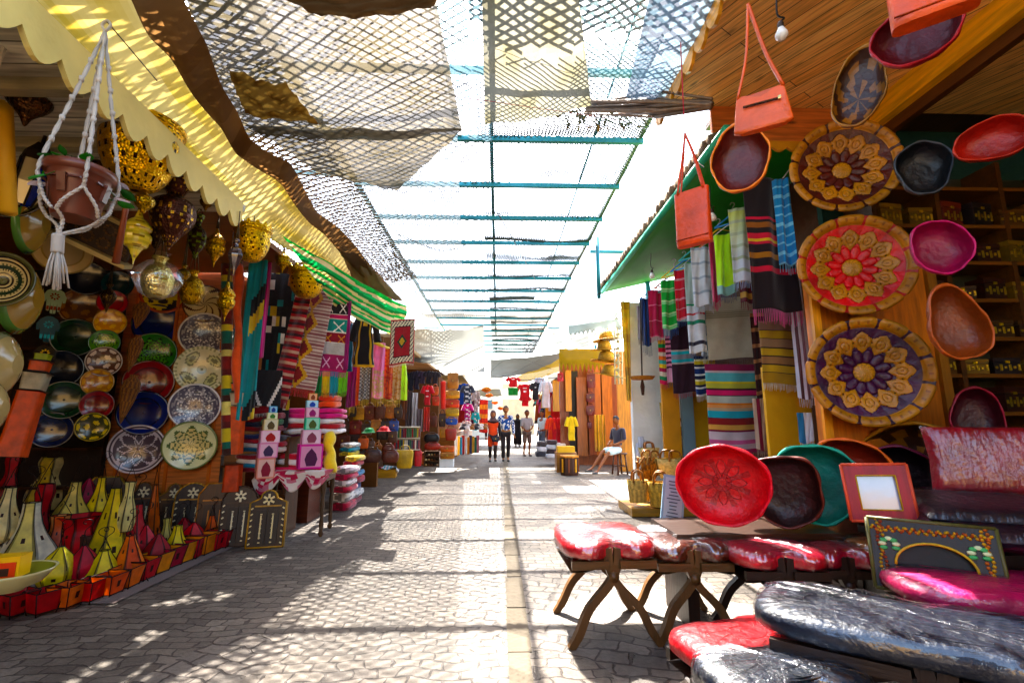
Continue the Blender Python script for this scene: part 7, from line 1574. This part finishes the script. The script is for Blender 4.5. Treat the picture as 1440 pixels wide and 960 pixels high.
basket(942, 628, 962, 648, 7.2, h('e8b020'), 'plain yellow square basket below the checked one', handles=False, flare=1.0)
m = MB()
for k in range(26):
    p = at(896 + 26 * hsh(k, 1), 650 + 22 * hsh(k, 2), Y=6.75); m.box(p.x, p.y, p.z, .02, .03, .22, mul(h('9a6a3a'), .6 + .8 * hsh(k, 3)), rot=(.4, .5 - .8 * hsh(k, 5), 0))
m.build('bundle_of_fans', STRAW, label='bundle of brown palm fans stuffed between the baskets', cat='fans')
m = MB(); p = at(898, 640, Y=7.3)
for k in range(7): m.tube([p + Vector((.1 * hsh(k, 1), 0, -.5)), p + Vector((.14 * hsh(k, 2), .05, .1 + .2 * hsh(k, 3)))], .03, h('c8c8d0'), 5)
m.build('plastic_bags', PLAST, label='whitish rolled plastic bundles leaning by the white wall', cat='bundle')
# octagonal drum table and crate
p = G(803, 669); m = MB(); R = .22
m.lathe([(R * .96, 0), (R, .05), (R, .38), (R * 1.06, .40), (R * 1.06, .44)], 8, lambda u, v: (h('3a1a0c') if (u * 8) % 1 > .3 and (u * 8) % 1 < .7 and .1 < v < .7 else h('b8742a')), capt=True, smooth=False)
for k in range(8):
    a = (k + .5) / 8 * 2 * pi; m.box(R * .97 * cos(a), R * .97 * sin(a), .22, .03, .03, .3, h('7a3a14') if k % 2 else h('d89a48'), rot=(0, 0, a))
m.build('drum_table', WOOD, None, loc=p + Vector((0, .22, 0)), rot=(0, 0, .2), label='small octagonal carved drum table in front of the wooden shop', cat='table')
MB().box(0, 0, .07, .42, .3, .14, h('d8a84a')).build('cardboard_box', PAPER, None, loc=(p.x + .02, p.y + .95, .47), label='yellowish carton behind the octagonal drum table', cat='box')
MB().box(0, 0, .235, .5, .4, .47, h('8a5a2c')).build('small_counter', WOODX, None, loc=(p.x + .02, p.y + .95, 0), label='low wooden stand under the yellowish carton', cat='counter')
# far right wares
garment(712, 529, 731, 543, 15.0, 'shirt', h('d01420'), 'small red sports shirt hanging above green shorts', mark=[(0, .3, .5, .06)])
garment(714, 545, 729, 556, 15.0, 'shorts', h('128a30'), 'green sports shorts hanging under the small red shirt')
garment(727, 539, 749, 562, 15.2, 'shirt', h('d81c26'), 'larger red tee shirt with white print beside the black one', mark=[(0, .3, .5, .04), (0, .5, .35, .1)])
garment(731, 556, 746, 570, 15.25, 'shirt', h('e0202a'), 'second red tee shirt hanging under the larger printed one', mark=[(0, .4, .3, .06)])
garment(746, 536, 760, 561, 15.1, 'shirt', h('2a2628'), 'black tee shirt with small print between red and white shirts', mark=[(0, .35, .3, .04)])
garment(759, 534, 776, 572, 14.8, 'shirt', h('d8e2ea'), 'large white tee shirt hanging over the standing men')
garment(752, 530, 766, 545, 15.6, 'shirt', h('c8ccd0'), 'pale grey shirt behind the black tee shirt')
for i, (x, c, n) in enumerate(((774, 'e0401c', 'orange'), (779, 'c81424', 'scarlet'), (786, 'b80f20', 'deep red'), (792, 'd83a3a', 'coral red'))):
    garment(x - 6, 586, x + 6, 625 + 8 * (i == 2), 14.0, 'dress', h(c), f'{n} dress on the rail left of the yellow garment')
garment(796, 584, 811, 618, 13.2, 'dress', h('e8cc3a'), 'pale yellow dress hanging before the wooden shop')
for i, (x0, y0, x1, y1, c, lb) in enumerate(((754, 620, 768, 641, ['2a2a34', 'c8c8d0', '3a3438'], 'pile of dark and white jackets at the feet of the standing man'), (767, 618, 782, 643, ['d0d4dc', '2c2024', 'b8bcc8', '3a2c30'], 'taller pile of grey and maroon jackets right of the first pile'), (782, 622, 796, 644, ['a01424', '8a0f1c', 'd8d0d0'], 'pile of dark red clothes under the red dresses'))):
    pile(x0, y0, x1, y1, 13.8, [h(q) for q in c], lb, depth=.5, wob=.06)
for i, (x, yt, yb, w_, kind) in enumerate(((831, 524, 545, 12, 'backpack'), (830, 553, 565, 12, 'satchel'), (830, 570, 584, 12, 'purse'), (829, 594, 602, 7, 'bucket'))):
    bag(x, yt, yb, w_, 13.15, h('5a1c20'), kind, f'{["topmost","second","third","lowest"][i]} maroon bag hanging on the wooden shop boards', group='maroon bags in a column on the wooden shop')
cloth(836, 583, 851, 634, 12.9, lambda u, v: h('d8b030') if int(u * 9) % 2 else h('b08a20'), 'golden cloth roll standing right of the maroon bags', name='golden_cloth', cat='cloth', folds=3, amp=.05)
bag(788, 524, 536, 9, 13.0, h('b81c30'), 'backpack', 'small crimson backpack hanging under the yellow valance')

m = MB(); m.tube(cr([at(706, 528, Y=15), at(735, 534, Y=15), at(792, 530, Y=14.6)], 6), .012, h('6a6a70'), 5); m.build('clothes_line', CLOTH, label='clothes line carrying the red, black and white shirts', cat='line')
# ================================================================== PEOPLE
DT = h('241a1c')
J = dict(STAND); J.update(haL=(.15, -.09, .45), wrL=(.14, -.07, .48), knR=(-.05, -.09, .29), anR=(-.045, -.05, .06), toR=(-.05, -.14, .04), knL=(.05, .0, .27), anL=(.05, .1, .07), toL=(.055, .03, .02), elR=(-.15, .05, .64), wrR=(-.15, .06, .5), haR=(-.15, .05, .46))
pl = lambda c: (h('e8eef4') if (int((c.x + 1) * 60) % 3 == 0) != (int((c.z + 1) * 60) % 3 == 0) else h('1f4f9a'))
figure(711, 570, 649, 'man walking in a blue and white checked shirt and dark trousers', J, .05, h('9a6a4a'),
       [('trousers', LEG2, RTR, CLOTH, DT), ('shirt', LS_, RSH, CLOTH, pl)], (h('4a3a32'), 'short'))
J = dict(STAND); J.update(knL=(.04, -.09, .29), anL=(.04, -.06, .06), toL=(.045, -.15, .04), anR=(-.045, .1, .07), toR=(-.05, .03, .02))
figure(693, 577, 649, 'woman walking in a coral pink tunic and dark headscarf', J, .1, h('b08060'),
       [('trousers', LEG2, RTR, CLOTH, h('33241f')), ('sleeves', LS_, dict(RSH, pelvis=(.07, .05), chest=(.08, .06)), CLOTH, h('2a1a20')), ('tunic', TORSO + [('pelvis', 'hipL'), ('pelvis', 'hipR'), ('hipL', 'knL'), ('hipR', 'knR')], dict(pelvis=(.095, .075), chest=(.092, .07), shL=.045, shR=.045, hipL=.075, hipR=.075, knL=.055, knR=.055), CLOTH, h('f0705c'))], (h('5a4444'), 'scarf'))
g0 = G(693, 649); bag(697, 612, 621, 11, g0.y - .14, h('1c2030'), 'purse', 'small dark bag held in front of the coral tunic', hk=.15)
J = dict(STAND); J.update(elL=(.13, -.03, .64), wrL=(.06, -.12, .58), haL=(.03, -.14, .57), elR=(-.13, -.02, .63), wrR=(-.08, -.12, .55), haR=(-.05, -.14, .54))
figure(741, 576, 641, 'man standing in a grey shirt and grey shorts with hands together', J, .35, h('8a5a3c'),
       [('shorts', LEG1, dict(RTR, knL=.05, knR=.05), CLOTH, h('77685c')), ('shirt', SL, RSH, CLOTH, h('a8a8a4'))], (h('3a2a24'), 'short'))
J = dict(STAND)
figure(763, 576, 640, 'man in a white tee shirt turned sideways beside the hanging shirts', J, -.9, h('8a5a40'),
       [('trousers', LEG2, RTR, CLOTH, h('6a7a8a')), ('shirt', SL, RSH, CLOTH, h('d8e8e4'))], (h('1a1412'), 'short'))
J = dict(STAND); J.update(knL=(.05, -.03, .26))
figure(728, 582, 628, 'distant person in a long black gown between the walkers', J, 0, h('8a6040'),
       [('gown', TORSO + [('pelvis', 'hipL'), ('pelvis', 'hipR'), ('hipL', 'knL'), ('hipR', 'knR'), ('knL', 'anL'), ('knR', 'anR'), ('shL', 'elL'), ('shR', 'elR')], dict(pelvis=(.09, .08), chest=(.09, .07), shL=.05, shR=.05, hipL=.08, hipR=.08, knL=.085, knR=.085, anL=.085, anR=.085, elL=.04, elR=.04), CLOTH, h('16121a'))], (h('1a1418'), 'scarf'))
J = dict(STAND)
figure(774, 584, 640, 'distant person in a burgundy dress standing behind the hanging shirts', J, .5, h('8a6040'),
       [('dress', TORSO + [('pelvis', 'hipL'), ('pelvis', 'hipR'), ('hipL', 'knL'), ('hipR', 'knR'), ('shL', 'elL'), ('shR', 'elR')], dict(pelvis=(.09, .07), chest=(.09, .07), shL=.045, shR=.045, hipL=.07, hipR=.07, knL=.06, knR=.06, elL=.036, elR=.036), CLOTH, h('7a2a3a'))], (h('2a1a1a'), 'short'))
# seated man, legs stretched to the left of the picture; local -Y is the way he faces
g0 = G(862, 667)
JS = dict(pelvis=(0, .02, .36), chest=(0, .05, .57), neck=(0, .04, .665), chin=(0, .02, .70), head=(0, .01, .755), shL=(.10, .05, .63), elL=(.13, .03, .47), wrL=(.07, -.08, .42), haL=(.03, -.11, .42),
          shR=(-.10, .05, .63), elR=(-.13, .03, .47), wrR=(-.07, -.09, .41), haR=(-.03, -.12, .41), hipL=(.05, -.01, .34), knL=(.07, -.22, .31), anL=(.08, -.44, .07), toL=(.10, -.52, .06), hipR=(-.05, -.01, .34), knR=(-.05, -.20, .33), anR=(-.07, -.40, .10), toR=(-.08, -.48, .07))
Hs = (at(866, 583, Y=g0.y).z) / .83
def seated():
    ro = figure(868, 583, 667, 'young man sitting on a stool in a dark tee shirt with legs stretched out', {k: tuple(x * Hs / (at(868, 583, Y=g0.y).z - 0) for x in v) for k, v in JS.items()}, -1.05, h('7a4a30'),
       [('shorts', LEG1, dict(RTR, knL=.055, knR=.055, hipL=.062, hipR=.062), CLOTH, h('c8d8dc')), ('shirt', SL, dict(RSH, elL=.04, elR=.04), CLOTH, h('2a2634'))], (h('0f0b0a'), 'short'))
    return ro
seated()
def stool(p, H, W, c, label):
    r = thing('stool', label, 'stool', p, .3); m = MB(); m.lathe([(W * .5, H - .03), (W * .52, H - .015), (W * .5, H)], 20, c, capb=True, capt=True); m.build('seat', WOOD, r)
    for k in range(4): a = k * pi / 2 + pi / 4; MB().tube([(W * .5 * cos(a), W * .5 * sin(a), 0), (W * .36 * cos(a), W * .36 * sin(a), H - .03)], .022, c, 6).build('leg', WOOD, r)
    m = MB()
    for k in range(4): a = k * pi / 2 + pi / 4; b = a + pi / 2; m.tube([(W * .45 * cos(a), W * .45 * sin(a), H * .4), (W * .45 * cos(b), W * .45 * sin(b), H * .4)], .012, c, 5)
    m.build('stretcher', WOOD, r)
hp = at(868, 583, Y=g0.y)
stool((hp.x + .02, g0.y + .02, 0), .34 * Hs - .07, .36, h('4a2a1a'), 'low dark wooden stool under the seated young man')
# ================================================================== STALLS FAR DOWN THE LANE
fr_ = random.Random(3)
names8 = ['cobalt', 'scarlet', 'ivory', 'saffron', 'jade', 'plum', 'sand', 'navy', 'rose', 'rust', 'aqua', 'charcoal']
cols8 = ['1f4fae', 'c81c1c', 'e0d8c8', 'e0981c', '1f8a5a', '5a1f4a', 'c8a878', '16204a', 'd86a8a', 'a0441c', '2aa8b0', '2a2628']
for side, X, word in ((-1, -1.25, 'left'), (1, 2.15, 'right')):
    st = thing('market_stall', f'distant stall with slatted awning on the far {word} of the lane', 'stall', (0, 0, 0))
    wall(st, 'back_wall', X + side * .9 - .05, X + side * .9 + .05, 16.5, 27, 0, 3.0, PLASTER, h('8a5a34'))
    wall(st, 'awning', X - (0 if side > 0 else .8), X + (.8 if side > 0 else 0), 16.5, 27, 2.75, 2.8, CANV, h('8c7a5c'))
    MB().box(X + side * .5, 21.5, .35, .7, 9.5, .7, h('8a5a34')).build('counter', WOODX, st)
    for i, (c, n) in enumerate(zip(cols8, names8)):
        Y = 17 + i * .8; r = thing('dress' if i % 2 else 'shirt', f'{n} {"dress" if i % 2 else "shirt"} hanging at the distant {word} stall', 'clothing', (X + fr_.uniform(-.05, .1) * side, Y, 2.55 - .1 * (i % 3)), .5 * side, 'clothes at the distant stalls')
        hh = 1.3 if i % 2 else .75; c = h(c); w_ = .26
        m = MB(); m.grid(lambda u, v: (w_ * (.6 + .35 * v) * min(1, .4 + v * 6) * cos(u * 2 * pi), .06 * sin(u * 2 * pi), -hh * v), 14, 10, c, closeu=True); m.build('garment_body', CLOTH, r)
        for s in (-1, 1): MB().tube([(s * w_ * .5, 0, -.04), (s * w_ * 1.1, 0, -.35)], .06, c, 7).build('sleeve', CLOTH, r)
